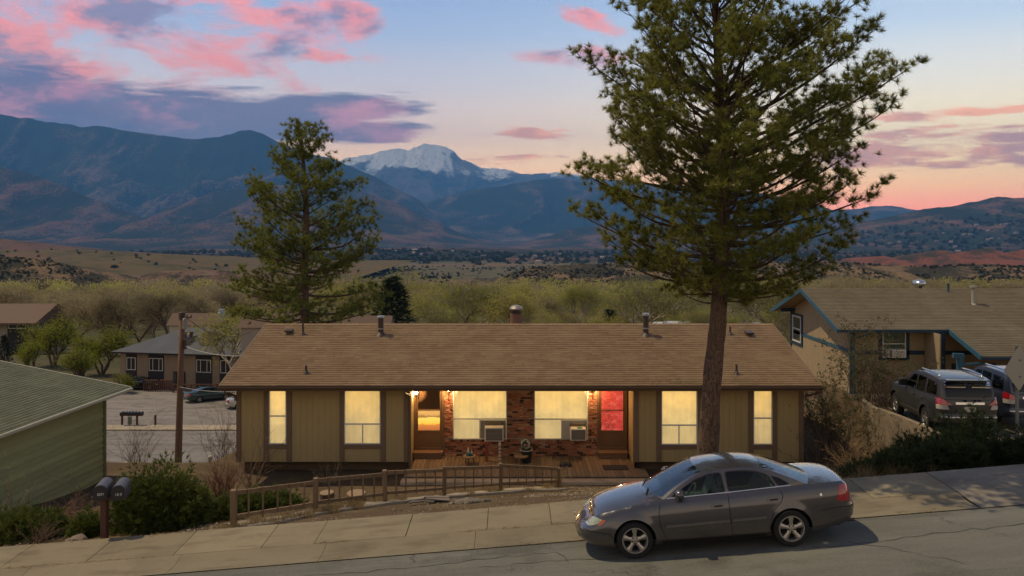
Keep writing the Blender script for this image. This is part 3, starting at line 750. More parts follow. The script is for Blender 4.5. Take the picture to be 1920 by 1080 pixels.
# roof fittings
def flue(px, py_top, py_base, r0, capr, label, mat=M_metal, capm=None):
    b = roof_pt(px, py_base); h = (py_base-py_top)*b.y/FPX
    mb = MB(); mb.lathe([(r0*2.2, -.06), (r0*1.25, .07), (r0, .09), (r0, h*.84)], 14, b); o = mb.build('flue', mat, roof, auto=40)
    MB().lathe([(0, h*.86), (capr, h*.86), (capr*1.05, h*.9), (capr*.95, h*.96), (0, h)], 14, b).build('cap', capm or M_galv, o, auto=40)
    MB().lathe([(r0*1.25, h*.28), (r0*1.25, h*.34)], 14, b).build('collar', M_galv, o); return o
flue(714, 591, 627, .105, .15, ''); flue(1211, 586, 628, .105, .15, '')
for px, t, b in ((568, 607, 627), (1369, 612, 627), (574, 685, 700), (1381, 683, 701)):
    q = roof_pt(px, b); h = (b-t)*q.y/FPX
    MB().lathe([(.13, -.05), (.045, .1), (.038, .1), (.038, h), (.0, h)], 10, q).build('vent_pipe', M_metal, roof, auto=40)
for px, py in ((542, 625), (1405, 629)):
    q = roof_pt(px, py); MB().prism([(q.y-.16, q.z+.06), (q.y-.16, q.z+.13), (q.y+.14, q.z+.16), (q.y+.14, q.z+.02)], 'x', q.x-.13, q.x+.13).build('box_vent', M_metal, roof)
cq = Vector(((968-960)*27.3/FPX, 27.3, RZ_-.1))
ch = MB().lathe([(.24, 0), (.23, .45), (.235, .47), (.20, .48)], 18, cq).build('chimney', basic('chimney_brown', (.20, .115, .08), .8, .25, 8), roof, auto=40)
MB().lathe([(.15, .48), (.15, .62)], 14, cq).build('collar', M_metal, ch); MB().lathe([(.17, .62), (.27, .63), (.27, .68), (.2, .76), (.1, .8), (0, .81)], 18, cq).build('cap', basic('cap_steel', (.30, .27, .23), .5, .3, 8, metal=.5), ch, auto=40)
for k in range(8):
    a = k*math.pi/4; MB().bar(cq+Vector((.215*math.cos(a), .215*math.sin(a), .46)), cq+Vector((.215*math.cos(a), .215*math.sin(a), .66)), .02, .02).build('cage_bar', M_metal, ch)

# ================================================================== porch deck
M_plank = basic('deck_plank', (.22, .155, .10), .75, .3, 4, per='object', pvar=.22, stretch=(6, .6, 1)); M_rim = concrete('deck_rim', (.52, .40, .26))
DY0, DY1 = 22.45, YR-.03; DXL, DXR = -3.52, 4.45
deck = thing('porch_deck', (.4, 22.45, -2.5), 'brown plank deck along the brick front of the duplex', 'deck')
MB().box(DXL+.03, DXR-.05, DY0+.06, DY1, -2.55, ZD-.045).build('frame', M_skirt, deck)
x = DXL; n = 0
while x < DXR-.05:
    xb = min(x+.134, DXR); mb = MB(); sk = -.35; yf = DY0 + random.uniform(-.01, .01); yb = DY1
    # planks run back to the wall at a slight angle, as in the photograph
    def cl(v): return max(DXL, min(DXR, v))
    if xb < fx(766)+.1 or x > 4.05: yb = YF-.05
    mb.add([(x, yf, ZD-.04), (xb, yf, ZD-.04), (xb, yb, ZD-.04), (x, yb, ZD-.04), (x, yf, ZD), (xb, yf, ZD), (xb, yb, ZD), (x, yb, ZD)], [(0,3,2,1),(4,5,6,7),(0,1,5,4),(1,2,6,5),(2,3,7,6),(3,0,4,7)])
    mb.build('plank', M_plank, deck, bevel=.004); x += .141; n += 1
rimo = MB().box(DXL-.05, DXR+.1, DY0-.36, DY0-.014, -2.66, ZD-.05).build('step_edge', M_rim, deck, bevel=.015)
# timber steps under the two doors
M_step = basic('step_wood', (.22, .125, .07), .7, .3, 4, stretch=(1, 1, 4))
for D, lb in ((D1, 'wooden step box below the amber glass door'), (D2, 'wooden step box below the red glass door')):
    s_ = thing('step_box', ((D[0]+D[1])/2, YR-.25, ZD), lb, 'step')
    MB().box(D[0]+.0, D[1]-.02, YR-.36, YR-.03, ZD+.18, ZD+.225).build('tread', M_step, s_, bevel=.006)
    MB().box(D[0]+.03, D[1]-.05, YR-.33, YR-.04, ZD+.001, ZD+.18).build('riser', M_step, s_)
M_mat = basic('mat_dark', (.045, .04, .038), .95, .2, 30)
o = MB().box(at(1131,870,23.2).x, at(1178,870,23.2).x, 23.05, 23.5, ZD+.002, ZD+.022).build('doormat', M_mat, None, bevel=.005); top(o, 'dark doormat on the deck below the red glass door', 'doormat')
o = MB().box(at(1050,866,23.4).x, at(1072,866,23.4).x, 23.35, 23.6, ZD+.002, ZD+.10).build('shoe_tray', M_mat, None, bevel=.01); top(o, 'low black tray lying on the deck between planter and step', 'tray')
# ---------------- air conditioners
M_acw = basic('aircon_white', (.74, .70, .62), .5, .12); M_acg = basic('aircon_grille', (.14, .115, .085), .7, .2); M_acp = basic('aircon_panel', (.46, .42, .35), .6, .15)
def aircon(px0, px1, py0, py1, W, vx, label, dep=.42, panel=None):
    k = (YR-dep); x0, x1 = (px0-960)*k/FPX, (px1-960)*k/FPX; z1, z0 = CAMZ-(py0-HZ)*k/FPX, CAMZ-(py1-HZ)*k/FPX
    t = thing('window_air_conditioner', ((x0+x1)/2, YR-.2, z0), label, 'air conditioner')
    MB().box(x0, x1, k, YR-.02, z0, z1).build('case', M_acw, t, bevel=.012)
    g = MB().box(x0+.035, x1-.035, k-.008, k-.001, z0+.035, z1-.035).build('grille', M_acg, t)
    n_ = 9
    for i in range(n_):
        z = z0+.06+(z1-z0-.12)*i/(n_-1); MB().box(x0+.05, x1-.05, k-.013, k-.0085, z-.004, z+.004).build('fin', M_acp, g)
    MB().box(vx+.02, W[1]-.035, YR-.006, YR+.012, zw0+.032, rz(788)).build('filler_panel', panel or M_acp, t)
    MB().box(x0-.0, x1+.0, YR-.12, YR-.01, z1+.003, z1+.10).build('top_shroud', M_acg, t); return t
aircon(909, 944, 802, 828, W1, rxx(899.5), 'window air conditioner in the picture window left of the brick pier')
ac2 = aircon(1070, 1099, 804.5, 826.5, W2, rxx(1053), 'window air conditioner in the picture window beside the red door', panel=M_acw)
q = at(1087, 803, YR-.3); o = MB().lathe([(.0, 0), (.12, 0), (.13, .03), (.09, .06), (0, .07)], 10, (q.x, q.y, q.z-.075+.035)).build('teal_cloth', basic('cloth_teal', (.05, .25, .22), .8), None, smooth_=True); top(o, 'small teal cloth lying on the right air conditioner', 'cloth'); o.name = 'folded_cloth'
# ---------------- wall lamps
M_lampb = basic('lamp_black', (.02, .018, .015), .5); M_bulb = emis('lamp_glow', (1, .72, .33), 14)
def lamp(px, py, label, power):
    q = at(px, py, YR-.10); t = thing('wall_lamp', (q.x, YR-.02, q.z-.15), label, 'lamp', 'porch wall lamps')
    MB().lathe([(.0, -.22), (.018, -.2), (.012, -.1), (.035, -.07), (.05, -.05)], 10, q).tube([(q.x, q.y, q.z-.1), (q.x, YR-.012, q.z-.14)], .012, 6).build('bracket', M_lampb, t, auto=40)
    MB().lathe([(.0, -.05), (.045, -.045), (.055, .03), (.03, .075), (0, .085)], 12, q).build('globe', M_bulb, t, smooth_=True)
    MB().lathe([(.06, .06), (.03, .1), (0, .115)], 10, q).build('cap', M_lampb, t, auto=40)
    l = bpy.data.lights.new('porch_bulb', 'POINT'); l.energy = power; l.color = (1, .60, .27); l.shadow_soft_size = .05
    lo = bpy.data.objects.new('porch_bulb', l); COL.objects.link(lo); lo.location = (q.x, q.y-.12, q.z)
lamp(841, 731, 'lit wall lamp between the amber door and the left picture window', 42)
lamp(1112, 730, 'lit wall lamp between the right picture window and the red door', 38)
lamp(780, 737, 'added lamp in place of a reflected glow left of the amber glass door', 26)  # added lamp, imitates the reflection of a lamp beside the door
# ================================================================== front yard things
M_fence = basic('fence_wood', (.205, .135, .075), .8, .3, 6, stretch=(1, 1, .4), per='object', pvar=.15)
fence = thing('picket_fence', (FP[0][0], FP[0][1], Hs(*FP[0])), 'low brown picket fence slanting down to the porch', 'fence')
posts = []
for i, (x, y) in enumerate(FP):
    z = Hs(x, y); h = .86 if i < 5 else .66; w = .062 if i else .07
    lean = random.uniform(-.02, .02)
    MB().bar((x, y, z-.15), (x+lean, y, z+h), 2*w*.85, 2*w*.85, (0,1,0)).build('post', M_fence, fence, bevel=.008); posts.append((x, y, z, h))
for (x0, y0, z0, h0), (x1, y1, z1, h1) in zip(posts[:-1], posts[1:]):
    a, b = Vector((x0, y0, z0)), Vector((x1, y1, z1)); hh = min(h0, .86); h2 = min(h1, .8)
    d = (b-a).normalized(); nrm = Vector((-d.y, d.x, 0)).normalized()
    MB().bar(a+Vector((0,0,hh-.07))+d*.06, b+Vector((0,0,h2-.05 if h2 > .7 else h2-.03))-d*.06, .04, .09).build('rail', M_fence, fence)
    MB().bar(a+Vector((0,0,.27))+d*.06, b+Vector((0,0,.25))-d*.06, .04, .075).build('rail', M_fence, fence)
    n = 5 if (b-a).length < 2.1 else 6
    for k in range(1, n+1):
        t = k/(n+1) + random.uniform(-.012, .012); q = a.lerp(b, t) - nrm*.035; top_ = (hh+(h2-hh)*t) - .02 + random.uniform(-.01, .03)
        MB().bar(q+Vector((0,0,.20+random.uniform(-.04, .02))), q+Vector((random.uniform(-.01,.01),0,top_)), .034, .028, (0,1,0)).build('picket', M_fence, fence)
# ---------------- pair of mailboxes on one post
mz = 16.0; MX = at(196, 1000, 15.15).x; MY = 15.15; MZ = Hs(MX, MY)
M_mpost = basic('mailbox_post_red', (.10, .045, .032), .75, .3, 6); M_mail = basic('mailbox_steel', (.10, .092, .10), .45, .25, 5, metal=.3); M_maild = basic('mailbox_door', (.035, .032, .033), .5, .2)
M_digit = basic('digit_pale', (.55, .55, .5), .6, .05)
po = thing('mailbox_post', (MX, MY, MZ), 'dark red timber post with crossbeam carrying two mailboxes', 'post')
zt_ = at(196, 935, MY).z
MB().box(MX-.065, MX+.065, MY-.06, MY+.06, MZ-.2, zt_).build('post', M_mpost, po, bevel=.008)
MB().box(MX-.26, MX+.36, MY-.07, MY+.07, zt_, zt_+.06).build('crossbeam', M_mpost, po, bevel=.006)
SEG = {'0':'abcdef','1':'bc','4':'bcfg','6':'acdefg','2':'abdeg','3':'abcdg','5':'acdfg','7':'abc','8':'abcdefg'}
def mailbox(px, py, digits, label, ry):
    c = at(px, py, MY-.25); t = thing('mailbox', (c.x, MY, zt_+.06), label, 'mailbox'); w, h, Ld = .14, .27, .5
    k = 9; arc = [(-w, 0), (-w, h-w*.62)] + [(-w*math.cos(math.pi*i/k), h-w*.62+w*math.sin(math.pi*i/k)*1.0) for i in range(1, k)] + [(w, h-w*.62), (w, 0)]
    o = MB().prism(arc, 'y', -.25, Ld-.25); 
    yaw = Matrix.Rotation(ry, 4, 'Z'); base = Vector((c.x, MY, zt_+.063))
    o.v = [yaw @ v + base for v in o.v]; o.build('box', M_mail, t, auto=35)
    d = MB().prism([(x*.96, z*.97+.004) for x, z in arc], 'y', -.268, -.251); d.v = [yaw @ v + base for v in d.v]; do = d.build('door', M_maild, t)
    pl = MB().box(-.075, .075, -.272, -.2685, .095, .16); pl.v = [yaw @ v + base for v in pl.v]
    ds = MB(); n = len(digits)
    for i, ch in enumerate(digits):
        ox = -.055+.11*i/(n-1) if n > 1 else 0; a, b = .013, .022; zc = .127
        seg = {'a':((-a,b),(a,b)),'b':((a,b),(a,0)),'c':((a,0),(a,-b)),'d':((-a,-b),(a,-b)),'e':((-a,0),(-a,-b)),'f':((-a,b),(-a,0)),'g':((-a,0),(a,0))}
        for s_ in SEG[ch]:
            (xa, za), (xb, zb_) = seg[s_]; ds.box(min(xa,xb)+ox-.004, max(xa,xb)+ox+.004, -.275, -.269, min(za,zb_)+zc-.004, max(za,zb_)+zc+.004)
    ds.v = [yaw @ v + base for v in ds.v]; ds.build('house_number', M_digit, t)
    MB().add([], [])
    return t
mailbox(181, 915, '1604', 'weathered arched mailbox on the left of the red post', R(16)); mailbox(215, 909, '163', 'weathered arched mailbox on the right of the red post', R(16))
# ---------------- log stools and ornaments on the porch
M_log = basic('log_bark', (.13, .085, .05), .9, .4, 9); M_logtop = basic('log_cut', (.30, .20, .115), .8, .3, 12)
def log_stool(x, y, zb_, r, h, label, name='log_stool'):
    t = thing(name, (x, y, zb_), label, 'log stool' if name == 'log_stool' else 'stump')
    n = 18; P = []
    for j, (rr, z) in enumerate(((1.04, -.02), (1.0, h*.4), (.97, h-.015))):
        P.append([(x+r*rr*math.cos(2*math.pi*k/n)*(1+.05*math.sin(3*k+j)), y+r*rr*math.sin(2*math.pi*k/n)*(1+.05*math.sin(3*k+j)), zb_+z) for k in range(n+1)])
    MB().grid(P).build('bark', M_log, t, smooth_=True)
    MB().lathe([(0, h), (r*.95, h), (r*1.0, h-.016)], n, (x, y, zb_)).build('cut_top', M_logtop, t); return t
def table(px, py, Y, r, h, label):
    q = at(px, py, Y); t = thing('patio_stool', (q.x, Y, ZD), label, 'stool')
    MB().lathe([(0, h), (r*.97, h), (r, h-.015), (r*.97, h-.045), (0, h-.045)], 20, (q.x, Y, ZD)).build('seat', M_logtop, t, auto=40)
    for k in range(3):
        a = k*2.1+.4; MB().tube([(q.x+r*.55*math.cos(a), Y+r*.55*math.sin(a), ZD+h-.045), (q.x+r*.8*math.cos(a), Y+r*.8*math.sin(a), ZD)], .022, 7).build('leg', M_log, t)
    return q
q1 = table(880, 857, 23.7, .22, .27, 'round wooden stool carrying a garden ornament'); table(977, 856, 23.7, .25, .29, 'round wooden stool with a bare top beside the black planter')
g = thing('garden_gnome_pair', (q1.x, 23.7, ZD+.27), 'small white and teal ornaments standing on a round stool', 'ornament'); g.name = 'garden_ornament'
M_orn = basic('ornament_white', (.55, .52, .46), .5, .1); M_teal = basic('ornament_teal', (.06, .17, .18), .5, .1)
for dx_, s_ in ((-.04, 1.0), (.08, .75)):
    MB().lathe([(0, 0), (.07*s_, .005), (.075*s_, .06*s_), (.05*s_, .12*s_)], 10, (q1.x+dx_, 23.7, ZD+.271)).build('body', M_teal, g, smooth_=True)
    MB().lathe([(.045*s_, .115*s_), (.05*s_, .15*s_), (.03*s_, .2*s_), (.012*s_, .27*s_), (0, .3*s_)], 10, (q1.x+dx_, 23.7, ZD+.271)).build('hat', M_orn, g, smooth_=True)
def stick(px, top_py, Y, w, mat, label, bands=None):
    q = at(px, top_py, Y); t = thing('porch_marker_post', (q.x, Y, ZD), label, 'post')
    MB().box(q.x-w, q.x+w, Y-w, Y+w, ZD, q.z).build('shaft', mat, t, bevel=.006)
    if bands:
        n_ = 5
        for i in range(n_):
            z = ZD + (q.z-ZD)*(.16+.16*i); MB().box(q.x-w-.004, q.x+w+.004, Y-w-.004, Y+w+.004, z, z+.035).build('band', bands, t)
stick(912, 828, 23.95, .045, basic('post_red', (.30, .065, .04), .7, .2), 'square red post under the left air conditioner')
stick(937, 830, 23.6, .042, basic('post_cream', (.52, .44, .33), .7, .2), 'cream post with brown bands below the left air conditioner', basic('band_brown', (.2, .1, .06), .7))
q = at(987, 860, 23.85); t = thing('planter_bin', (q.x, 23.85, ZD), 'black plastic planter against the brick pier', 'planter')
M_blk = basic('planter_black', (.018, .02, .02), .5, .1); MB().lathe([(0, 0), (.165, 0), (.205, .44), (.215, .44), (.2, .44), (.18, .40), (0, .40)], 16, (q.x, 23.85, ZD)).build('pot', M_blk, t, auto=40)
MB().lathe([(.205, .415), (.222, .42), (.222, .45), (.205, .45)], 16, (q.x, 23.85, ZD)).build('rim', basic('rim_grey', (.4, .42, .4), .5), t, auto=40)
hose = thing('garden_hose', (q.x, 23.85, ZD+.44), 'coiled green and white garden hose heaped on the black planter', 'hose')
M_h1 = basic('hose_green', (.06, .14, .10), .5, .1); M_h2 = basic('hose_pale', (.42, .5, .42), .5, .1)
for k in range(7):
    pts = []; rx_ = random.uniform(.08, .13); rz_ = random.uniform(.12, .17); tl = random.uniform(-.5, .5); ox = random.uniform(-.05, .05)
    for i in range(17):
        a = i*2*math.pi/16; pts.append((q.x-.03+ox+rx_*math.cos(a), 23.85+.06*math.sin(a*2+k)+tl*rx_*math.cos(a)+random.uniform(-.004,.004), ZD+.47+rz_+rz_*math.sin(a)))
    MB().tube(pts, .012, 6, False).build('coil', M_h1 if k % 2 else M_h2, hose, smooth_=True)
# wind chime on the pier
wc = at(978, 752, YR-.06); t = thing('wind_chime', wc, 'dark star wind chime hanging on the brick pier', 'wind chime')
star = MB(); pts = []
for k in range(10):
    r_ = .11 if k % 2 == 0 else .045; a = math.pi/2 + k*math.pi/5; pts.append((wc.x+r_*math.cos(a), wc.z+r_*math.sin(a)))
star.prism(pts, 'y', wc.y, wc.y+.02); star.build('star', M_lampb, t)
MB().tube([(wc.x, wc.y+.01, wc.z-.05), (wc.x, wc.y+.01, wc.z-.62)], .004, 5).build('cord', M_lampb, t)
for k in range(4): MB().lathe([(0, -.03), (.022, 0), (0, .03)], 8, (wc.x+.01*(-1)**k, wc.y+.01, wc.z-.22-.11*k)).build('charm', M_digit, t, smooth_=True)
# ---------------- stumps, stone ring, wood scraps in the yard
for px, py, Y, r, h, lb in ((613, 928, 18.6, .19, .30, 'upright grey tree stump behind the picket fence'), (668, 930, 18.9, .26, .22, 'broad low tree stump beside the upright stump')):
    q = at(px, py, Y); log_stool(q.x, Y, Hs(q.x, Y), r, h, lb, 'tree_stump')
def rock(x, y, s, mat, name, label=None, cat=None, group=None, flat=.6):
    bm = bmesh.new(); bmesh.ops.create_icosphere(bm, subdivisions=2, radius=1)
    sd = random.random()*50; ax = Vector((random.uniform(.75, 1.25), random.uniform(.75, 1.25), flat*random.uniform(.8, 1.2)))
    for v in bm.verts:
        n = 1 + .28*float(fbm(v.co.x*2+sd, v.co.y*2+v.co.z*1.3, 1.0, 3)); v.co = Vector((v.co.x*ax.x, v.co.y*ax.y, v.co.z*ax.z))*n*s
    me = bpy.data.meshes.new(name); bm.to_mesh(me); bm.free(); me.materials.append(mat)
    me.polygons.foreach_set('use_smooth', [True]*len(me.polygons)); me.set_sharp_from_angle(angle=R(28))
    o = link_obj(name, me, None, None, (x, y, Hs(x, y)+s*flat*.35)); o.rotation_euler = (0, 0, random.random()*6)
    if label: tag(o, label, cat, group)
    return o
M_rock = basic('stone_grey', (.17, .145, .11), .9, .35, 5, bmp=.5, bscale=14, per='object', pvar=.3); M_rock2 = basic('stone_pink', (.23, .175, .14), .9, .3, 5, bmp=.5, bscale=14)
rc = at(880, 944, 16.6)
for i, (dx_, dy_, s_) in enumerate(((-.34, 0, .12), (-.2, -.1, .13), (-.05, .1, .15), (.1, -.08, .15), (.2, .12, .12), (-.18, .15, .12), (.05, .0, .17), (.34, .02, .10), (.0, -.2, .12), (-.42, -.1, .08), (.45, .06, .09))):
    rock(rc.x+dx_, rc.y+dy_, s_, M_rock, 'stone', 'rounded stone heaped in the pile in the dirt yard', 'stone', 'stones of the pile in the yard')
M_scrap = basic('weathered_scrap', (.155, .125, .105), .9, .4, 12, stretch=(.4, 3, 3), per='object', pvar=.3)
wc_ = at(808, 938, 17.2)
for i in range(9):
    a = random.uniform(-.25, .3); l = random.uniform(.3, .7); x = wc_.x+random.uniform(-.3, .3); y = wc_.y+random.uniform(-.22, .22); z = Hs(x, y)+.03+.022*i*.7
    o = MB().bar((x-l/2*math.cos(a), y-l/2*math.sin(a), z), (x+l/2*math.cos(a), y+l/2*math.sin(a), z+random.uniform(-.02, .03)), random.uniform(.06, .12), .03).build('bark_slab', M_scrap, None, bevel=.006)
    tag(o, 'weathered strip of wood in the heap before the fence', 'wood scrap', 'heap of weathered wood in the yard')
for px, py, s_, lb in ((150, 1012, .2, 'pale rock at the foot of the junipers left of the mailbox post'), (133, 1010, .12, 'small brown rock beside the pale rock at the sidewalk edge'), (790, 966, .06, 'single small stone at the edge of the sidewalk')):
    q = at(px, py, 15.2); rock(q.x, 15.15, s_, M_rock2, 'rock', lb, 'rock')
# ---------------- diamond road sign seen from behind
SX, SY = at(1908, 860, 17.0).x, 17.0; SZ = Hs(SX, SY)
sg = thing('road_sign', (SX, SY, SZ), 'back of a grey diamond road sign on a steel post', 'sign')
M_post = basic('sign_post_steel', (.20, .21, .21), .5, .2, 5, metal=.4); zt_ = at(1908, 648, SY).z
MB().bar((SX, SY, SZ-.2), (SX-.02, SY, zt_), .06, .045, (0,1,0)).build('post', M_post, sg)
cz = at(1908, 690, SY).z; rot = Matrix.Rotation(R(22), 4, 'Z'); dm = MB(); h_ = .54; rd = .05
poly = []
for k in range(4):
    a = k*math.pi/2 + math.pi/2; poly += [((h_-rd)*math.cos(a)+rd*math.cos(a-.7)*1, (h_-rd)*math.sin(a)+rd*math.sin(a-.7)), ((h_-rd)*math.cos(a)+rd*math.cos(a+.7), (h_-rd)*math.sin(a)+rd*math.sin(a+.7))]
dm.prism(poly, 'y', -.004, .004); dm.v = [rot @ v + Vector((SX, SY-.05, cz)) for v in dm.v]; dm.build('plate', basic('sign_back', (.36, .34, .27), .55, .12, 3, metal=.3), sg)
for dz_ in (-.2, .2): MB().box(SX-.05, SX+.05, SY-.062, SY-.02, cz+dz_-.02, cz+dz_+.02).build('clamp', M_post, sg)
# ================================================================== green house on the left
M_green = basic('siding_green', (.31, .31, .14), .75, .2, 2.5, stretch=(.4, .4, 3), per='object', pvar=.16); M_gtrim = basic('trim_green', (.155, .18, .085), .7, .15)
M_ggut = basic('gutter_cream', (.40, .38, .27), .5, .15)
gh = thing('green_house', (-14.8, 20, -2.2), 'green clapboard house with sage shingle roof at the left edge', 'house')
A = Vector((-12.85, 23.0, .43)); Bp = Vector((-13.42, 16.2, .43))            # eave line, far to near
dirv = (Bp-A).normalized(); perp = Vector((dirv.y, -dirv.x, 0))               # towards -X
if perp.x > 0: perp = -perp
Wf = A + perp*.5 - Vector((0,0,.1)) ; Wn = Bp + perp*.5 - Vector((0,0,.1)); Wf = Wf + dirv*.35
wallL = (Wn-Wf).length
body = MB(); zb0 = -3.2
c0, c1 = Wf + perp*.02, Wn + perp*.02; c2, c3 = c1 + perp*9, c0 + perp*9
body.add([(*c0.xy, zb0), (*c1.xy, zb0), (*c2.xy, zb0), (*c3.xy, zb0), (*c0.xy, .38), (*c1.xy, .38), (*c2.xy, .38), (*c3.xy, .38)], [(0,1,5,4), (1,2,6,5), (2,3,7,6), (3,0,4,7)])
body.build('wall', M_gtrim, gh)
nb = 16; bh = (.36-zb0-.6)/nb; sid = MB().add([tuple(c0 + Vector((0,0,-2.6))), tuple(c0+Vector((.001,0,-2.6))), tuple(c0+Vector((0,0.001,-2.6)))], [(0,1,2)])
for i in range(int((.36-zb0)/.19)):
    z = .36 - .19*(i+1); o_ = -perp; a0 = Wf; a1 = Wn
    mb = MB(); mb.add([(*(a0+o_*.045).xy, z), (*(a1+o_*.045).xy, z), (*(a1+o_*.004).xy, z+.205), (*(a0+o_*.004).xy, z+.205), (*a0.xy, z), (*a1.xy, z)], [(0,1,2,3), (0,4,5,1)])
    mb.build('clapboard', M_green, gh)
MB().bar((*(Wf-perp*.028).xy, zb0), (*(Wf-perp*.028).xy, .36), .1, .1, (0,1,0)).build('corner_board', M_gtrim, gh)
M_shg = shingle_mat('shingle_sage', [(.12, .128, .082), (.18, .185, .12), (.14, .147, .096), (.21, .21, .14)])
pit = .17; up_ = (perp + Vector((0,0,pit))).normalized(); LDg = 9.2
ridge0 = A - dirv*.3 + up_*LDg; 
sheath = MB(); e0 = A - dirv*.3; e1 = Bp; r0_ = e0+up_*LDg; r1_ = e1+up_*LDg; dn = Vector((0,0,-.1))
sheath.add([e0, e1, r1_, r0_, e0+dn, e1+dn, r1_+dn, r0_+dn], [(0,1,2,3), (7,6,5,4), (0,4,5,1), (1,5,6,2), (2,6,7,3), (3,7,4,0)])
gr_ = sheath.build('roof', M_ggut, gh)
shingles(gr_, r0_+Vector((0,0,.006)), dirv, -up_, (e1-e0).length, LDg+.03, M_shg, .15, .32)
gt = MB(); 
for (off, z0, z1) in ((.0, -.115, .0),):
    gt.bar(e0 - perp*.055 + Vector((0,0,-.055)), e1 - perp*.055 + Vector((0,0,-.055)), .10, .105)
gt.build('gutter', M_ggut, gr_, bevel=.02)
MB().bar(e0+Vector((0,0,-.06))-dirv*.02, r0_+Vector((0,0,-.06))-dirv*.02, .04, .16).build('bargeboard', M_ggut, gr_)
MB().add([tuple(e0+dn*1.1), tuple(e1+dn*1.1), tuple(e1+perp*.6+dn*1.0), tuple(e0+perp*.6+dn*1.0)], [(0,1,2,3)]).build('soffit', M_gtrim, gr_)

# ================================================================== blue-trimmed house on the right
M_tan2 = siding_mat('siding_tan_light', (.39, .30, .18)); M_blue = basic('trim_blue', (.035, .105, .155), .6, .2, 4); M_blued = basic('trim_blue_dark', (.018, .045, .07), .6, .2, 4)
M_sh2 = shingle_mat('shingle_taupe', [(.15, .125, .085), (.20, .17, .115), (.17, .14, .095), (.23, .195, .135)])
nh = thing('blue_trimmed_house', (22, 34, -1.9), 'tan two-level house with blue trim and taupe shingle roof', 'house')
NX0, NX1 = 15.6, 34.0; NY0, NY1 = 32.0, 38.8; NZE = 1.22; NZB = -3.2; NYM = 35.4; NZR = 2.72
nsl = (NZR-NZE)/(NYM-31.4)
mb = MB(); mb.prism([(NY0, NZB), (NY0, NZE+.1), (NYM, NZR-.15), (NY1, NZE+.1), (NY1, NZB)], 'x', NX0+.03, NX1)
mb.build('wall', M_tan2, nh)
s3 = MB().box(NX0+.04, NX1-.1, NY0-.015, NY0-.002, NZB+.1, NZE-.06).build('siding', M_tan2, nh)
def nx_(px, Y=NY0): return (px-960)*Y/FPX
def nz_(py, Y=NY0): return CAMZ-(py-HZ)*Y/FPX
xw0, xw1 = nx_(1653), nx_(1697)
siding_panel(s3, NX0, xw0-.06, NZB, NZE, NY0-.03, M_tan2, .22); siding_panel(s3, xw1+.06, 19.15, NZB, NZE, NY0-.03, M_tan2, .22); siding_panel(s3, xw0-.055, xw1+.055, NZB, nz_(671), NY0-.03, M_tan2, .22)
siding_panel(s3, NY0, NY1, NZB, NZE+.02, NX0+.012, M_tan2, .22, axis='y')
# dark frame boards
def bd(x0, x1, z0, z1, y=NY0-.03, mat=M_blued, t=.05): return MB().box(x0, x1, y-t, y+.005, z0, z1).build('trim_board', mat, nh)
bd(NX0-.04, NX0+.20, NZB, NZE, mat=M_blue); bd(NX0+.2, xw0-.05, nz_(664), nz_(657)); bd(xw1+.05, 19.0, nz_(664), nz_(657)); bd(xw0-.16, xw0-.0, nz_(674), NZE-.02); bd(xw1, xw1+.16, nz_(674), NZE-.02); bd(xw0, xw1, nz_(675), nz_(670))
MB().box(NX0-.02, NX0+.012, NY0+.2, NY1-.1, nz_(662, 32), nz_(655.5, 32)).build('trim_board', M_blue, nh)
MB().box(NX0-.03, NX0+.012, NY1-.16, NY1, NZB, NZE).build('trim_board', M_blued, nh)
def dwindow(parent, x0, x1, z0, z1, y, mat, label=None, dark=None, nm='window'):
    fr = MB(); t = .05; fr.box(x0, x1, y-.03, y+.03, z0, z0+t).box(x0, x1, y-.03, y+.03, z1-t, z1).box(x0, x0+t, y-.03, y+.03, z0+t, z1-t).box(x1-t, x1, y-.03, y+.03, z0+t, z1-t).box(x0+t, x1-t, y-.02, y+.02, (z0+z1)/2-.025, (z0+z1)/2+.025)
    o = fr.build(nm, mat, parent); MB().add([(x0+t, y+.012, z0+t), (x1-t, y+.012, z0+t), (x1-t, y+.012, z1-t), (x0+t, y+.012, z1-t)], [(0,1,2,3)]).build('pane', dark or M_darkpane, o); return o
def darkpane(name, c):
    m, p = newmat(name); p.inputs['Base Color'].default_value = (*c, 1); p.inputs['Roughness'].default_value = .06; p.inputs['Specular IOR Level'].default_value = .7; return m
M_darkpane = darkpane('dark_pane', (.035, .045, .04))
dwindow(nh, xw0, xw1, nz_(670), nz_(618.5), NY0-.055, M_white, dark=darkpane('green_pane', (.07, .10, .06)))
acx0, acx1 = nx_(1658), nx_(1690); t = thing('window_air_conditioner', ((acx0+acx1)/2, NY0-.2, nz_(668)), 'window air conditioner on the blue trimmed house', 'air conditioner')
MB().box(acx0, acx1, NY0-.4, NY0-.06, nz_(668), nz_(653)).build('case', M_acw, t, bevel=.01); g = MB().box(acx0+.18, acx1-.06, NY0-.41, NY0-.401, nz_(666.5), nz_(655)).build('grille', M_acp, t)
MB().box(acx0+.03, acx0+.15, NY0-.41, NY0-.401, nz_(667), nz_(654)).build('control_panel', M_acg, t)
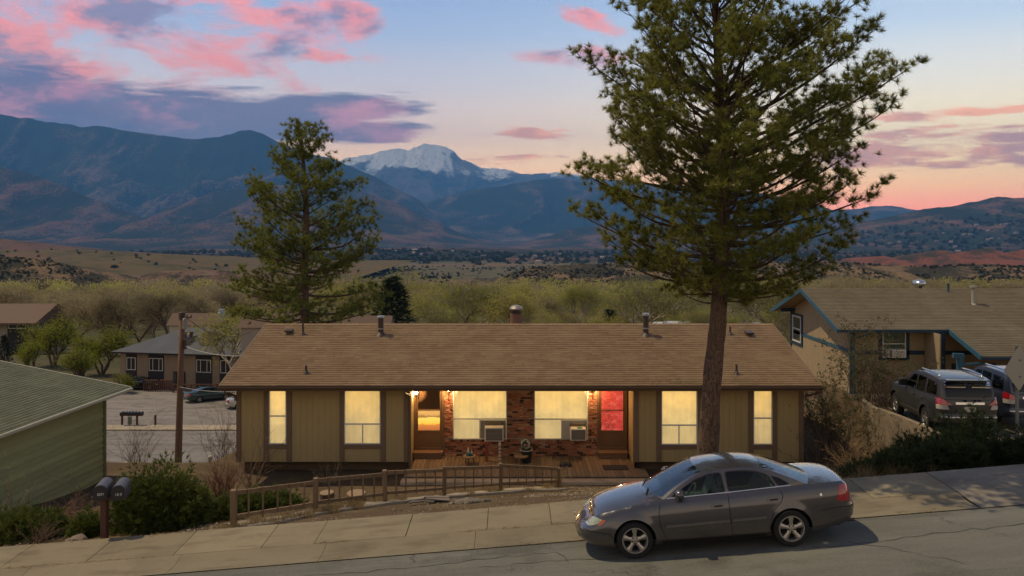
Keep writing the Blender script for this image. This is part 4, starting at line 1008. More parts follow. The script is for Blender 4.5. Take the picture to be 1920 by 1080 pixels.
# gable-end window, facing left
gy0, gy1 = NX0*FPX/(1503-960), NX0*FPX/(1487-960); zc0, zc1 = CAMZ-(645-HZ)*37.2/FPX, CAMZ-(595-HZ)*37.2/FPX
fr = MB(); fr.box(NX0-.05, NX0+.02, gy0, gy0+.08, zc0, zc1).box(NX0-.05, NX0+.02, gy1-.08, gy1, zc0, zc1).box(NX0-.05, NX0+.02, gy0+.08, gy1-.08, zc1-.08, zc1).box(NX0-.05, NX0+.02, gy0+.08, gy1-.08, zc0, zc0+.08).box(NX0-.04, NX0+.02, gy0+.08, gy1-.08, (zc0+zc1)/2-.03, (zc0+zc1)/2+.03)
wo_ = fr.build('window', M_white, nh); MB().box(NX0-.02, NX0-.01, gy0+.08, gy1-.08, zc0+.08, zc1-.08).build('pane', M_darkpane, wo_)
f2 = MB(); f2.box(NX0-.04, NX0+.013, gy0-.16, gy0, zc0-.15, zc1+.12).box(NX0-.04, NX0+.013, gy1, gy1+.16, zc0-.15, zc1+.12).box(NX0-.04, NX0+.013, gy0, gy1, zc1, zc1+.12).box(NX0-.04, NX0+.013, gy0, gy1, zc0-.15, zc0); f2.build('casing', M_blued, wo_)
# roof: main gable plus the extension over the entry
NRX0 = 14.75; NE_Y = 31.4; NB_Y = 39.4
r_ = MB().prism([(NE_Y, NZE), (NYM, NZR), (NB_Y, NZE), (NB_Y, NZE-.12), (NYM, NZR-.12), (NE_Y, NZE-.12)], 'x', NRX0+.01, NX1+.4)
nroof = r_.build('roof', M_tan2, nh)
dvec = Vector((0, NE_Y-.05-NYM, NZE-.019-NZR)); Ln = dvec.length
shingles(nroof, (NRX0, NYM, NZR+.01), (1,0,0), dvec.normalized(), NX1+.4-NRX0, Ln, M_sh2, .15, .33)
shingles(nroof, (NRX0, NYM, NZR+.01), (1,0,0), Vector((0, NB_Y-NYM, NZE-NZR)).normalized(), NX1+.4-NRX0, Ln, M_sh2, .3, .7)
for ya, za, yb, zb_ in ((NE_Y-.04, NZE-.08, NYM, NZR-.07), (NYM, NZR-.07, NB_Y+.04, NZE-.08)):
    MB().bar((NRX0-.015, ya, za), (NRX0-.015, yb, zb_), .04, .2).build('bargeboard', M_blue, nroof)
MB().bar((NRX0+.1, NY1-.5, NZE+.10), (NX0, NY1-.5, NZE+.10), .14, .2).build('outrigger', M_blued, nroof)
MB().bar((NRX0+.1, NYM, NZR-.32), (NX0, NYM, NZR-.32), .14, .2).build('outrigger', M_blued, nroof)
EXX = 19.75; ex_y = 29.2; ex_z = NZE - nsl*(NE_Y-ex_y)
r2 = MB().prism([(ex_y, ex_z-.004), (NE_Y+.3, NZE+nsl*.3-.004), (NE_Y+.3, NZE+nsl*.3-.1), (ex_y, ex_z-.1)], 'x', EXX, NX1+.38).build('entry_roof', M_tan2, nh)
shingles(r2, (EXX, NE_Y, NZE+.02), (1,0,0), Vector((0, ex_y-.05-NE_Y, ex_z-.02-NZE)).normalized(), NX1-EXX+.3, math.hypot(NE_Y-ex_y+.05, NZE-ex_z), M_sh2, .15, .33)
MB().bar((EXX-.02, ex_y-.05, ex_z-.06), (EXX-.02, NE_Y-.02, NZE-.06), .05, .2).build('bargeboard', M_blue, r2)
MB().box(NRX0, EXX-.03, NE_Y-.12, NE_Y-.01, NZE-.13, NZE-.005).build('gutter', M_blued, nroof)
MB().box(EXX-.03, NX1+.3, ex_y-.13, ex_y-.06, ex_z-.13, ex_z-.02).build('gutter', M_blued, r2)
MB().tube([(nx_(1620), NE_Y-.06, NZE-.12), (nx_(1617), NE_Y-.02, NZE-.22), (NX0+.1, NY0-.12, NZE-.5), (NX0+.1, NY0-.12, NZB)], .045, 8).build('downspout', M_blue, nh)
# recessed entry bay
xb0 = 19.0
MB().box(xb0, xb0+.06, NY0-1.2, NY0-.04, NZB, NZE-.14).build('wing_wall', M_tan2, nh)
bd(19.35, 19.55, NZB, NZE-.1, NY0-.6, M_blued, .12)
MB().box(19.6, 24, NY0-.06, NY0-.033, NZB, NZE-.1).build('entry_wall', M_tan2, nh)
bd(19.7, 22, nz_(664), nz_(657), NY0-.06)
for px0, px1 in ((1788, 1806), (1848, 1870)):
    bd(nx_(px0, 31.8), nx_(px1, 31.8), -2.4, nz_(681), NY0-.07, M_blued, .05); o = MB().box(nx_(px0, 31.8)+.13, nx_(px1, 31.8)-.13, NY0-.13, NY0-.121, -1.4, nz_(686)).build('door', darkpane('door_maroon', (.09, .03, .025)), nh)
px = nx_(1800, 29.4); MB().box(px-.1, px+.1, 29.32, 29.5, NZB, ex_z-.1).build('porch_post', M_blue, nh); MB().bar((px, 29.4, nz_(684, 29.4)), (nx_(1848, 29.4), 29.4, nz_(681, 29.4)), .09, .09).build('brace', M_blue, nh); MB().bar((px-.3, 29.4, ex_z+.0), (px+.15, 29.4, ex_z-.02), .12, .2).build('beam', M_blue, nh)
def nroof_pt(px, py):
    k = (py-HZ)/FPX; y = (CAMZ-NZE+nsl*NE_Y)/(nsl+k); return Vector(((px-960)*y/FPX, y, CAMZ-k*y))
q = nroof_pt(1825, 570); MB().lathe([(.16, -.05), (.09, .03), (.085, .06), (.085, .75), (.14, .78), (.15, .88), (0, .9)], 12, q).build('flue', basic('flue_cream', (.34, .32, .25), .5, .15), nroof, auto=40)
q = nroof_pt(1778, 547); MB().lathe([(.13, -.05), (.05, .05), (.05, .42), (0, .42)], 10, q).build('vent_pipe', M_blued, nroof, auto=40)
q = Vector((nx_(1723, NYM+.4), NYM+.4, NZR-.1)); MB().lathe([(.16, 0), (.16, .2), (.27, .22), (.32, .34), (.27, .46), (.1, .53), (0, .54)], 18, q).build('turbine_vent', basic('turbine_steel', (.5, .52, .53), .25, .1, metal=.9), nroof, smooth_=True)
# driveway retaining wall
rw = thing('retaining_wall', (12.4, 22, -1.6), 'stained concrete retaining wall beside the parked cars', 'wall'); M_rw = concrete('concrete_wall', (.25, .20, .135))
pts = [(12.62, 25.2), (12.4, 24.0), (12.35, 22.5), (12.4, 21.2), (12.5, 19.8)]
tops = [-.42, -.40, -.26, -.22, -.3]
for (a, za), (b, zb_) in zip(zip(pts[:-1], tops[:-1]), zip(pts[1:], tops[1:])):
    m_ = MB(); n_ = Vector((0.18, 0)); m_.add([(a[0], a[1], -2.6), (b[0], b[1], -2.6), (b[0]+.18, b[1], -2.6), (a[0]+.18, a[1], -2.6), (a[0], a[1], za), (b[0], b[1], zb_), (b[0]+.18, b[1], zb_), (a[0]+.18, a[1], za)], [(0,3,2,1),(4,5,6,7),(0,1,5,4),(1,2,6,5),(2,3,7,6),(3,0,4,7)]); m_.build('wall_section', M_rw, rw)

# ================================================================== the street and lot below
ZL = -12.34
M_lot = asphalt('asphalt_lot', .15, (1.12, 1, .90)); M_low = asphalt('asphalt_low', .14, (1.1, 1, .92))
def sheet(name, x0, x1, y0, y1, z, mat, nx=24, ny=8):
    xs = np.linspace(x0, x1, nx); ys = np.linspace(y0, y1, ny); A_, B_ = np.meshgrid(xs, ys); idx = np.arange(A_.size).reshape(A_.shape)
    F_ = np.stack([idx[:-1,:-1], idx[:-1,1:], idx[1:,1:], idx[1:,:-1]], -1).reshape(-1, 4)
    o = link_obj(name, npmesh(name, np.stack([A_, B_, np.full_like(A_, z)], -1).reshape(-1, 3), F_), mat); tag(o, kind='structure'); return o
lowroad = sheet('lower_road', -70, 60, 52.6, 62.3, ZL+.02, M_low); lot = sheet('parking_lot', -64, -8, 63.8, 79.5, ZL+.05, M_lot)
lz = lambda x, y: ZL+.02
for pts, w in (([(-26.5, 62.0), (-25.9, 60.8), (-24.6, 59.9), (-23.6, 58.6), (-25.2, 57.6), (-27, 56)], .11), ([(-25.9, 60.8), (-26, 59.6), (-24, 58.8)], .09)): ribbon(pts, w, lz, .008, 1).build('tar_seam', M_tar, lowroad)
ribbon([(-46, 58.2), (-22, 58.3), (-10, 58.0)], .10, lz, .008, .3).build('tar_seam', M_tar, lowroad)
for pts in ([(-37, 68), (-30, 71), (-26, 75)], [(-24, 66), (-19, 66.5), (-15, 68)], [(-33, 76), (-27, 72), (-24, 71.5)]): ribbon(pts, .10, lambda x, y: ZL+.05, .008, 1).build('tar_seam', M_tar, lot)
lwk = MB().box(-60, 40, 62.32, 63.78, ZL-.1, ZL+.14).build('lower_sidewalk', concrete('concrete_low', (.36, .30, .22))); tag(lwk, kind='structure')
nk = MB().box(-60, 40, 51.2, 52.58, ZL-.1, ZL+.15).build('lower_kerb_strip', concrete('concrete_low')); tag(nk, kind='structure')
# apartment block
apX, apY = at(219, 735, 79.5).x, 80.2; ap = thing('apartment_block', (apX, apY, ZL), 'two-storey tan apartment block with dark window panels and grey hip roof', 'building'); arz = R(-9)
M_ap = siding_mat('apartment_tan', (.30, .225, .155)); M_apd = basic('apartment_dark', (.03, .026, .026), .7, .2); M_apr = shingle_mat('apartment_roof', [(.085, .088, .10), (.115, .118, .13), (.095, .098, .108)], 20)
def loc_add(mb): mb.v = [Matrix.Rotation(arz, 4, 'Z') @ v + Vector((apX, apY, ZL)) for v in mb.v]; return mb
AL, AD, AH = 31.0, 11.0, 3.95
loc_add(MB().box(0, AL, 0, AD, -1, AH)).build('wall', M_ap, ap)
loc_add(MB().box(-.5, AL+.5, -.7, AD+.7, AH, AH+.18)).build('fascia', M_apd, ap)
rfm = MB(); o1, rr_ = .6, 1.9; A0, A1, A2, A3 = (-o1, -.8, AH+.181), (AL+o1, -.8, AH+.181), (AL+o1, AD+.8, AH+.181), (-o1, AD+.8, AH+.181); B0, B1 = (4.6, AD/2, AH+2.15), (AL-4.6, AD/2, AH+2.15)
rfm.add([A0, A1, A2, A3, B0, B1], [(0,1,5,4), (1,2,5), (2,3,4,5), (3,0,4)]); apr = loc_add(rfm).build('roof', M_apr, ap)
def apwin(x0, x1, z0, z1, parent=ap, bars=(.3, .7)):
    f_ = MB(); t = .07; f_.box(x0, x1, -.07, .0, z0, z0+t).box(x0, x1, -.07, 0, z1-t, z1).box(x0, x0+t, -.07, 0, z0+t, z1-t).box(x1-t, x1, -.07, 0, z0+t, z1-t)
    for b in bars: xb = x0+(x1-x0)*b; f_.box(xb-.03, xb+.03, -.06, 0, z0+t, z1-t)
    o = loc_add(f_).build('window', M_white, ap); loc_add(MB().box(x0+t, x1-t, -.03, -.012, z0+t, z1-t)).build('pane', M_appane, o)
M_appane = darkpane('apartment_pane', (.11, .115, .09))
for x, wd in ((.86, 1.15), (3.7, 1.75), (9.65, 1.8), (12.6, 1.3), (16.2, 1.8), (20.4, 1.8), (25, 1.8)):
    loc_add(MB().box(x-.1, x+wd+.1, -.05, -.003, .3, AH-.05)).build('dark_panel', M_apd, ap); apwin(x, x+wd, 1.95, 3.4, bars=(.5,) if wd < 1.4 else (.28, .72)); apwin(x, x+wd, -.7, .25)
loc_add(MB().box(6.75, 8.25, -.05, -.003, .0, 1.95)).build('doorway', M_apd, ap)
for i in range(3): loc_add(MB().box(6.82+.48*i, 6.82+.48*i+.38, -.09, -.06, .1, 1.85)).build('door_panel', basic('door_grey', (.07, .065, .06), .4), ap)
for px_, w_ in ((6.5, 1.1), (9.1, 1.7)):
    loc_add(MB().box(px_, px_+w_, 1.3, 3.2, AH+.3, AH+1.55)).build('rooftop_box', M_ap, apr)
    loc_add(MB().box(px_-.05, px_+w_+.05, 1.25, 3.25, AH+1.55, AH+1.63)).build('box_coping', M_apd, apr)
    for k in range(2): loc_add(MB().lathe([(0, 1.63), (.22, 1.63), (.22, 2.0), (.27, 2.02), (.27, 2.2), (0, 2.25)], 10, (px_+.35+.5*k, 1.9+.5*k, AH))).build('rooftop_vent', M_metal, apr)
loc_add(MB().lathe([(.42, .9), (.42, 4.2), (.34, 4.25), (.34, 4.55), (0, 4.6)], 14, (9.6, 5.0, AH))).build('rooftop_flue', basic('flue_steel', (.34, .42, .46), .35, .15, metal=.8), apr, auto=40)
# wooden ramp rail before the apartment door
rl = thing('ramp_railing', (at(290, 728, 77.5).x, 77.6, ZL), 'reddish wooden ramp railing before the apartment block', 'railing'); M_rail = basic('railing_wood', (.15, .075, .045), .8, .2)
for pxs in ((270, 296), (300, 322)):
    x0, x1 = at(pxs[0], 730, 77.6).x, at(pxs[1], 730, 77.6).x
    MB().box(x0, x1, 77.55, 77.68, ZL+1.2, ZL+1.32).build('rail', M_rail, rl); n_ = 7
    for k in range(n_): xx = x0+(x1-x0)*k/(n_-1); MB().box(xx-.05, xx+.05, 77.57, 77.66, ZL, ZL+1.2).build('baluster', M_rail, rl)
# wooden rail fence before the apartment (right part)
x0, x1 = at(325, 728, 77).x, at(440, 728, 77).x; rf2 = thing('rail_fence', (x0, 77, ZL), 'dark wooden rail fence along the edge of the lot', 'fence')
for z in (.45, .85): MB().box(x0, x1, 76.97, 77.05, ZL+z, ZL+z+.12).build('rail', M_rail, rf2)
for k in range(8): xx = x0+(x1-x0)*k/7; MB().box(xx-.07, xx+.07, 76.9, 77.06, ZL, ZL+1.0).build('post', M_rail, rf2)
# row of mailboxes by the lower street
bx = at(252, 800, 63.6); cb = thing('mailbox_row_stand', (bx.x, 63.9, ZL), 'timber stand for the row of mailboxes by the lower street', 'stand')
for px_ in (229, 257): q = at(px_, 800, 63.9); MB().box(q.x-.07, q.x+.07, 63.83, 63.97, ZL, at(0, 779, 63.9).z).build('post', M_mpost, cb)
a_, b_ = at(226, 778, 63.9), at(268, 777, 63.9); MB().box(a_.x, b_.x, 63.75, 64.05, a_.z-.06, a_.z+.06).build('shelf', M_mpost, cb)
MB().box(at(240, 0, 63.7).x, at(247, 0, 63.7).x, 63.66, 63.72, at(0, 796, 63.7).z, at(0, 781, 63.7).z).build('notice_board', basic('notice_green', (.12, .15, .11), .7), cb)
for k in range(7):
    xx = a_.x + .15 + (b_.x-a_.x-.3)*k/6; w_, h_ = .10, .26
    arc = [(xx-w_, 0), (xx-w_, h_*.5)] + [(xx-w_*math.cos(math.pi*i/6), h_*.5+w_*math.sin(math.pi*i/6)) for i in range(1, 6)] + [(xx+w_, h_*.5), (xx+w_, 0)]
    o = MB().prism([(u, v+a_.z+.06) for u, v in arc], 'y', 63.65, 64.15).build('street_mailbox', M_maild, None, auto=40); tag(o, ('first', 'second', 'third', 'fourth', 'fifth', 'sixth', 'last')[k]+' dark mailbox from the left in the row by the lower street', 'mailbox', 'row of mailboxes by the lower street')
q = at(291, 797, 64); o = MB().box(q.x-.08, q.x+.08, 63.95, 64.1, ZL, ZL+1.0).build('bollard', M_mpost, None, bevel=.02); top(o, 'short wooden bollard right of the mailbox row', 'bollard')
# utility pole with crossarm, transformer and wires
UY = 46.5; ub = at(334, 868, UY); ut = at(342, 590, UY); M_pole = basic('pole_wood', (.17, .095, .055), .85, .4, 3, stretch=(4, 4, .4))
up_ = thing('utility_pole', (ub.x, UY, Hs(ub.x, UY)), 'tall brown wooden utility pole above the lower street', 'utility pole')
MB().tube([(ub.x-.02, UY, Hs(ub.x, UY)-.5), (ub.x, UY, ub.z), ((ub.x+ut.x)/2, UY, (ub.z+ut.z)/2), ut], [.25, .235, .20, .165], 12).build('shaft', M_pole, up_, smooth_=True)
MB().lathe([(.19, .05), (.21, .12), (.21, .5), (.1, .56)], 10, ut+Vector((-.02, 0, -.35))).build('top_cap', M_metal, up_)
MB().lathe([(.0, -.9), (.16, -.88), (.17, -.2), (.1, -.12), (0, -.1)], 12, ut+Vector((.22, -.12, -.05))).build('transformer', M_galv, up_, auto=40)
MB().lathe([(.0, -2.3), (.10, -2.28), (.11, -1.7), (0, -1.65)], 10, ut+Vector((.24, -.1, 0))).build('junction_can', M_metal, up_, auto=40)
MB().bar(ut+Vector((-.1, -.15, -.25)), ut+Vector((.7, -.15, -.15)), .09, .1).build('crossarm', M_pole, up_)
for k in range(3): MB().lathe([(.0, 0), (.05, .02), (.03, .1), (.05, .16), (0, .18)], 8, ut+Vector((.1+.28*k, -.15, -.15))).build('insulator', M_metal, up_, smooth_=True)
M_wire = basic('wire_black', (.02, .02, .02), .5, 0); M_wirel = basic('wire_pale', (.42, .40, .36), .5, 0)
def wire(a, b, sag, mat, r_, label):
    pts = [Vector(a).lerp(Vector(b), i/24) - Vector((0,0,sag*4*(i/24)*(1-i/24))) for i in range(25)]
    o = MB().tube(pts, r_, 5).build('overhead_wire', mat, None); top(o, label, 'wire')
wire(ut+Vector((.15, 0, -2.1)), (-9.56, 30.9, .45), .5, M_wirel, .018, 'pale service wire from the utility pole to the duplex roof')
wire((-9.6, 29.5, -1.0), (ub.x+.05, UY, at(0, 725, UY).z), .25, M_wirel, .014, 'lower pale wire from the pole to the duplex corner')
wire(ut+Vector((.3, -.1, -.2)), at(470, 622, 60), .8, M_wire, .022, 'dark wire running from the pole top behind the left pine')
# low wooden wall + pale bollard behind the left bushes
lw = thing('timber_edging', (at(245, 872, 45).x, 45, -9.6), 'pale timber edging wall behind the round bush', 'wall'); a_ = at(226, 870, 44); b_ = at(266, 870, 44)
MB().box(a_.x, b_.x, 43.9, 44.1, a_.z-.12, a_.z+.1).build('cap_rail', basic('edging_pale', (.36, .26, .16), .8, .2), lw)
for k in range(9): xx = a_.x + (b_.x-a_.x)*k/8; MB().box(xx-.07, xx+.07, 43.95, 44.05, a_.z-1.6, a_.z-.12).build('board', M_fence, lw)
q = at(394, 876, 44.5); o = MB().lathe([(.11, -.6), (.11, .55), (.16, .6), (.13, .72), (0, .74)], 10, q).build('pipe_bollard', basic('bollard_cream', (.42, .35, .24), .7, .2), None, auto=40); top(o, 'pale capped pipe standing right of the utility pole base', 'pipe')
# brown-roofed apartment at the far left
fb = thing('far_left_building', (at(20, 640, 118).x, 118, -16), 'pale building with brown roof and dark window bay at far left', 'building')
x0, x1 = at(-160, 0, 118).x, at(76, 0, 118).x; ze = at(0, 603, 118).z; zr = at(0, 571, 121).z
MB().box(x0, x1-1.2, 118, 127, -18, ze).build('wall', basic('far_wall', (.30, .27, .22), .8, .15), fb); MB().prism([(116.8, ze-.1), (122.5, zr), (128.2, ze-.1), (128.2, ze-.4), (116.8, ze-.4)], 'x', x0-1, x1).build('roof', basic('far_roof', (.15, .10, .07), .9, .2), fb)
xa, xb = at(17, 0, 118).x, at(50, 0, 118).x; MB().box(xa-.2, xb+.2, 117.9, 117.99, -17, ze-.4).build('dark_panel', M_apd, fb)
f_ = MB(); za, zb_ = at(0, 616, 118).z, at(0, 605, 118).z; f_.box(xa, xb, 117.8, 117.89, za, za+.1).box(xa, xb, 117.8, 117.89, zb_-.1, zb_).box(xa, xa+.1, 117.8, 117.89, za+.1, zb_-.1).box(xb-.1, xb, 117.8, 117.89, za+.1, zb_-.1).box((xa+xb)/2-.05, (xa+xb)/2+.05, 117.8, 117.89, za+.1, zb_-.1); w_ = f_.build('window', M_white, fb); MB().box(xa+.1, xb-.1, 117.84, 117.87, za+.1, zb_-.1).build('pane', M_darkpane, w_)
# ================================================================== plants
def seg_arrays(P0, P1, R0, R1, n=3):
    P0, P1 = np.asarray(P0, float), np.asarray(P1, float); R0, R1 = np.asarray(R0, float), np.asarray(R1, float); m = len(P0)
    d = P1-P0; d /= np.linalg.norm(d, axis=1, keepdims=True)+1e-9
    ref = np.where(np.abs(d[:, 2:3]) < .9, np.array([[0, 0, 1.0]]), np.array([[1.0, 0, 0]])); u = np.cross(d, ref); u /= np.linalg.norm(u, axis=1, keepdims=True)+1e-9; v = np.cross(d, u)
    V = np.zeros((m, 2*n, 3))
    for k in range(n):
        a = 2*math.pi*k/n; o = u*math.cos(a)+v*math.sin(a); V[:, k] = P0+o*R0[:, None]; V[:, n+k] = P1+o*R1[:, None]
    b = (np.arange(m)*2*n)[:, None]; F = []
    for k in range(n): k2 = (k+1) % n; F.append(np.concatenate([b+k, b+k2, b+n+k2, b+n+k], 1))
    return V.reshape(-1, 3), np.concatenate(F, 0)
def needle_arrays(pos, dirs, nper, length, width, spread=(15, 80), rg=None, droop=0.0, lvar=.3):
    """bursts of needles: every needle is one slim triangle"""
    rg = rg or rng; pos = np.repeat(np.asarray(pos), nper, 0); d = np.repeat(np.asarray(dirs), nper, 0); m = len(pos)
    d /= np.linalg.norm(d, axis=1, keepdims=True)+1e-9
    r = rg.normal(size=(m, 3)); r -= d*np.sum(r*d, 1, keepdims=True); r /= np.linalg.norm(r, axis=1, keepdims=True)+1e-9
    a = np.radians(rg.uniform(*spread, m))[:, None]; nd = d*np.cos(a)+r*np.sin(a); nd[:, 2] -= droop; nd /= np.linalg.norm(nd, axis=1, keepdims=True)
    L_ = (length*(1-lvar+2*lvar*rg.random(m)))[:, None]; side = np.cross(nd, rg.normal(size=(m, 3))); side /= np.linalg.norm(side, axis=1, keepdims=True)+1e-9
    back = d*(-.25*length)*rg.random(m)[:, None]; b = pos+back; w = width*(.7+.6*rg.random(m))[:, None]
    V = np.stack([b-side*w*.5, b+side*w*.5, b+nd*L_], 1).reshape(-1, 3); return V, np.arange(m*3).reshape(-1, 3)
def leafmat(name, stops, rough=.7, trans=.25, ov=0.0):
    if name in MATS: return MATS[name]
    m, p = newmat(name); r = geom('Random Per Island'); co = X(X.tree.nodes.new('ShaderNodeNewGeometry').outputs['Position'])
    cl = noise(co, 1.1, 3, .6); col = ramp((r*.45 + cl*.95 - .22 + (objrand()-.5)*ov).clamp(), [(i/(len(stops)-1), (*c, 1)) for i, c in enumerate(stops)])
    nt = m.node_tree; link(col, p.inputs['Base Color']); p.inputs['Roughness'].default_value = rough; p.inputs['Specular IOR Level'].default_value = .2
    t = nt.nodes.new('ShaderNodeBsdfTranslucent'); link(col, t.inputs[0]); mx = nt.nodes.new('ShaderNodeMixShader'); mx.inputs[0].default_value = trans
    nt.links.new(p.outputs[0], mx.inputs[1]); nt.links.new(t.outputs[0], mx.inputs[2]); nt.links.new(mx.outputs[0], nt.nodes['Material Output'].inputs[0]); MATS[name] = m; return m
M_needle = leafmat('pine_needles', [(.07, .086, .02), (.155, .17, .033), (.25, .25, .05), (.36, .325, .085)], trans=.38); M_needle2 = leafmat('pine_needles_far', [(.06, .082, .019), (.13, .158, .03), (.215, .225, .045), (.30, .285, .072)], trans=.38)
def bark_mat(name, c):
    m, p = newmat(name); co = texco('Object'); v = X.tree.nodes.new('ShaderNodeTexVoronoi'); v.inputs['Scale'].default_value = 15; v.feature = 'DISTANCE_TO_EDGE'; wv = mapping(co, (1.3, 1.3, .38))
    dv = X.tree.nodes.new('ShaderNodeVectorMath'); dv.operation = 'ADD'; sc = X.tree.nodes.new('ShaderNodeVectorMath'); sc.operation = 'SCALE'; sc.inputs['Scale'].default_value = .16
    link(noise(co, 9, 5, .7, 0, False), sc.inputs[0]); link(wv, dv.inputs[0]); X.tree.links.new(sc.outputs[0], dv.inputs[1]); X.tree.links.new(dv.outputs[0], v.inputs['Vector'])
    n = noise(mapping(co, (5, 5, 1.2)), 4, 6, .65); g = noise(mapping(co, (1, 1, .5)), 1.5, 4, .6); cr_ = smooth(X(v.outputs['Distance']) + (n-.5)*.12, .0, .09)
    col = mixc(cr_*.7+.3, scol(c, .38), scol(c, 1.1)); col = mixc(n*.6, col, scol(c, 1.35)); col = mixc(smooth(g, .5, .7)*.45, col, scol((.13, .10, .075), 1)); link(col, p.inputs['Base Color']); p.inputs['Roughness'].default_value = .95; p.inputs['Specular IOR Level'].default_value = .1
    link(bump(cr_*.7 + n*.8, .9, .035), p.inputs['Normal']); return m
M_bark = bark_mat('pine_bark', (.15, .10, .068)); M_branch = basic('pine_branch', (.10, .07, .05), .95, .3, 6)
def unit(v): return v/(np.linalg.norm(v)+1e-9)
def pine(name, label, base, trunk, outline, zlow, zhigh, nprim, needle, seed, twig=.26, scale_t=1.0, density=1.0, azbias=None, puff=3, pf=1.0):
    """trunk: [(x,y,z,r)] world; outline(z)->(left,right) reach; primary limbs fan round the trunk, twigs end in needle bursts"""
    rg = np.random.default_rng(seed); t = thing(name, base, label, 'tree'); o0 = np.array(base)
    tr = cr(trunk, 8); mb = MB(); pts = [Vector(p[:3]) for p in tr]; mb.tube(pts, [p[3] for p in tr], 20)
    for i, v in enumerate(mb.v): mb.v[i] = v + Vector((float(fbm(v.z*3, v.x*6+v.y*5, 1, 3, 2)), float(fbm(v.x*5, v.z*3, 1, 3, 4)), 0))*.025
    mb.build('trunk', M_bark, t, smooth_=True)
    tz = tr[:, 2]
    def tp(z): return np.array([np.interp(z, tz, tr[:, 0]), np.interp(z, tz, tr[:, 1]), z]), np.interp(z, tz, tr[:, 3])
    S0, S1, Q0, Q1 = [], [], [], []; TP, TD = [], []
    def limb(p, pts, r0, r1):
        n = len(pts)-1
        for i in range(n): S0.append(pts[i]); S1.append(pts[i+1]); Q0.append(r0+(r1-r0)*i/n); Q1.append(r0+(r1-r0)*(i+1)/n)
    for i in range(nprim):
        f = (i+rg.uniform(-.4, .4))/nprim; z = zlow+(zhigh-zlow)*f; a = i*2.39996+rg.uniform(-.3, .3)
        if azbias is not None: a = azbias(a, f, rg)
        Lr, Rr = outline(z); ca, sa = math.cos(a), math.sin(a); sidew = Rr if ca > 0 else Lr; mid = (Lr+Rr)/2*.92; reach = math.sqrt((sidew*ca)**2+(mid*sa)**2)*(rg.uniform(.86, 1.05) if i % 3 else rg.uniform(.22, .7))
        if reach < .25: continue
        hf = max(0, (z-zlow)/(zhigh-zlow)); rise = reach*(.10+.75*hf**1.3)+rg.uniform(-.1, .15)*reach
        z0 = max(tr[0, 2]+1.5, z-rise); p0, tr_ = tp(z0); tip = np.array([p0[0]+ca*reach, p0[1]+sa*reach, z]); n = 9; pp = []
        bow = -.10*reach*(1-hf) ; wob = rg.normal(size=3)*.035*reach
        for k in range(n+1):
            u = k/n; q = p0+(tip-p0)*u; q[2] = p0[2]+(tip[2]-p0[2])*(u**1.5 if hf < .55 else u**1.1)+bow*math.sin(math.pi*u)*.8; q = q+wob*math.sin(math.pi*u*1.5)*u
            pp.append(q)
        r0 = min(tr_*.5, .016+.011*reach*1.25); limb(None, pp, r0, .008)
        # secondary branchlets
        Ltot = reach; u = (.34 if reach > 1.6 else .18)+.12*rg.random(); sgn = 1
        while u < 1.0:
            k = u*n; i0 = min(int(k), n-1); q = pp[i0]+(pp[i0+1]-pp[i0])*(k-i0); d = unit(pp[i0+1]-pp[i0]); sd = unit(np.cross(d, [0, 0, 1.0]))*sgn
            l2 = (.30+.42*Ltot*(1-u)*.6)*rg.uniform(.7, 1.2)*scale_t; dd = unit(d*.75+sd*rg.uniform(.35, .95)+np.array([0, 0, rg.uniform(.0, .5)])); e = q+dd*l2; m_ = q+dd*l2*.5+np.array([0, 0, -.04*l2]); limb(None, [q, m_, e+np.array([0, 0, .10*l2])], .011, .005); e = e+np.array([0, 0, .10*l2])
            TP.append(e); TD.append(unit(e-m_))
            for _ in range(puff): TP.append(e+rg.normal(size=3)*np.array([.11, .11, .09])*pf); TD.append(unit(unit(e-m_)+rg.normal(size=3)*.5+np.array([0, 0, .3])))
            nt = int(l2/twig*1.1*density)
            for j in range(nt):
                v = rg.uniform(.25, 1.0); b = q+(m_-q)*(v*2) if v < .5 else m_+(e-m_)*(v*2-1); td = unit(dd*.6+rg.normal(size=3)*.55+np.array([0, 0, .35])); l3 = twig*rg.uniform(.45, 1.0); e3 = b+td*l3; limb(None, [b, e3], .0055, .004); TP.append(e3); TD.append(td)
            sgn = -sgn; u += (.26/max(.6, Ltot))*rg.uniform(.7, 1.3)/(density*(1.3 if hf > .3 else .85))
        TP.append(pp[-1]); TD.append(unit(pp[-1]-pp[-2]))
    # leader
    for k in range(14): p, _ = tp(tr[-1, 2]-.12*k*scale_t*rg.random()); TP.append(p+rg.normal(size=3)*.06); TD.append(unit(np.array([rg.normal()*.5, rg.normal()*.5, 1])))
    V, F = seg_arrays(S0, S1, Q0, Q1, 4); link_obj('branches', npmesh('branches', V-o0, F, True), M_branch, t)
    TP, TD = np.array(TP), np.array(TD); nper, ln, wd, mat = needle
    V, F = needle_arrays(TP, TD, nper, ln, wd, (8, 100), rg); link_obj('crown', npmesh('crown', V-o0, F), mat, t)
    print(name, 'tufts', len(TP), 'needles', len(TP)*nper); return t
def px_trunk(lst, Y): return [(*at(x, y, Y), w/2*Y/FPX) for x, y, w in lst]
def px_outline(lst, Y):
    ys = np.array([CAMZ-(l[0]-HZ)*Y/FPX for l in lst])[::-1]; Ls = np.array([l[1]*Y/FPX for l in lst])[::-1]; Rs = np.array([l[2]*Y/FPX for l in lst])[::-1]
    return lambda z: (float(np.interp(z, ys, Ls)), float(np.interp(z, ys, Rs)))
BY = 18.0; bx_ = at(1327, 900, BY).x
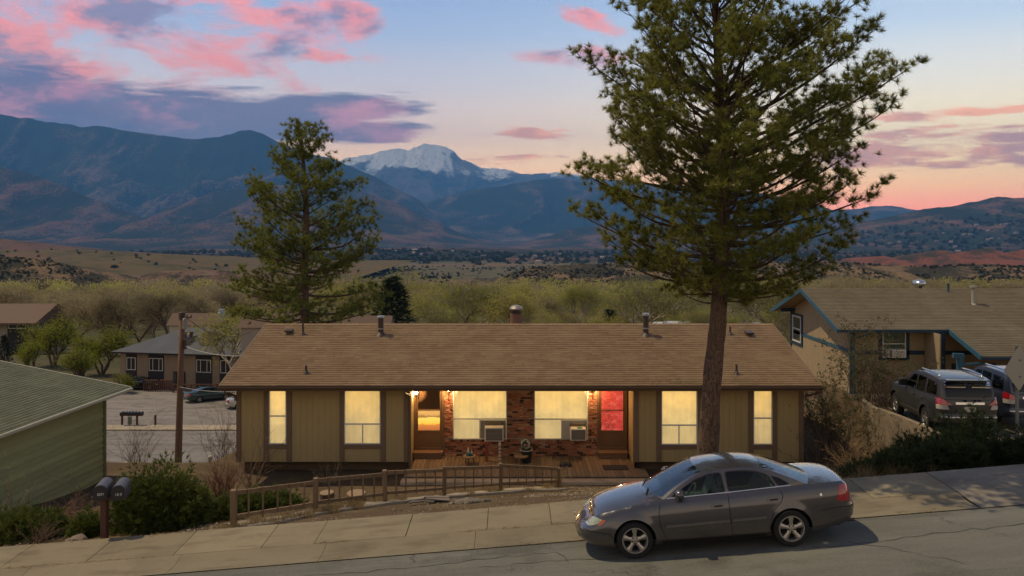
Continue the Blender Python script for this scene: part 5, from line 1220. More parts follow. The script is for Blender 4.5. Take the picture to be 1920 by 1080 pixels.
pine('ponderosa_pine', 'tall ponderosa pine rising in front of the right wing of the duplex', (bx_, BY, Hs(bx_, BY)),
     px_trunk([(1318, 925, 47), (1326, 860, 40), (1335, 720, 34), (1346, 600, 31), (1353, 500, 28), (1356, 400, 25), (1353, 250, 19), (1346, 100, 15), (1340, 0, 11), (1336, -110, 4)], BY),
     px_outline([(-130, 30, 30), (-60, 110, 140), (0, 178, 240), (50, 190, 280), (100, 215, 300), (125, 250, 305), (170, 240, 308), (220, 245, 300), (260, 255, 285), (300, 285, 262), (330, 300, 240), (370, 272, 258), (400, 262, 262), (440, 245, 250), (480, 200, 215), (520, 130, 165), (560, 55, 110), (600, 15, 50)], BY),
     at(0, 560, BY).z, at(0, -110, BY).z, 165, (46, .165, .0145, M_needle), 11, .27, 1.12, .9, None, 5, 1.35)
LY = 39.0; lx_ = at(572, 700, LY).x
pine('ponderosa_pine', 'pine tree standing behind the left end of the duplex roof', (lx_, LY, Hs(lx_, LY)),
     px_trunk([(572, 870, 24), (572, 640, 17), (571, 560, 15), (572, 480, 13), (574, 400, 11), (570, 320, 8), (563, 260, 5), (560, 228, 2)], LY),
     px_outline([(222, 8, 6), (240, 26, 38), (262, 42, 54), (290, 62, 58), (320, 98, 72), (345, 118, 112), (380, 122, 108), (420, 126, 146), (460, 124, 142), (500, 124, 112), (530, 138, 165), (560, 152, 168), (600, 140, 80), (640, 130, 30)], LY),
     at(0, 600, LY).z, at(0, 228, LY).z, 96, (28, .24, .027, M_needle2), 23, .36, 1.1, .8, None, 5, 2.0)

# ---------------- junipers and shrubs
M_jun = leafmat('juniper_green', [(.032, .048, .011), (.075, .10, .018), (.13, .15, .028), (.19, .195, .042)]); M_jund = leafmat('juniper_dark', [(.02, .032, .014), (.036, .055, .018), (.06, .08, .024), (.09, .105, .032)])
M_twig = basic('dry_twig', (.16, .105, .065), .95, .35, 5); M_twigr = basic('red_twig', (.19, .085, .05), .95, .35, 5)
def spray_bush(name, label, cat, c, rx_, ry_, h, n, mat, seed, ln=.13, wd=.018, nper=9, lumps=9, group=None, flat=False):
    rg = np.random.default_rng(seed); z0 = Hs(c[0], c[1]); t = thing(name, (c[0], c[1], z0), label, cat, group)
    # lumpy dome: union of several lobes
    lob = [(0, 0, 1.0)] + [(rg.uniform(-.62, .62), rg.uniform(-.62, .62), rg.uniform(.45, .8)) for _ in range(lumps)]
    P, D, S0, S1 = [], [], [], []
    while len(P) < n:
        lx, ly, ls = lob[rg.integers(len(lob))]; a = rg.uniform(0, 2*math.pi); ph = math.acos(rg.uniform(-.15, 1)); rr = rg.uniform(.55, 1.0)**.4*ls*(.8+.4*vnoise(a*3+lx*9, ph*4, 1, seed)) * .72
        d = np.array([math.cos(a)*math.sin(ph), math.sin(a)*math.sin(ph), math.cos(ph)]); p = np.array([(lx*.6+d[0]*rr)*rx_, (ly*.6+d[1]*rr)*ry_, max(.03, (d[2]*rr*1.32+.05)*h)])
        gx_, gy_ = c[0]+p[0], c[1]+p[1]; P.append(np.array([p[0], p[1], p[2]])); D.append(unit(d*np.array([1, 1, .6])+np.array([0, 0, .45])+rg.normal(size=3)*.35))
    P = np.array(P); D = np.array(D); gz = H(c[0]+P[:, 0], c[1]+P[:, 1])-z0; P[:, 2] += gz
    V, F = needle_arrays(P, D, nper, ln, wd, (5, 55), rg); link_obj('foliage', npmesh('foliage', V, F), mat, t)
    k = rg.choice(len(P), min(len(P), 160)); b0 = np.stack([rg.uniform(-.12, .12, len(k))*rx_, rg.uniform(-.12, .12, len(k))*ry_, np.full(len(k), .0)], 1)
    V, F = seg_arrays(b0, P[k], np.full(len(k), .016), np.full(len(k), .005)); link_obj('stems', npmesh('stems', V, F), M_twig, t); return t
def pxb(px, Y): return (at(px, 0, Y).x, Y)
spray_bush('juniper_bush', 'big rounded juniper bush right of the mailbox post', 'bush', pxb(305, 16.25), 1.55, 1.15, 1.62, 4600, M_jun, 3, .13, .02, 10)
spray_bush('juniper_bush', 'juniper bush at the far left edge beside the sidewalk', 'bush', pxb(30, 15.9), 1.05, .8, .78, 1900, M_jun, 4)
spray_bush('juniper_bush', 'low juniper bush between the left edge and the mailbox post', 'bush', pxb(95, 15.9), .55, .6, .62, 1000, M_jun, 5)
spray_bush('juniper_bush', 'small juniper directly left of the mailbox post', 'bush', pxb(165, 15.7), .42, .45, .62, 900, M_jun, 6)
spray_bush('juniper_hedge', 'spreading green juniper behind the left bays of the picket fence', 'bush', pxb(500, 17.6), 1.5, .55, .62, 2300, M_jun, 7, .12)
spray_bush('juniper_bush', 'small juniper between the round bush and the fence corner', 'bush', pxb(425, 16.6), .5, .5, .7, 800, M_jun, 71, .12)
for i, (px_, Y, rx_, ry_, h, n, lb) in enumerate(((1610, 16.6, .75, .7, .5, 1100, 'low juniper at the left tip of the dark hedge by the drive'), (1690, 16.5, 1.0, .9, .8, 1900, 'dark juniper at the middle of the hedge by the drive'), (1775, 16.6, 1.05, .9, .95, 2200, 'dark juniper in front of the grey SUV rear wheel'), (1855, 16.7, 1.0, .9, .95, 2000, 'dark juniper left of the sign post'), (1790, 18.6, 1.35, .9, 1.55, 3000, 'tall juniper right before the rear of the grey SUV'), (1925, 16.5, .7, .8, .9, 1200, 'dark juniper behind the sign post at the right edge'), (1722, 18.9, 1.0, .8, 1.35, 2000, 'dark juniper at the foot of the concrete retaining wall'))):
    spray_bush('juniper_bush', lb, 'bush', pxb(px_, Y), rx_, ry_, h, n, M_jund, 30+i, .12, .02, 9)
def twig_bush(name, label, cat, c, rad, h, n, mat, seed, leaf=None, nleaf=0, spread=.9, r0=.009, lw=.03, ll=.05, z=None):
    rg = np.random.default_rng(seed); z0 = Hs(*c) if z is None else z; t = thing(name, (c[0], c[1], z0), label, cat); S0, S1, Q0, Q1, E, ED = [], [], [], [], [], []
    for i in range(n):
        a = rg.uniform(0, 2*math.pi); lean = rg.uniform(0, spread); L_ = h*rg.uniform(.55, 1.05); d = np.array([math.cos(a)*lean, math.sin(a)*lean, 1.0]); d = unit(d); p = np.array([rg.normal()*.22*rad, rg.normal()*.22*rad, 0]); k = 5; r_ = r0*rg.uniform(.6, 1.3); prev = p
        for j in range(k):
            q = prev+d*L_/k; S0.append(prev); S1.append(q); Q0.append(r_*(1-j/k)+.002); Q1.append(r_*(1-(j+1)/k)+.002); d = unit(d+rg.normal(size=3)*.16+np.array([math.cos(a), math.sin(a), -.1])*.06)
            if j > 0:
                for _ in range(2):
                    e = unit(d+rg.normal(size=3)*.6); q2 = q+e*L_*.2*rg.uniform(.5, 1.1); S0.append(q); S1.append(q2); Q0.append(r_*.5); Q1.append(.002); E.append(q2); ED.append(e); E.append((q+q2)/2); ED.append(e)
            prev = q
        E.append(prev); ED.append(d)
    V, F = seg_arrays(S0, S1, Q0, Q1); link_obj('stems', npmesh('stems', V, F), mat, t)
    if leaf is not None:
        E, ED = np.array(E), np.array(ED); k = rg.integers(0, len(E), nleaf); V, F = needle_arrays(E[k]+rg.normal(size=(nleaf, 3))*.04, ED[k], 3, ll, lw, (10, 90), rg); link_obj('leaves', npmesh('leaves', V, F), leaf, t)
    return t
M_olive = leafmat('olive_leaves', [(.045, .05, .02), (.08, .085, .03), (.12, .12, .05), (.15, .14, .06)]); M_straw = leafmat('straw', [(.16, .11, .05), (.26, .185, .085), (.34, .25, .12), (.42, .32, .17)])
twig_bush('dry_shrub', 'bare brown shrub at the left corner of the duplex', 'shrub', pxb(470, 21.6), .5, 1.9, 16, M_twig, 51, r0=.012)
twig_bush('red_stem_shrub', 'reddish dry shrub between the round bush and the duplex corner', 'shrub', pxb(412, 20.5), .8, 1.15, 90, M_twigr, 52)
twig_bush('dry_shrub', 'thin bare shrub before the green clapboard wall', 'shrub', pxb(168, 17.9), .6, 1.8, 10, M_twig, 53)
twig_bush('dry_shrub', 'pale wispy shrub at the left end of the green wall', 'shrub', pxb(10, 17.2), .5, 1.9, 14, basic('pale_twig', (.26, .22, .12), .95), 54)
twig_bush('dry_shrub', 'sprawling mat of dry canes at the foot of the green wall', 'shrub', pxb(120, 17.0), 1.2, .75, 110, basic('cane_twig', (.23, .13, .08), .95), 55, spread=2.4)
twig_bush('dry_shrub', 'bare shrubs in front of the lower street', 'shrub', pxb(250, 33), 1.2, 2.6, 40, M_twig, 56); twig_bush('dry_shrub', 'bare brown shrub right of the utility pole', 'shrub', pxb(415, 30), 1.0, 2.6, 40, M_twig, 57)
twig_bush('leafing_shrub', 'tall olive shrub against the right end of the duplex', 'shrub', pxb(1563, 23.6), 1.0, 3.1, 46, M_twig, 58, M_olive, 3600, .75, .014); twig_bush('leafing_shrub', 'olive shrub below the corner of the blue trimmed house', 'shrub', pxb(1622, 25.5), 1.2, 2.9, 42, M_twig, 59, M_olive, 3000, .9, .012)
twig_bush('dark_shrub', 'tangled dark bare shrub beside the right end wall', 'shrub', pxb(1545, 22.0), .9, 2.0, 40, basic('dark_twig', (.05, .035, .026), .95), 60, r0=.014, spread=1.2)
twig_bush('dry_shrub', 'straw coloured brush heap between the duplex and the retaining wall', 'shrub', pxb(1622, 20.8), 1.0, 1.2, 130, basic('straw_twig', (.30, .20, .10), .95), 61, spread=1.6); twig_bush('dry_shrub', 'bare brown twigs growing up the retaining wall', 'shrub', pxb(1690, 20.3), .8, 1.35, 70, M_twig, 62, spread=.8)
twig_bush('dry_shrub', 'dry weed stalks before the brown skirt of the left wing', 'shrub', pxb(620, 22.2), .5, .9, 14, basic('weed_pale', (.33, .25, .13), .95), 63); twig_bush('dry_shrub', 'bare brown brush left of the SUV front', 'shrub', pxb(1660, 24.5), .8, 1.6, 60, M_twig, 64)
twig_bush('dry_shrub', 'thin dry bush on the sidewalk edge left of the rocks', 'shrub', pxb(75, 15.2), .4, .55, 40, M_twig, 65, spread=1.5)
twig_bush('dry_shrub', 'tall dry weeds at the right end of the picket fence', 'shrub', pxb(1045, 21.4), .3, .85, 16, basic('weed_pale', (.33, .25, .13), .95), 66, spread=.5)
# dry grass scattered over the yard: blades nobody could count
def grass(name, label, spots, n, h, mat, seed):
    rg = np.random.default_rng(seed); P = []
    for (x0, x1, y0, y1, w) in spots:
        k = int(n*w); x = rg.uniform(x0, x1, k); y = rg.uniform(y0, y1, k); keep = vnoise(x, y, .5, seed) > .52; P.append(np.stack([x[keep], y[keep], H(x[keep], y[keep])], 1))
    P = np.concatenate(P); D = np.tile([[0, 0, 1.0]], (len(P), 1)); V, F = needle_arrays(P, D, 5, h, .009, (2, 55), rg, 0, .5); o = link_obj(name, npmesh(name, V, F), mat); tag(o, label, 'grass', kind='stuff')
grass('dry_grass', 'tufts of dry straw grass in the dirt yard', [(-6.2, 3.5, 15.0, 21.5, 1.0), (-14, -6, 15.0, 20, .5), (4, 9, 15.0, 22, .6)], 2600, .10, M_straw, 81)
grass('tall_straw_grass', 'tall straw grass beside the juniper hedge at the sidewalk', [(7.0, 9.2, 15.0, 17.6, 1.0), (9.2, 12.0, 18.5, 21.5, .6)], 2600, .34, M_straw, 82)
grass('fence_weeds', 'dry weeds along the foot of the picket fence', [(x-.5, x+.5, y-.3, y+.3, .2) for x, y in [(q.x, q.y) for q in [along(i/14) for i in range(15)]]], 1500, .22, M_straw, 83)

# small stones and needle litter: loose stuff nobody could count
def pebbles(name, label, n, x0, x1, y0, y1, s0, s1, mat, seed, thr=.4):
    rg = np.random.default_rng(seed); x = rg.uniform(x0, x1, n); y = rg.uniform(y0, y1, n); k = vnoise(x, y, .9, seed) > thr; x, y = x[k], y[k]; m = len(x); s_ = rg.uniform(s0, s1, m)
    base = np.array([[1, 0, 0], [-.5, .87, 0], [-.5, -.87, 0], [.1, .1, .8], [0, 0, -.5]]); a = rg.uniform(0, 6.28, m); c_, d_ = np.cos(a), np.sin(a)
    B = base[None]*(1+.35*rg.normal(size=(m, 5, 3))); V = np.empty_like(B); V[..., 0] = B[..., 0]*c_[:, None]-B[..., 1]*d_[:, None]; V[..., 1] = B[..., 0]*d_[:, None]+B[..., 1]*c_[:, None]; V[..., 2] = B[..., 2]*.8
    V = V*s_[:, None, None]+np.stack([x, y, H(x, y)+s_*.15], 1)[:, None]; F = np.array([[0, 1, 3], [1, 2, 3], [2, 0, 3], [1, 0, 4], [2, 1, 4], [0, 2, 4]]); F = (np.arange(m)*5)[:, None, None]+F[None]
    o = link_obj(name, npmesh(name, V.reshape(-1, 3), F.reshape(-1, 3)), mat); tag(o, label, 'gravel', kind='stuff')
M_grav = basic('gravel_mix', (.27, .215, .15), .95, .25, 9, per='island', pvar=.45)
pebbles('gravel', 'pale gravel before the deck and over the dirt yard', 5200, .3, 5.4, 17.2, 22.0, .012, .035, M_grav, 91, .3); pebbles('yard_pebbles', 'small stones strewn over the dirt bank behind the sidewalk', 2600, -6.2, 6, 14.95, 18.5, .008, .03, M_grav, 92, .45); pebbles('bed_pebbles', 'small stones and bark at the foot of the left junipers', 1500, -13, -5, 14.9, 15.8, .01, .04, M_grav, 93, .4)
def litter(name, label, pts, n, mat, seed, ln=.12):
    rg = np.random.default_rng(seed); P = pts(rg, n); D = np.stack([rg.normal(size=len(P)), rg.normal(size=len(P))*.4, np.full(len(P), .02)], 1); V, F = needle_arrays(P, D, 1, ln, .008, (0, 6), rg); o = link_obj(name, npmesh(name, V, F), mat); tag(o, label, 'needle litter', kind='stuff')
def roof_pts(rg, n):
    x = np.concatenate([rg.normal(5.6, 1.9, n//2), rg.uniform(RX0+.1, RX1-.1, n//2)]); x = np.clip(x, RX0+.1, RX1-.1); y = np.where(rg.random(len(x)) < .45, rg.uniform(ERY-.02, ERY+.35, len(x)), rg.uniform(ERY, RRY-.1, len(x))); return np.stack([x, y, EZ+SL*(y-ERY)+.022], 1)
litter('roof_needles', 'dead pine needles lying on the brown roof', roof_pts, 2600, M_straw, 94)
def walk_pts(rg, n):
    x = rg.uniform(-14, 9, n); w = rg.random(n); y = np.where(w < .45, rg.normal(13.79, .02, n), np.where(w < .75, rg.normal(14.83, .04, n), rg.normal(13.16, .05, n))); y = np.clip(y, 13.02, 14.9); k = vnoise(x, y*0, .7, 5) > .5
    z = zs(x)+np.interp(y, [13.0, 13.12, 13.3, 13.5, 13.78, 14.9], [.012, .02, .008, .008, .066, .086]); return np.stack([x, y, z], 1)[k]
litter('gutter_litter', 'dead needles and grass caught along the sidewalk joints and gutter', walk_pts, 2200, M_straw, 95, .09)
# ================================================================== vehicles
def inpoly(p, poly):
    x, y = p; c = False; j = len(poly)-1
    for i in range(len(poly)):
        xi, yi = poly[i]; xj, yj = poly[j]
        if (yi > y) != (yj > y) and x < (xj-xi)*(y-yi)/(yj-yi)+xi: c = not c
        j = i
    return c
def fill(outline, holes, step, inner=True):
    """triangulate an outline with holes, with a lattice of points inside -> 2D verts, tris"""
    vs = [Vector(p) for p in outline]; es = [(i, (i+1) % len(outline)) for i in range(len(outline))]
    for h in holes:
        b = len(vs); vs += [Vector(p) for p in h]; es += [(b+i, b+(i+1) % len(h)) for i in range(len(h))]
    if inner:
        xs = [p[0] for p in outline]; ys = [p[1] for p in outline]; allb = np.array([tuple(v) for v in vs])
        for i, x in enumerate(np.arange(min(xs)+step/2, max(xs), step)):
            for y in np.arange(min(ys)+step/2, max(ys), step*.9):
                if not inpoly((x, y), outline) or any(inpoly((x, y), h) for h in holes): continue
                if np.min(np.hypot(allb[:,0]-x, allb[:,1]-y)) > step*.45: vs.append(Vector((x, y)))
    r_ = geometry.delaunay_2d_cdt(vs, es, [], 0, 1e-6); V2, F2 = r_[0], r_[2]; out = []
    for f in F2:
        c = sum((V2[i] for i in f), Vector((0, 0)))/len(f)
        if inpoly(c, outline) and not any(inpoly(c, h) for h in holes): out.append(tuple(f))
    return V2, out
M_tyre = basic('tyre_rubber', (.018, .018, .018), .85, .2, 20); M_rim = basic('rim_alloy', (.40, .38, .34), .35, .12, metal=.75); M_well = basic('wheel_well', (.008, .008, .008), .95, 0)
M_chrome = basic('chrome', (.62, .6, .57), .15, .05, metal=1); M_blacktrim = basic('black_trim', (.015, .015, .016), .5, .05); M_gap = basic('panel_gap', (.008, .008, .008), .8, 0)
M_seat = basic('seat_fabric', (.22, .21, .18), .9, .15); M_dash = basic('dash_dark', (.03, .032, .03), .8, .1)
M_cglass = glassmat('car_glass', (.42, .55, .50), .02, .8); M_cglass_dark = glassmat('car_glass_dark', (.05, .055, .06), .02, 1.1)
def lampmat(name, c, e=0):
    m, p = newmat(name); co = texco(); v = X.tree.nodes.new('ShaderNodeTexVoronoi'); v.inputs['Scale'].default_value = 22; link(co, v.inputs['Vector'])
    link(mixc(X(v.outputs['Distance'])*.8, (*c, 1), scol(c, .45)), p.inputs['Base Color']); p.inputs['Roughness'].default_value = .08; p.inputs['Coat Weight'].default_value = 1; return m
M_head = lampmat('lamp_clear', (.42, .45, .30)); M_tail = lampmat('lamp_red', (.42, .012, .018)); M_amber = lampmat('lamp_amber', (.55, .09, .03)); M_rev = lampmat('lamp_white', (.6, .55, .5))
def paint(name, c, rough=.34, metal=.45, coat=.6):
    m, p = newmat(name); co = texco('Object'); f = noise(co, 4, 5, .6); g = noise(mapping(co, (.6, .6, 1.6)), 2.3, 4, .6)
    x, y, z = sepxyz(co)
    col = mixc(f, scol(c, .88), scol(c, 1.1))
    dust = smooth(z*-1.0 + (g-.5)*.5, -.55, -.18)*.45
    link(mixc(dust, col, (.13, .105, .08, 1)), p.inputs['Base Color']); p.inputs['Metallic'].default_value = metal; link(dust*.5+rough, p.inputs['Roughness'])
    p.inputs['Coat Weight'].default_value = coat; p.inputs['Coat Roughness'].default_value = .06; return m
def make_wheel(root, x, y, r_, rim, w, side, spokes=5, M=None):
    t = MB().lathe([(rim*.96, -w/2+.02), (rim*1.03, -w/2), (r_*.93, -w/2), (r_*.985, -w/2+.03), (r_, -w*.2), (r_, w*.2), (r_*.985, w/2-.03), (r_*.93, w/2), (rim, w/2), (rim*.96, w/2-.02)], 40, (x, y, r_), 'y').build('wheel', M_tyre, root, auto=50)
    o = y + side*(w/2-.028); d = side
    MB().lathe([(rim*1.04, -.004*d), (rim*1.03, .004*d), (rim*.95, .004*d), (rim*.88, -.022*d), (rim*.86, -.10*d)], 36, (x, o+.022*d, r_), 'y').build('rim_ring', M_rim, t, auto=40)
    MB().lathe([(0, 0), (rim*.92, 0)], 30, (x, o-.06*d, r_), 'y').build('brake_disc', M_well, t)
    sp = MB()
    for k in range(spokes):
        a = 2*math.pi*k/spokes+.3; ca, sa = math.cos(a), math.sin(a); pa, pb = .055, .036
        # broad tapering spoke with a raised middle
        def P(rr, ww, yy): return (x+ca*rr-sa*ww, o+yy*d, r_+sa*rr+ca*ww)
        sp.add([P(rim*.12, pa*.8, -.015), P(rim*.12, -pa*.8, -.015), P(rim*.5, -pb*.8, .0), P(rim*.93, -pa*.9, .008), P(rim*.93, pa*.9, .008), P(rim*.5, pb*.8, .0), P(rim*.15, 0, .008), P(rim*.9, 0, .012)],
               [(0,6,7,4,5), (1,2,3,7,6), (0,1,6), (3,4,7)])
        sp.add([P(rim*.5, pb, 0), P(rim*.93, pa*1.25, .008), P(rim*.93, pa*1.25, -.05), P(rim*.5, pb, -.05)], [(0,1,2,3)]); sp.add([P(rim*.5, -pb, 0), P(rim*.93, -pa*1.25, .008), P(rim*.93, -pa*1.25, -.05), P(rim*.5, -pb, -.05)], [(0,1,2,3)])
    sp.build('spokes', M or M_rim, t, auto=30, fixn=False)
    MB().lathe([(rim*.34, -.03*d), (rim*.3, .004*d), (rim*.12, .012*d), (0, .012*d)], 20, (x, o, r_), 'y').build('hub_cap', M or M_rim, t, auto=40)
    for k in range(5):
        a = 2*math.pi*k/5+.93; MB().lathe([(.013, -.01*d), (.013, .014*d), (0, .014*d)], 8, (x+math.cos(a)*rim*.24, o, r_+math.sin(a)*rim*.24), 'y').build('wheel_nut', M_blacktrim, t)
    return t
def make_car(S, detail=True):
    root = thing(S['name'], (0, 0, 0), S['label'], S['cat']); M_body = S['paint']
    # plan curve (half), resampled by arc length
    c = cr(S['plan'], 14); seg = np.hypot(*np.diff(c, axis=0).T); s = np.concatenate([[0], np.cumsum(seg)]); ST = s[-1]
    def plan(q):
        q = np.clip(q, 0, ST); x = np.interp(q, s, c[:,0]); y = np.interp(q, s, c[:,1]); e = .03
        x2 = np.interp(np.clip(q+e, 0, ST), s, c[:,0]); y2 = np.interp(np.clip(q+e, 0, ST), s, c[:,1]); x1 = np.interp(np.clip(q-e, 0, ST), s, c[:,0]); y1 = np.interp(np.clip(q-e, 0, ST), s, c[:,1])
        tx, ty = x2-x1, y2-y1; l = math.hypot(tx, ty) or 1; nx_, ny_ = -ty/l, tx/l
        if q <= e: nx_, ny_ = -1, 0
        if q >= ST-e: nx_, ny_ = 1, 0
        return x, y, nx_, ny_
    mono = np.maximum.accumulate(c[:,0] + np.arange(len(c))*1e-7)
    s_of = lambda x: float(np.interp(x, mono, s))
    tz = np.array(S['top']); bz = np.array(S['bottom'])
    ztx = lambda x: float(np.interp(x, tz[:,0], tz[:,1])); z0x = lambda x: float(np.interp(x, bz[:,0], bz[:,1]))
    tops_s = cr(S['top'], 8); ztx = lambda x: float(np.interp(x, np.maximum.accumulate(tops_s[:,0]+np.arange(len(tops_s))*1e-7), tops_s[:,1]))
    side_p = np.array(S['side_prof']); front_p = np.array(S['front_prof']); rear_p = np.array(S['rear_prof'])
    def off(q, z, x, nx_):
        h = (z-z0x(x))/max(.05, ztx(x)-z0x(x)); a = np.interp(h, side_p[:,0], side_p[:,1]); wf = max(0, -nx_)**1.3; wr = max(0, nx_)**1.3
        o = a*(1-max(wf, wr))
        if wf: o += wf*np.interp(h, front_p[:,0], front_p[:,1])
        if wr: o += wr*np.interp(h, rear_p[:,0], rear_p[:,1])
        for wx in S['axles']:
            d = math.hypot(x-wx, z-S['wheel_r'])-S['arch_r']
            if d < .16 and abs(nx_) < .5: o += S.get('flare', .014)*math.exp(-(max(d, 0)/.06)**2)
        return o
    def skin(q, z, extra=0, sg=-1):
        x, y, nx_, ny_ = plan(q); o = off(q, z, x, nx_)+extra
        return Vector((x+nx_*o, sg*max(0, y+ny_*o) if q > .001 and q < ST-.001 else 0, z))
    # outline of the flank with the wheel arches notched out
    out = []; N = 90
    for i in range(N+1):
        q = ST*i/N; x = plan(q)[0]; out.append((q, ztx(x)))
    low_ = []; q = ST; arcs = []
    for wx in sorted(S['axles'], reverse=True):
        sc_ = s_of(wx); ra = S['arch_r']; zb_ = z0x(wx); dz_ = zb_-S['wheel_r']; hw = math.sqrt(max(.01, ra*ra-dz_*dz_)); arcs.append((sc_, ra, hw, dz_))
    cuts = []
    qs = [ST*i/N for i in range(N, -1, -1)]
    for q in qs:
        if any(abs(q-a[0]) < a[2]+.012 for a in arcs):
            for a in arcs:
                if abs(q-a[0]) < a[2]+.012 and a not in cuts:
                    cuts.append(a); t0 = math.atan2(a[3], a[2]); t1 = math.pi-t0
                    for k in range(25): th = t0+(t1-t0)*k/24; low_.append((a[0]+a[1]*math.cos(th), S['wheel_r']+a[1]*math.sin(th)))
            continue
        low_.append((q, z0x(plan(q)[0])))
    poly = out+low_
    V2, F2 = fill(poly, [], S.get('step', .055)); mb = MB()
    for sg in (-1, 1):
        mb.add([skin(v.x, v.y, 0, sg) for v in V2], [f if sg < 0 else f[::-1] for f in F2])
    # bonnet and boot lid lofts across the car
    def loft(q0, q1, n, crown, fwd=0):
        P = []
        for i in range(n+1):
            q = q0+(q1-q0)*i/n; x = plan(q)[0]; p = skin(q, ztx(x)); row = []
            wid = abs(p.y); cw = crown(x)
            for k in range(15): u = -1+2*k/14; row.append((p.x, u*wid, p.z+cw*(1-abs(u)**2.4)*min(1, wid/.5)))
            P.append(row)
        return P
    mb.grid(loft(0, s_of(S['cowl']), 26, S['hood_crown'])); mb.grid(loft(s_of(S['deck']), ST, 22, S['deck_crown']))
    body = mb.build('body', M_body, root, fixn=True); me = body.data
    bm = bmesh.new(); bm.from_mesh(me); bmesh.ops.remove_doubles(bm, verts=bm.verts, dist=.004); bmesh.ops.recalc_face_normals(bm, faces=bm.faces); bm.to_mesh(me); bm.free()
    me.polygons.foreach_set('use_smooth', [True]*len(me.polygons)); me.set_sharp_from_angle(angle=R(38))
    # greenhouse
    arch = np.array(S['arch']); A4 = cr(arch, 7)
    gp = S.get('tumble', (.30, .22))
    def G(x, z, extra=0, sg=-1):
        yb = abs(skin(s_of(x), ztx(x)).y); h = max(0, z-ztx(x)); return Vector((x, sg*(yb-gp[0]*h-gp[1]*h*h+extra-.012), z))
    side = [(a[0], a[1]) for a in A4]; x0, x1 = A4[0][0], A4[-1][0]
    belt = [(x1+(x0-x1)*i/40, ztx(x1+(x0-x1)*i/40)-.03) for i in range(41)]
    wins = [cr(w+[w[0]], 1) if False else [tuple(p) for p in w] for w in S['windows']]
    rwins = []
    for w in wins:                                          # round the corners of every window
        a = np.array(w+w[:2]); pts = []
        for i in range(len(w)):
            p0, p1, p2 = a[i], a[i+1], a[(i+2) % len(a)] if i+2 < len(a) else a[i+2-len(w)]
            r1 = min(.3, .05/max(.06, np.hypot(*(p0-p1)))); r2 = min(.3, .05/max(.06, np.hypot(*(p2-p1))))
            q0 = p1+(p0-p1)*r1; q2 = p1+(p2-p1)*r2
            for t in (0, .5, 1): pts.append(tuple((1-t)**2*q0+2*t*(1-t)*p1+t*t*q2))
        dense = []
        for i in range(len(pts)):
            p, q = np.array(pts[i]), np.array(pts[(i+1) % len(pts)]); n = max(1, int(np.hypot(*(q-p))/.07))
            for k in range(n): dense.append(tuple(p+(q-p)*k/n))
        rwins.append(dense)
    V2, F2 = fill(side+belt, rwins, .07); mb = MB()
    for sg in (-1, 1): mb.add([G(v.x, v.y, 0, sg) for v in V2], [f if sg < 0 else f[::-1] for f in F2])
    wsi, rgi = S['ws'], S['rg']; n4 = len(A4)
    rows = []
    for i, a in enumerate(A4):
        p = G(a[0], a[1]); w = abs(p.y); row = []
        for k in range(25): u = -1+2*k/24; e = 1-abs(u)**2.2; row.append(Vector((a[0]+a[2]*e, u*w, a[1]+a[3]*e)))
        rows.append(row)
    glass_ws, glass_rg = MB(), MB()
    for i in range(n4-1):
        for k in range(24):
            f = [rows[i][k], rows[i+1][k], rows[i+1][k+1], rows[i][k+1]]; inner = 1 <= k <= 22
            if wsi[0]*7 <= i < wsi[1]*7 and inner: glass_ws.add(f, [(0,1,2,3)])
            elif rgi[0]*7 <= i < rgi[1]*7 and inner: glass_rg.add(f, [(0,1,2,3)])
            else: mb.add(f, [(0,1,2,3)])
    cab = mb.build('cabin_shell', M_body, root); me = cab.data
    for nm, g_ in (('windscreen', glass_ws), ('rear_window', glass_rg)):
        o = g_.build(nm, S.get('glass_'+nm, S['glass']), root); m2 = o.data; bm = bmesh.new(); bm.from_mesh(m2); bmesh.ops.remove_doubles(bm, verts=bm.verts, dist=.0005); bm.to_mesh(m2); bm.free(); m2.polygons.foreach_set('use_smooth', [True]*len(m2.polygons))
    bm = bmesh.new(); bm.from_mesh(me); bmesh.ops.remove_doubles(bm, verts=bm.verts, dist=.003); bmesh.ops.recalc_face_normals(bm, faces=bm.faces); bm.to_mesh(me); bm.free()
    me.polygons.foreach_set('use_smooth', [True]*len(me.polygons)); me.set_sharp_from_angle(angle=R(40))
    for sg in (-1, 1):
        for w in rwins:
            V2, F2 = fill(w, [], .09); MB().add([G(v.x, v.y, -.006, sg) for v in V2], F2).build('side_window', S['glass'], root, smooth_=True)
            ed = MB(); P = []
            cx, cz = np.mean(np.array(w), 0)
            for (x, z) in w+[w[0]]:
                dx_, dz_ = cx-x, cz-z; l = math.hypot(dx_, dz_); P.append([G(x-dx_/l*.016, z-dz_/l*.016, .004, sg), G(x+dx_/l*.010, z+dz_/l*.010, .004, sg)])
            ed.grid(P).build('window_seal', M_blacktrim, root)
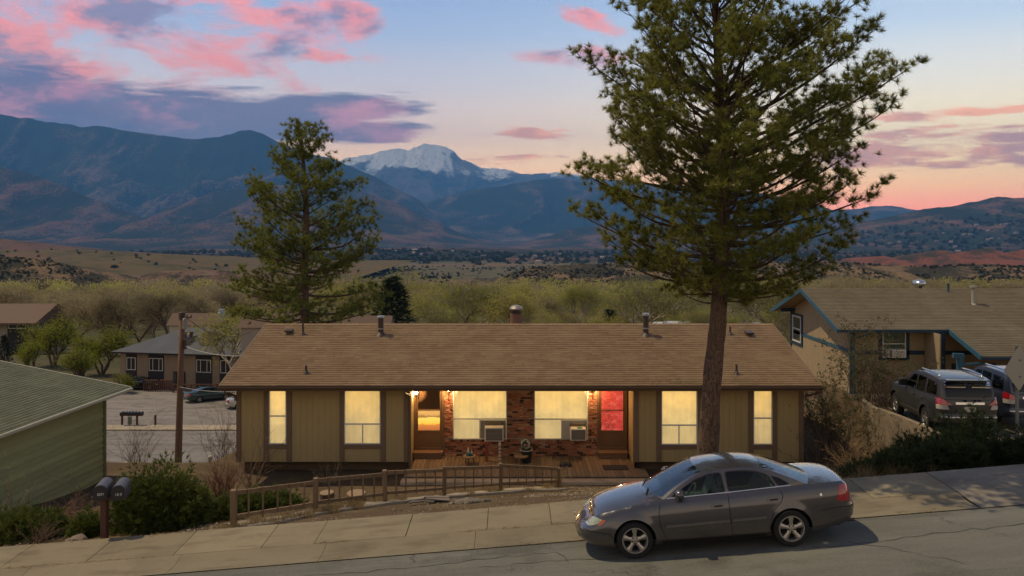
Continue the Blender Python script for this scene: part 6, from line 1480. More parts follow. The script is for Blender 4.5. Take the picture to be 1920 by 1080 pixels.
    # things on the flank: (polygon in x,z) -> mapped on the skin, both sides
    def patch(name, poly, mat, ex=.004, thick=.0, both=True, step=.05, sg_=(-1, 1)):
        for sg in sg_:
            pl = [(s_of(x) if not isinstance(x, complex) else x.imag, z) for x, z in poly]; d = []
            for i in range(len(pl)):
                p, q = np.array(pl[i]), np.array(pl[(i+1) % len(pl)]); n = max(1, int(np.hypot(*(q-p))/.06))
                for k in range(n): d.append(tuple(p+(q-p)*k/n))
            V2, F2 = fill(d, [], step); m = MB().add([skin(v.x, v.y, ex, sg) for v in V2], F2)
            P = [[skin(a, b, ex, sg), skin(a, b, -.012, sg)] for a, b in d+[d[0]]]; m.grid(P)
            o = m.build(name, mat, root); bm = bmesh.new(); bm.from_mesh(o.data); bmesh.ops.remove_doubles(bm, verts=bm.verts, dist=.0005); bmesh.ops.recalc_face_normals(bm, faces=bm.faces); bm.to_mesh(o.data); bm.free()
            o.data.polygons.foreach_set('use_smooth', [True]*len(o.data.polygons)); o.data.set_sharp_from_angle(angle=R(40))
    def line(pts, w=.011, mat=M_gap, ex=.0025, nm='panel_gap', sg_=(-1, 1)):
        for sg in sg_:
            P = []; pts2 = []
            for a, b in zip(pts[:-1], pts[1:]):
                a, b = np.array(a), np.array(b); n = max(2, int(np.hypot(*(b-a))/.05))
                for k in range(n): pts2.append(a+(b-a)*k/n)
            pts2.append(np.array(pts[-1]))
            for i, p in enumerate(pts2):
                d = pts2[min(i+1, len(pts2)-1)]-pts2[max(i-1, 0)]; d = d/np.hypot(*d); n_ = np.array([-d[1], d[0]])*w/2
                P.append([skin(s_of(p[0]+n_[0]), p[1]+n_[1], ex, sg), skin(s_of(p[0]-n_[0]), p[1]-n_[1], ex, sg)])
            MB().grid(P).build(nm, mat, root)
    for nm, poly, mat, ex in S['patches']: patch(nm, poly, mat, ex)
    for l in S['gaps']: line(l)
    # ends: full-width pieces at nose and tail given as (name, qa, qb, z0, z1, mat, ex)
    for nm, end, half, za, zb_, mat, ex in S['ends']:
        m = MB(); P = []; base_q = 0 if end == 'f' else ST; nn = 14
        for k in range(-nn, nn+1):
            q = abs(k)/nn*half; sg = -1 if k < 0 else 1; qq = q if end == 'f' else ST-q
            P.append([skin(max(.0011, min(ST-.0011, qq)), za+(zb_-za)*j/3, ex, sg) if abs(k) > 0 else Vector((skin(qq, za+(zb_-za)*j/3, ex).x, 0, za+(zb_-za)*j/3)) for j in range(4)])
        m.grid(P).build(nm, mat, root, smooth_=True)
    # underside, wells, wheels
    Lc = S['plan'][-1][0]; W = max(p[1] for p in S['plan']); r_ = S['wheel_r']
    MB().box(.35, Lc-.35, -W*.66, W*.66, S['bottom'][2][1]+.02, S['bottom'][2][1]+.3).build('underbody', M_well, root)
    MB().box(S['axles'][0]+.5, S['axles'][1]-.5, -W+.1, W-.1, S['bottom'][2][1]+.02, S['bottom'][2][1]+.16).build('floor_pan', M_well, root)
    for wx in S['axles']:
        for sg in (-1, 1):
            wl = MB(); P = []
            for k in range(19): a = math.pi*k/18-.1+.2*(k/18-.5)*0; P.append([(wx+(S['arch_r']+.012)*math.cos(a), sg*(W-.05), r_+(S['arch_r']+.012)*math.sin(a)), (wx+(S['arch_r']+.012)*math.cos(a), sg*(W-.42), r_+(S['arch_r']+.012)*math.sin(a))])
            wl.grid(P); wl.add([p[1] for p in P], [tuple(range(len(P)))]); wl.build('wheel_well', M_well, root)
            make_wheel(root, wx, sg*(W-.115-S.get('track_in', 0)), r_, S['rim_r'], .205, sg, M=S.get('rim_mat'))
    if detail:
        # cabin interior
        by = S['belt_in']; fz_ = S['bottom'][2][1]+.18
        MB().box(S['cowl']-.25, x1-.1, -by, by, fz_, fz_+.05).build('cabin_floor', M_dash, root)
        MB().prism([(S['cowl']-.1, fz_), (S['cowl']+.35, fz_+.1), (S['cowl']+.42, ztx(S['cowl'])-.08), (S['cowl']-.05, ztx(S['cowl'])-.015)], 'y', -by, by).build('dashboard', M_dash, root)
        for (sx, ys, wd) in S['seats']:
            for y in ys:
                st = MB().box(sx-.42, sx+.02, y-wd, y+wd, fz_+.12, fz_+.34); st.add([(sx-.03, y-wd, fz_+.3), (sx+.12, y-wd, fz_+.3), (sx+.24, y-wd*.85, fz_+.62), (sx+.14, y-wd*.85, fz_+.64), (sx-.03, y+wd, fz_+.3), (sx+.12, y+wd, fz_+.3), (sx+.24, y+wd*.85, fz_+.62), (sx+.14, y+wd*.85, fz_+.64)], [(0,1,2,3), (7,6,5,4), (0,4,5,1), (1,5,6,2), (2,6,7,3), (3,7,4,0)])
                st.box(sx+.16, sx+.26, y-.12, y+.12, fz_+.66, fz_+.80); st.build('seat', M_seat, root, bevel=.03)
        q = Vector((S['cowl']+.5, -.37, ztx(S['cowl'])-.02)); pts = [q+Vector((.09*math.sin(a), .18*math.cos(a), .16*math.sin(a))) for a in np.linspace(0, 2*math.pi, 25)]
        MB().tube(pts, .014, 6, False).build('steering_wheel', M_seat, root, smooth_=True)
    return root, dict(skin=skin, s_of=s_of, ST=ST, ztx=ztx, G=G, patch=patch, line=line)

SEDAN = dict(name='parked_sedan', label='dark grey four-door sedan parked at the kerb in front of the duplex', cat='car', glass_windscreen=glassmat('windscreen_glass', (.26, .42, .46), .02, .3), glass_rear_window=glassmat('rear_screen_glass', (.32, .44, .41), .02, .35), paint=paint('paint_grey', (.074, .071, .074), .24, .5, .9), glass=M_cglass,
    plan=[(0, 0), (.012, .25), (.055, .48), (.15, .66), (.32, .79), (.6, .865), (1.0, .90), (1.7, .918), (2.6, .922), (3.5, .918), (4.1, .90), (4.5, .865), (4.78, .79), (4.92, .68), (4.99, .5), (5.02, .25), (5.03, 0)],
    top=[(0, .665), (.1, .69), (.35, .765), (.7, .845), (1.1, .92), (1.5, .965), (2.0, .985), (2.8, 1.005), (3.5, 1.03), (4.1, 1.05), (4.55, 1.05), (4.85, 1.03), (5.03, 1.0)],
    bottom=[(0, .235), (.5, .20), (1.4, .215), (3.4, .215), (4.3, .25), (5.03, .345)],
    side_prof=[(0, -.085), (.08, -.035), (.3, 0), (.55, .004), (.75, -.012), (.9, -.05), (.96, -.08), (1, -.115)],
    front_prof=[(0, -.14), (.15, -.03), (.4, 0), (.62, -.015), (.72, -.07), (.85, -.13), (1, -.26)], rear_prof=[(0, -.09), (.12, -.02), (.42, .0), (.46, -.05), (.6, -.055), (.85, -.085), (.95, -.11), (1, -.17)],
    axles=(1.0, 3.755), wheel_r=.325, arch_r=.372, rim_r=.222, flare=.018, step=.05, cowl=1.62, deck=3.95,
    hood_crown=lambda x: .055+.03*min(1, x/.6), deck_crown=lambda x: .035,
    arch=[(1.56, .965, -.34, .015), (1.80, 1.13, -.27, .02), (2.10, 1.29, -.17, .028), (2.36, 1.372, -.07, .036), (2.8, 1.40, 0, .042), (3.2, 1.385, .04, .042), (3.48, 1.325, .10, .034), (3.78, 1.205, .17, .02), (4.12, 1.05, .22, .012)], ws=(0.15, 2.75), rg=(5.4, 7.75), tumble=(.34, .26),
    windows=[[(1.70, 1.003), (1.86, 1.10), (2.14, 1.245), (2.40, 1.325), (2.62, 1.345), (2.655, 1.02)], [(2.735, 1.022), (2.71, 1.348), (3.0, 1.345), (3.25, 1.315), (3.44, 1.25), (3.56, 1.052), (3.3, 1.04)], [(3.62, 1.058), (3.50, 1.235), (3.62, 1.19), (3.76, 1.11), (3.80, 1.075)]],
    patches=[('headlight', [(.075, .60), (.06, .675), (.14, .705), (.34, .725), (.44, .70), (.36, .63), (.2, .585)], M_head, .007), ('side_marker', [(.36, .64), (.44, .70), (.52, .70), (.46, .635), (.38, .60)], M_amber, .006),
             ('tail_light', [(4.60, .755), (4.70, .985), (4.83, .99), (4.955, .96), (4.99, .76), (4.9, .715), (4.7, .715)], M_tail, .006), ('side_moulding', [(1.56, .515), (1.56, .555), (2.68, .575), (2.68, .535)], paint('paint_moulding', (.14, .127, .12)), .022), ('side_moulding', [(2.73, .536), (2.73, .576), (3.33, .585), (3.33, .55)], paint('paint_moulding2', (.14, .127, .12)), .022),
             ('rocker_trim', [(1.48, .222), (1.48, .262), (3.32, .262), (3.32, .222)], M_blacktrim, .006), ('fuel_door_emblem', [(4.30, .86), (4.31, .90), (4.345, .89), (4.34, .85)], M_chrome, .004),
             ('door_handle', [(2.38, .80), (2.39, .855), (2.60, .865), (2.605, .81)], paint('paint_handle', (.10, .09, .086)), .02), ('door_handle', [(3.36, .835), (3.37, .89), (3.58, .895), (3.585, .845)], paint('paint_handle2', (.10, .09, .086)), .02),
             ('handle_recess', [(2.43, .812), (2.43, .836), (2.57, .842), (2.575, .818)], M_gap, .0225), ('handle_recess', [(3.41, .848), (3.41, .872), (3.55, .876), (3.555, .853)], M_gap, .0225)],
    gaps=[[(1.50, .93), (1.46, .8), (1.47, .55), (1.56, .27)], [(2.70, .99), (2.695, .7), (2.72, .26)], [(3.60, 1.02), (3.655, .93), (3.62, .82), (3.47, .68), (3.40, .5), (3.36, .27)], [(1.46, .275), (3.36, .275)], [(.56, .46), (.3, .50), (.1, .52)], [(.56, .46), (.62, .40)], [(4.95, .60), (4.6, .625), (4.3, .60)]],
    ends=[('lower_grille', 'f', .38, .30, .40, M_blacktrim, .004), ('grille', 'f', .20, .585, .64, M_blacktrim, .004), ('licence_plate', 'r', .15, .70, .82, M_rev, .006), ('rear_bumper_strip', 'r', .55, .50, .53, M_blacktrim, .006)],
    belt_in=.72, seats=[(2.45, (-.36, .36), .24), (3.35, (-.33, .33), .32)])
car, K = make_car(SEDAN)
# sedan extras: mirrors, aerial stripe, wipers, badge
for sg in (-1, 1):
    q = K['G'](1.80, 1.06, 0, sg); mm = MB().lathe([(0, -.10), (.06, -.092), (.09, -.05), (.094, 0), (.086, .045), (.05, .062), (0, .066)], 16, (0, 0, 0), 'x'); mm.v = [Vector((v.x*.9+q.x+.06, v.y*1.25+q.y+sg*.12, v.z*.86+q.z+.01)) for v in mm.v]
    o = mm.build('door_mirror', SEDAN['paint'], car, smooth_=True); MB().tube([(q.x+.04, q.y-sg*.01, q.z-.04), (q.x+.05, q.y+sg*.08, q.z-.03)], [.03, .022], 8).build('mirror_stalk', M_blacktrim, car)
for y0 in (-.5, .05): MB().tube([(1.30, y0, 1.03), (1.36, y0+.25, 1.05), (1.44, y0+.5, 1.045)], .010, 6).build('wiper', M_blacktrim, car)
MB().lathe([(0, -.02), (.05, -.015), (.05, .0), (0, .004)], 14, (-.012+.02, 0, .66), 'x').build('badge', M_chrome, car)
# chrome line along the roof gutter on the viewer's side is left off; the aerial and trunk lip are real parts
MB().tube([(4.7, -.42, .27), (5.0, -.43, .26)], .03, 8).build('exhaust', M_metal, car)
for sg in (-1, 1):
    P = []
    for x in np.linspace(1.62, 3.82, 40): a_ = K['G'](x, K['ztx'](x)+.012, .010, sg); b_ = K['G'](x, K['ztx'](x)+.026, .008, sg); P.append([a_, b_])
    MB().grid(P).build('belt_moulding', M_chrome, car)
cz0, cz1 = road_z(2.25, 12.3), road_z(5.0, 12.3)
car.location = (1.21, 12.2*KD+.92, float(zs(1.21))+.005); car.rotation_euler = (0, -math.atan(.081), R(-.8))

SUV = dict(name='parked_suv', label='dark grey station-wagon style SUV with roof rails parked by the retaining wall', cat='SUV', paint=paint('paint_suv_grey', (.042, .043, .046), .4, .4, .5), glass=M_cglass_dark,
    plan=[(0, 0), (.02, .4), (.1, .68), (.28, .86), (.6, .93), (1.2, .95), (2.4, .955), (3.6, .95), (4.3, .92), (4.62, .86), (4.76, .72), (4.81, .4), (4.82, 0)],
    top=[(0, .92), (.2, 1.0), (.6, 1.06), (1.2, 1.10), (1.7, 1.12), (2.6, 1.13), (3.6, 1.16), (4.4, 1.17), (4.82, 1.14)], bottom=[(0, .38), (.5, .36), (1.4, .36), (3.4, .36), (4.3, .38), (4.82, .45)],
    side_prof=[(0, -.06), (.1, -.02), (.4, 0), (.7, 0), (.9, -.02), (1, -.05)], front_prof=[(0, -.06), (.3, 0), (.7, -.02), (1, -.1)], rear_prof=[(0, -.03), (.12, .03), (.3, .03), (.34, -.02), (.8, -.02), (1, -.05)],
    axles=(.92, 3.71), wheel_r=.385, arch_r=.45, rim_r=.235, flare=.03, step=.08, cowl=1.65, deck=4.55, hood_crown=lambda x: .05, deck_crown=lambda x: .0,
    arch=[(1.58, 1.12, -.16, .01), (1.95, 1.45, -.12, .02), (2.25, 1.66, -.06, .03), (2.7, 1.735, 0, .035), (3.4, 1.745, 0, .035), (4.15, 1.725, .03, .03), (4.50, 1.66, .06, .02), (4.64, 1.45, .07, .01), (4.74, 1.16, .06, 0)], ws=(0.15, 2.0), rg=(6.0, 7.6), tumble=(.16, .10),
    windows=[[(1.85, 1.17), (2.1, 1.40), (2.36, 1.60), (2.72, 1.63), (2.75, 1.18)], [(2.84, 1.18), (2.82, 1.635), (3.5, 1.63), (3.52, 1.20)], [(3.66, 1.21), (3.64, 1.62), (4.30, 1.59), (4.42, 1.24)]],
    patches=[('tail_light', [(4.52, 1.0), (4.50, 1.20), (4.74, 1.16), (4.80, 1.0)], M_tail, .03), ('reversing_light', [(4.55, .86), (4.53, .995), (4.78, .995), (4.79, .86)], M_rev, .025), ('door_handle', [(2.55, .98), (2.55, 1.02), (2.74, 1.025), (2.74, .985)], M_chrome, .03), ('door_handle', [(3.35, 1.0), (3.35, 1.04), (3.54, 1.045), (3.54, 1.005)], M_chrome, .03)],
    gaps=[[(1.6, 1.08), (1.62, .5)], [(2.78, 1.1), (2.80, .42)], [(3.58, 1.12), (3.5, .85), (3.3, .6)]],
    ends=[('chrome_bar', 'r', .42, 1.02, 1.085, M_chrome, .03), ('licence_plate', 'r', .17, .80, .95, M_rev, .012), ('bumper_top', 'r', .8, .62, .66, M_chrome, .012)],
    belt_in=.8, seats=[(2.6, (-.4, .4), .25), (3.4, (-.38, .38), .32)])
METRIC = {car}                                   # already placed in metres
def vehicle_at(root, x, y, z, rz_, pitch=0): root.location = (x, y, z); root.rotation_euler = (0, pitch, rz_)
suv, K2 = make_car(SUV)
for sg in (-1, 1): MB().tube([(2.5, sg*.62, 1.735), (2.6, sg*.63, 1.80), (3.2, sg*.64, 1.815), (4.0, sg*.63, 1.80), (4.2, sg*.62, 1.73)], .028, 8).build('roof_rail', M_chrome, suv, smooth_=True)
for sg in (-1, 1):
    q = K2['G'](1.88, 1.22, 0, sg); MB().box(q.x-.06, q.x+.10, min(q.y, q.y+sg*.26), max(q.y, q.y+sg*.26), q.z-.06, q.z+.16).build('door_mirror', M_blacktrim, suv, bevel=.03)
MB().box(4.42, 4.66, -.62, .62, 1.685, 1.72).build('spoiler', SUV['paint'], suv, bevel=.012)
# second SUV is the same body in another colour
suv2 = copy_tree(suv); M_bl = paint('paint_navy', (.035, .045, .075), .3, .4)
for ch in suv2.children:
    if ch.name.split('.')[0] in ('body', 'cabin_shell', 'spoiler'): ch.data = ch.data.copy(); ch.data.materials[0] = M_bl
suv2['label'] = 'dark blue SUV parked to the right of the grey SUV'
vehicle_at(suv, 11.0, 25.1, Hs(13.6, 22.5)+.04, R(-93), R(0)); 
q = Matrix.Rotation(R(-93), 3, 'Z') @ Vector((4.82, 0, 0)); suv.location.x = 13.62-q.x; suv.location.y = 20.6*KD-q.y
suv2.location = (suv.location.x+2.45, suv.location.y+.9, Hs(16.5, 22.5)+.06); suv2.rotation_euler = (0, 0, R(-93))
METRIC |= {suv, suv2}
# cars on the lower lot: darker, rounder copies of the sedan
def lot_car(name, label, c, px, py, rz_, Y, sc=1.0):
    t = copy_tree(car); t.name = name; t['label'] = label; m = paint('paint_'+name, c, .25, .3); q = at(px, py, Y); t.rotation_euler = (0, 0, rz_); t.scale = (sc,)*3
    for ch in t.children:
        if ch.data and ch.data.materials and ch.data.materials[0] and ch.data.materials[0].name.startswith('paint_'): ch.data = ch.data.copy(); ch.data.materials[0] = m
    o = Matrix.Rotation(rz_, 3, 'Z') @ Vector((2.5, 0, 0)); t.location = (q.x-o.x, Y*KD-o.y, ZL+.05); METRIC.add(t); return t
lot_car('teal_sedan', 'dark teal sedan parked in the lot below, tail towards the viewer', (.03, .06, .06), 392, 757, R(-142), 73.5, 1.03)
lot_car('white_car', 'pale car mostly hidden by the left corner of the duplex', (.55, .53, .5), 470, 760, R(-160), 70.5)
lot_car('black_car', 'black car beside the apartment block behind the leafing tree', (.012, .012, .013), 262, 724, R(178), 78.6)
# ================================================================== valley trees
def branch_tree(seed, Ht, levels=5, spread=.55, up=.3, first=.28, nb=(3, 4), emin=3):
    rg = np.random.default_rng(seed); S0, S1, Q0, Q1, E, ED = [], [], [], [], [], []
    def grow(p, d, L_, r_, lv):
        k = 3 if lv < 2 else 2; prev = p
        for j in range(k):
            q = prev+d*L_/k; S0.append(prev); S1.append(q); Q0.append(r_*(1-.35*j/k)); Q1.append(r_*(1-.35*(j+1)/k)); d = unit(d+rg.normal(size=3)*.12+np.array([0, 0, up*.12])); prev = q
            if lv >= emin: E.append(q); ED.append(d)
        if lv >= levels: return
        n = rg.integers(nb[0], nb[1]+1)
        for i in range(n):
            a = 2*math.pi*(i+rg.random()*.6)/n; o = unit(np.cross(d, rg.normal(size=3))); b = unit(np.cross(d, o)); dd = unit(d*(1-.25*spread)+(o*math.cos(a)+b*math.sin(a))*spread*rg.uniform(.6, 1.3)+np.array([0, 0, up*.3]))
            grow(prev, dd, L_*rg.uniform(.58, .85), r_*.6, lv+1)
    grow(np.zeros(3), np.array([0, 0, 1.0]), Ht*first, Ht*.022, 0); S1a = np.array(S1); sc = Ht/max(1e-3, S1a[:, 2].max())
    A = [np.array(S0)*sc, S1a*sc, np.array(Q0)*sc, np.array(Q1)*sc]; return A, np.array(E)*sc, np.array(ED), rg
M_tb = basic('grey_bark', (.14, .105, .075), .95, .3, 3); M_tb2 = basic('pale_bark', (.34, .28, .20), .95, .3, 3)
M_yg = leafmat('spring_leaves', [(.12, .14, .016), (.18, .205, .02), (.25, .27, .028), (.30, .30, .04)], trans=.4); M_lg = leafmat('pale_leaves', [(.14, .14, .05), (.25, .255, .06), (.38, .36, .085), (.44, .40, .12)], trans=.55, ov=.9); M_gb = leafmat('bud_haze', [(.15, .12, .07), (.25, .21, .115), (.35, .295, .16), (.40, .335, .19)], trans=.5, ov=.8)
M_con = leafmat('conifer_needles', [(.014, .024, .016), (.024, .038, .022), (.036, .052, .028), (.05, .065, .034)])
PROTO = {}
def proto(kind, seed, Ht, mat, nleaf, lw, ll, spread=.55, levels=5, bark=None, up=.3, twigs=True, first=.28):
    (A, E, ED, rg) = branch_tree(seed, Ht, levels, spread, up, first, emin=2 if mat is M_yg else 3); V, F = seg_arrays(A[0], A[1], np.maximum(A[2], .022), np.maximum(A[3], .018))
    mt = npmesh('trunk', V, F); mt.materials.append(bark or M_tb)
    k = rg.integers(0, len(E), nleaf); pos = E[k]+rg.normal(size=(nleaf, 3))*Ht*np.array([.05, .05, .045])*(1 if mat is not M_yg else 1.1); Vl, Fl = needle_arrays(pos, ED[k]+rg.normal(size=(nleaf, 3))*.3, 3, ll, lw, (10, 90), rg); ml = npmesh('crown', Vl, Fl); ml.materials.append(mat); PROTO.setdefault(kind, []).append((mt, ml))
proto('yellow', 101, 8, M_yg, 3400, .08, .17, .50, 5, up=1.0, first=.17); proto('yellow', 102, 8, M_yg, 3000, .08, .17, .46, 5, up=1.2, first=.17); proto('yellow', 131, 8, M_yg, 3200, .08, .17, .6, 5, up=.8, first=.16)
proto('pale', 103, 12, M_lg, 2600, .07, .26, .62, 5, M_tb2); proto('pale', 104, 12, M_lg, 3000, .07, .26, .7, 5, M_tb2); proto('pale', 105, 12, M_lg, 4400, .07, .26, .55, 5, M_tb2)
proto('bare', 106, 12, M_gb, 5200, .035, .5, .62, 5); proto('bare', 107, 12, M_gb, 5200, .035, .5, .72, 5); proto('bare', 108, 12, M_gb, 5200, .035, .5, .55, 5)
def conifer_proto(seed):
    rg = np.random.default_rng(seed); Ht = 8; P, D, S0, S1 = [], [], [], []
    for i in range(150):
        z = Ht*(.06+.92*i/150); L_ = (Ht-z)*.33*rg.uniform(.75, 1.15)+.15; a = i*2.4+rg.normal()*.2; d = np.array([math.cos(a), math.sin(a), -.12]); S0.append([0, 0, z]); S1.append(np.array([0, 0, z])+d*L_)
        for k in range(7): u = rg.uniform(.25, 1); P.append(np.array([0, 0, z])+d*L_*u+rg.normal(size=3)*.1); D.append(unit(d+np.array([0, 0, .3])+rg.normal(size=3)*.3))
    S0 = np.array(S0+[[0, 0, 0]]); S1 = np.array(list(S1)+[[0, 0, Ht]]); V, F = seg_arrays(S0, S1, np.array([.02]*150+[.14]), np.array([.01]*150+[.02])); mt = npmesh('trunk', V, F); mt.materials.append(M_tb)
    Vl, Fl = needle_arrays(P, D, 6, .38, .07, (8, 60), rg); ml = npmesh('crown', Vl, Fl); ml.materials.append(M_con); PROTO.setdefault('conifer', []).append((mt, ml))
conifer_proto(120); conifer_proto(121)
TREELAB = {}
def put_tree(kind, x, y, hs, label, group=None, name=None, zoff=0, vi=None):
    t = thing(name or {'yellow': 'leafing_tree', 'pale': 'cottonwood_tree', 'bare': 'bare_tree', 'conifer': 'conifer_tree'}[kind], (x, y, Hs(x, y)-.1+zoff), label, 'tree', group, random.random()*6.28)
    mt, ml = PROTO[kind][vi if vi is not None else random.randrange(len(PROTO[kind]))]; s_ = hs/(8 if kind in ('yellow', 'conifer') else 12); t.scale = (s_*random.uniform(.95, 1.25), s_*random.uniform(.95, 1.25), s_)
    for nm, me in (('trunk', mt), ('crown', ml)): o = bpy.data.objects.new(nm, me); COL.objects.link(o); o.parent = t
    return t
def ptree(kind, px, top_py, Y, label, w=1.0, **k):
    q = at(px, top_py, Y); x = q.x; hs = max(2.0, q.z-Hs(x, Y)); sink = .38*hs if kind == 'yellow' else .12*hs if kind in ('bare', 'pale') else 0; t = put_tree(kind, x, Y, hs+sink, label, zoff=-sink, **k); t.scale.x *= w; t.scale.y *= w; return t
ptree('yellow', 105, 592, 92, 'bright yellow-green leafing tree before the far left building', 1.25); ptree('yellow', 196, 612, 87, 'yellow-green tree at the left end of the apartment block', 1.15); ptree('yellow', 60, 640, 84, 'small yellow-green tree at the left edge above the green roof')
ptree('yellow', 150, 650, 82, 'low yellow-green tree just above the green roof', 1.3); ptree('yellow', 236, 700, 76.5, 'small leafing bush in front of the apartment wall', 1.2, name='leafing_bush'); ptree('conifer', 8, 625, 86, 'small dark conifer at the far left edge')
ptree('bare', 212, 545, 112, 'spreading bare tree left behind the apartment roof', 1.3, vi=0); ptree('bare', 262, 548, 118, 'bare tree behind the middle of the apartment roof', 1.2, vi=1); ptree('bare', 322, 552, 110, 'bare tree just left of the utility pole top', 1.2, vi=2); ptree('bare', 150, 548, 125, 'bare tree behind the yellow-green trees', 1.3, vi=1)
ptree('bare', 380, 560, 122, 'bare tree between the utility pole and the left pine', 1.2, vi=0)
ptree('conifer', 1143, 578, 128, 'round dark conifer above the middle of the duplex roof', 1.7); ptree('pale', 1505, 610, 60, 'bare limbed tree between the duplex roof and the blue trimmed house', .8, vi=1)
ptree('conifer', 735, 515, 75, 'dark pine bough tree right of the left pine above the roof', 1.3); ptree('pale', 450, 560, 70, 'pale green tree behind the left end of the duplex roof', 1.2, vi=0)
# rows of valley trees, nearest first, the rest of the wood as one mass
rgv = np.random.default_rng(77); placed = []; count = {'pale': 0, 'bare': 0, 'conifer': 0}
LAB = {'pale': 'pale green cottonwood in the valley wood behind the houses', 'bare': 'leafless grey-brown tree in the valley wood behind the houses', 'conifer': 'small dark conifer in the valley wood behind the houses'}
tries = 0
while len(placed) < 235 and tries < 20000:
    tries += 1; Y = 118*math.exp(rgv.random()**1.15*1.15); x = (rgv.uniform(-120, 2040)-960)*Y/FPX
    pxx = 960+x*FPX/Y
    if any((x-a)**2+(Y-b)**2 < (5.2+Y*.006)**2 for a, b in placed): continue
    if pxx < 470 and Y < 128: continue
    n_ = float(vnoise(x, Y, 45, 3)); green = .60 if 700 < pxx < 1120 else .5 if pxx > 1120 else .36
    kind = 'conifer' if rgv.random() < .035 else ('pale' if n_ < green else 'bare'); placed.append((x, Y)); put_tree(kind, x, Y, rgv.uniform(8, 17.5) if kind != 'conifer' else rgv.uniform(4, 7), LAB[kind], 'valley '+kind+' trees', zoff=-rgv.uniform(1.2, 3.4) if kind != 'conifer' else 0)
# remoter wood as one mass of leaf sprays
def far_wood(name, label, n, y0, y1, hmin, hmax, mat, per, ll, lw, seed, test):
    rg = np.random.default_rng(seed); P, D = [], []; k = 0
    while k < n:
        Y = rg.uniform(y0, y1); x = (rg.uniform(-200, 2120)-960)*Y/FPX
        if not test(x, Y): k += .25; continue
        k += 1; h = rg.uniform(hmin, hmax); z = Hs(x, Y); v = rg.normal(size=(per, 3)); v /= np.linalg.norm(v, axis=1, keepdims=True); v *= rg.random((per, 1))**.33
        P.append(np.array([x, Y, z+h*.56])+v*np.array([h*.40, h*.40, h*.46])); D.append(v+np.array([0, 0, .5]))
    V, F = needle_arrays(np.concatenate(P), np.concatenate(D), 2, ll, lw, (10, 80), rg); o = link_obj(name, npmesh(name, V, F), mat); tag(o, label, 'woodland', kind='stuff')
far_wood('valley_wood', 'far pale green wood filling the valley floor', 560, 330, 540, 10, 17, M_lg, 110, 1.3, .55, 5, lambda x, y: vnoise(x, y, 60, 3) < .56); far_wood('bare_valley_wood', 'far leafless wood filling the valley floor', 560, 320, 540, 10, 16, M_gb, 110, 1.5, .32, 6, lambda x, y: vnoise(x, y, 60, 3) > .46)

# ================================================================== hills and mountains
def rock_mat(name, soil, soil2, veg, vs, vlo, vhi, scale=.01, snow=None, strat=None, bstr=.8):
    m, p = newmat(name); co = X(X.tree.nodes.new('ShaderNodeNewGeometry').outputs['Position']); x, y, z = sepxyz(co)
    n = noise(co, scale, 8, .65); f = noise(co, scale*vs, 6, .7); b = noise(co, scale*3.3, 6, .65)
    col = mixc(b, (*soil, 1), (*soil2, 1)); 
    if strat: col = mixc(smooth(n, .5, .62)*.8, col, (*strat, 1))
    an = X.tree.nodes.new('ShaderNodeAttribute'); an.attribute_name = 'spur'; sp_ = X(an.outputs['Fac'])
    col = mixc(smooth(f*.6+n*.4 + (sp_-.55)*.27, vlo, vhi), (*veg, 1), col)  # darker gullies, paler spurs: plant and soil cover that also paints in relief shading
    if snow:
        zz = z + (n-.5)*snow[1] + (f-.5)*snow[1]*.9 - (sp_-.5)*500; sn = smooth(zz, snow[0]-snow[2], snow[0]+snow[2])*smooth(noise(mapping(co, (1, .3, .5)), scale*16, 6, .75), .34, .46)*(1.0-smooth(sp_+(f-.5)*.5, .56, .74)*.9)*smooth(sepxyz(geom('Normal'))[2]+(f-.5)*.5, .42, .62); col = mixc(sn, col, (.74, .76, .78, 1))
    link(col, p.inputs['Base Color']); p.inputs['Roughness'].default_value = .95; p.inputs['Specular IOR Level'].default_value = .05
    link(bump(f + b*1.5, bstr, 6/scale*.004), p.inputs['Normal']); return m
def ridged(x, y, s, o=5, seed=0):
    a = 1; t = 0; n = 0
    for i in range(o): t = t+a*(1-np.abs(2*vnoise(x, y, s/2**i, seed+i)-1))**1.6; n += a; a *= .5
    return t/n
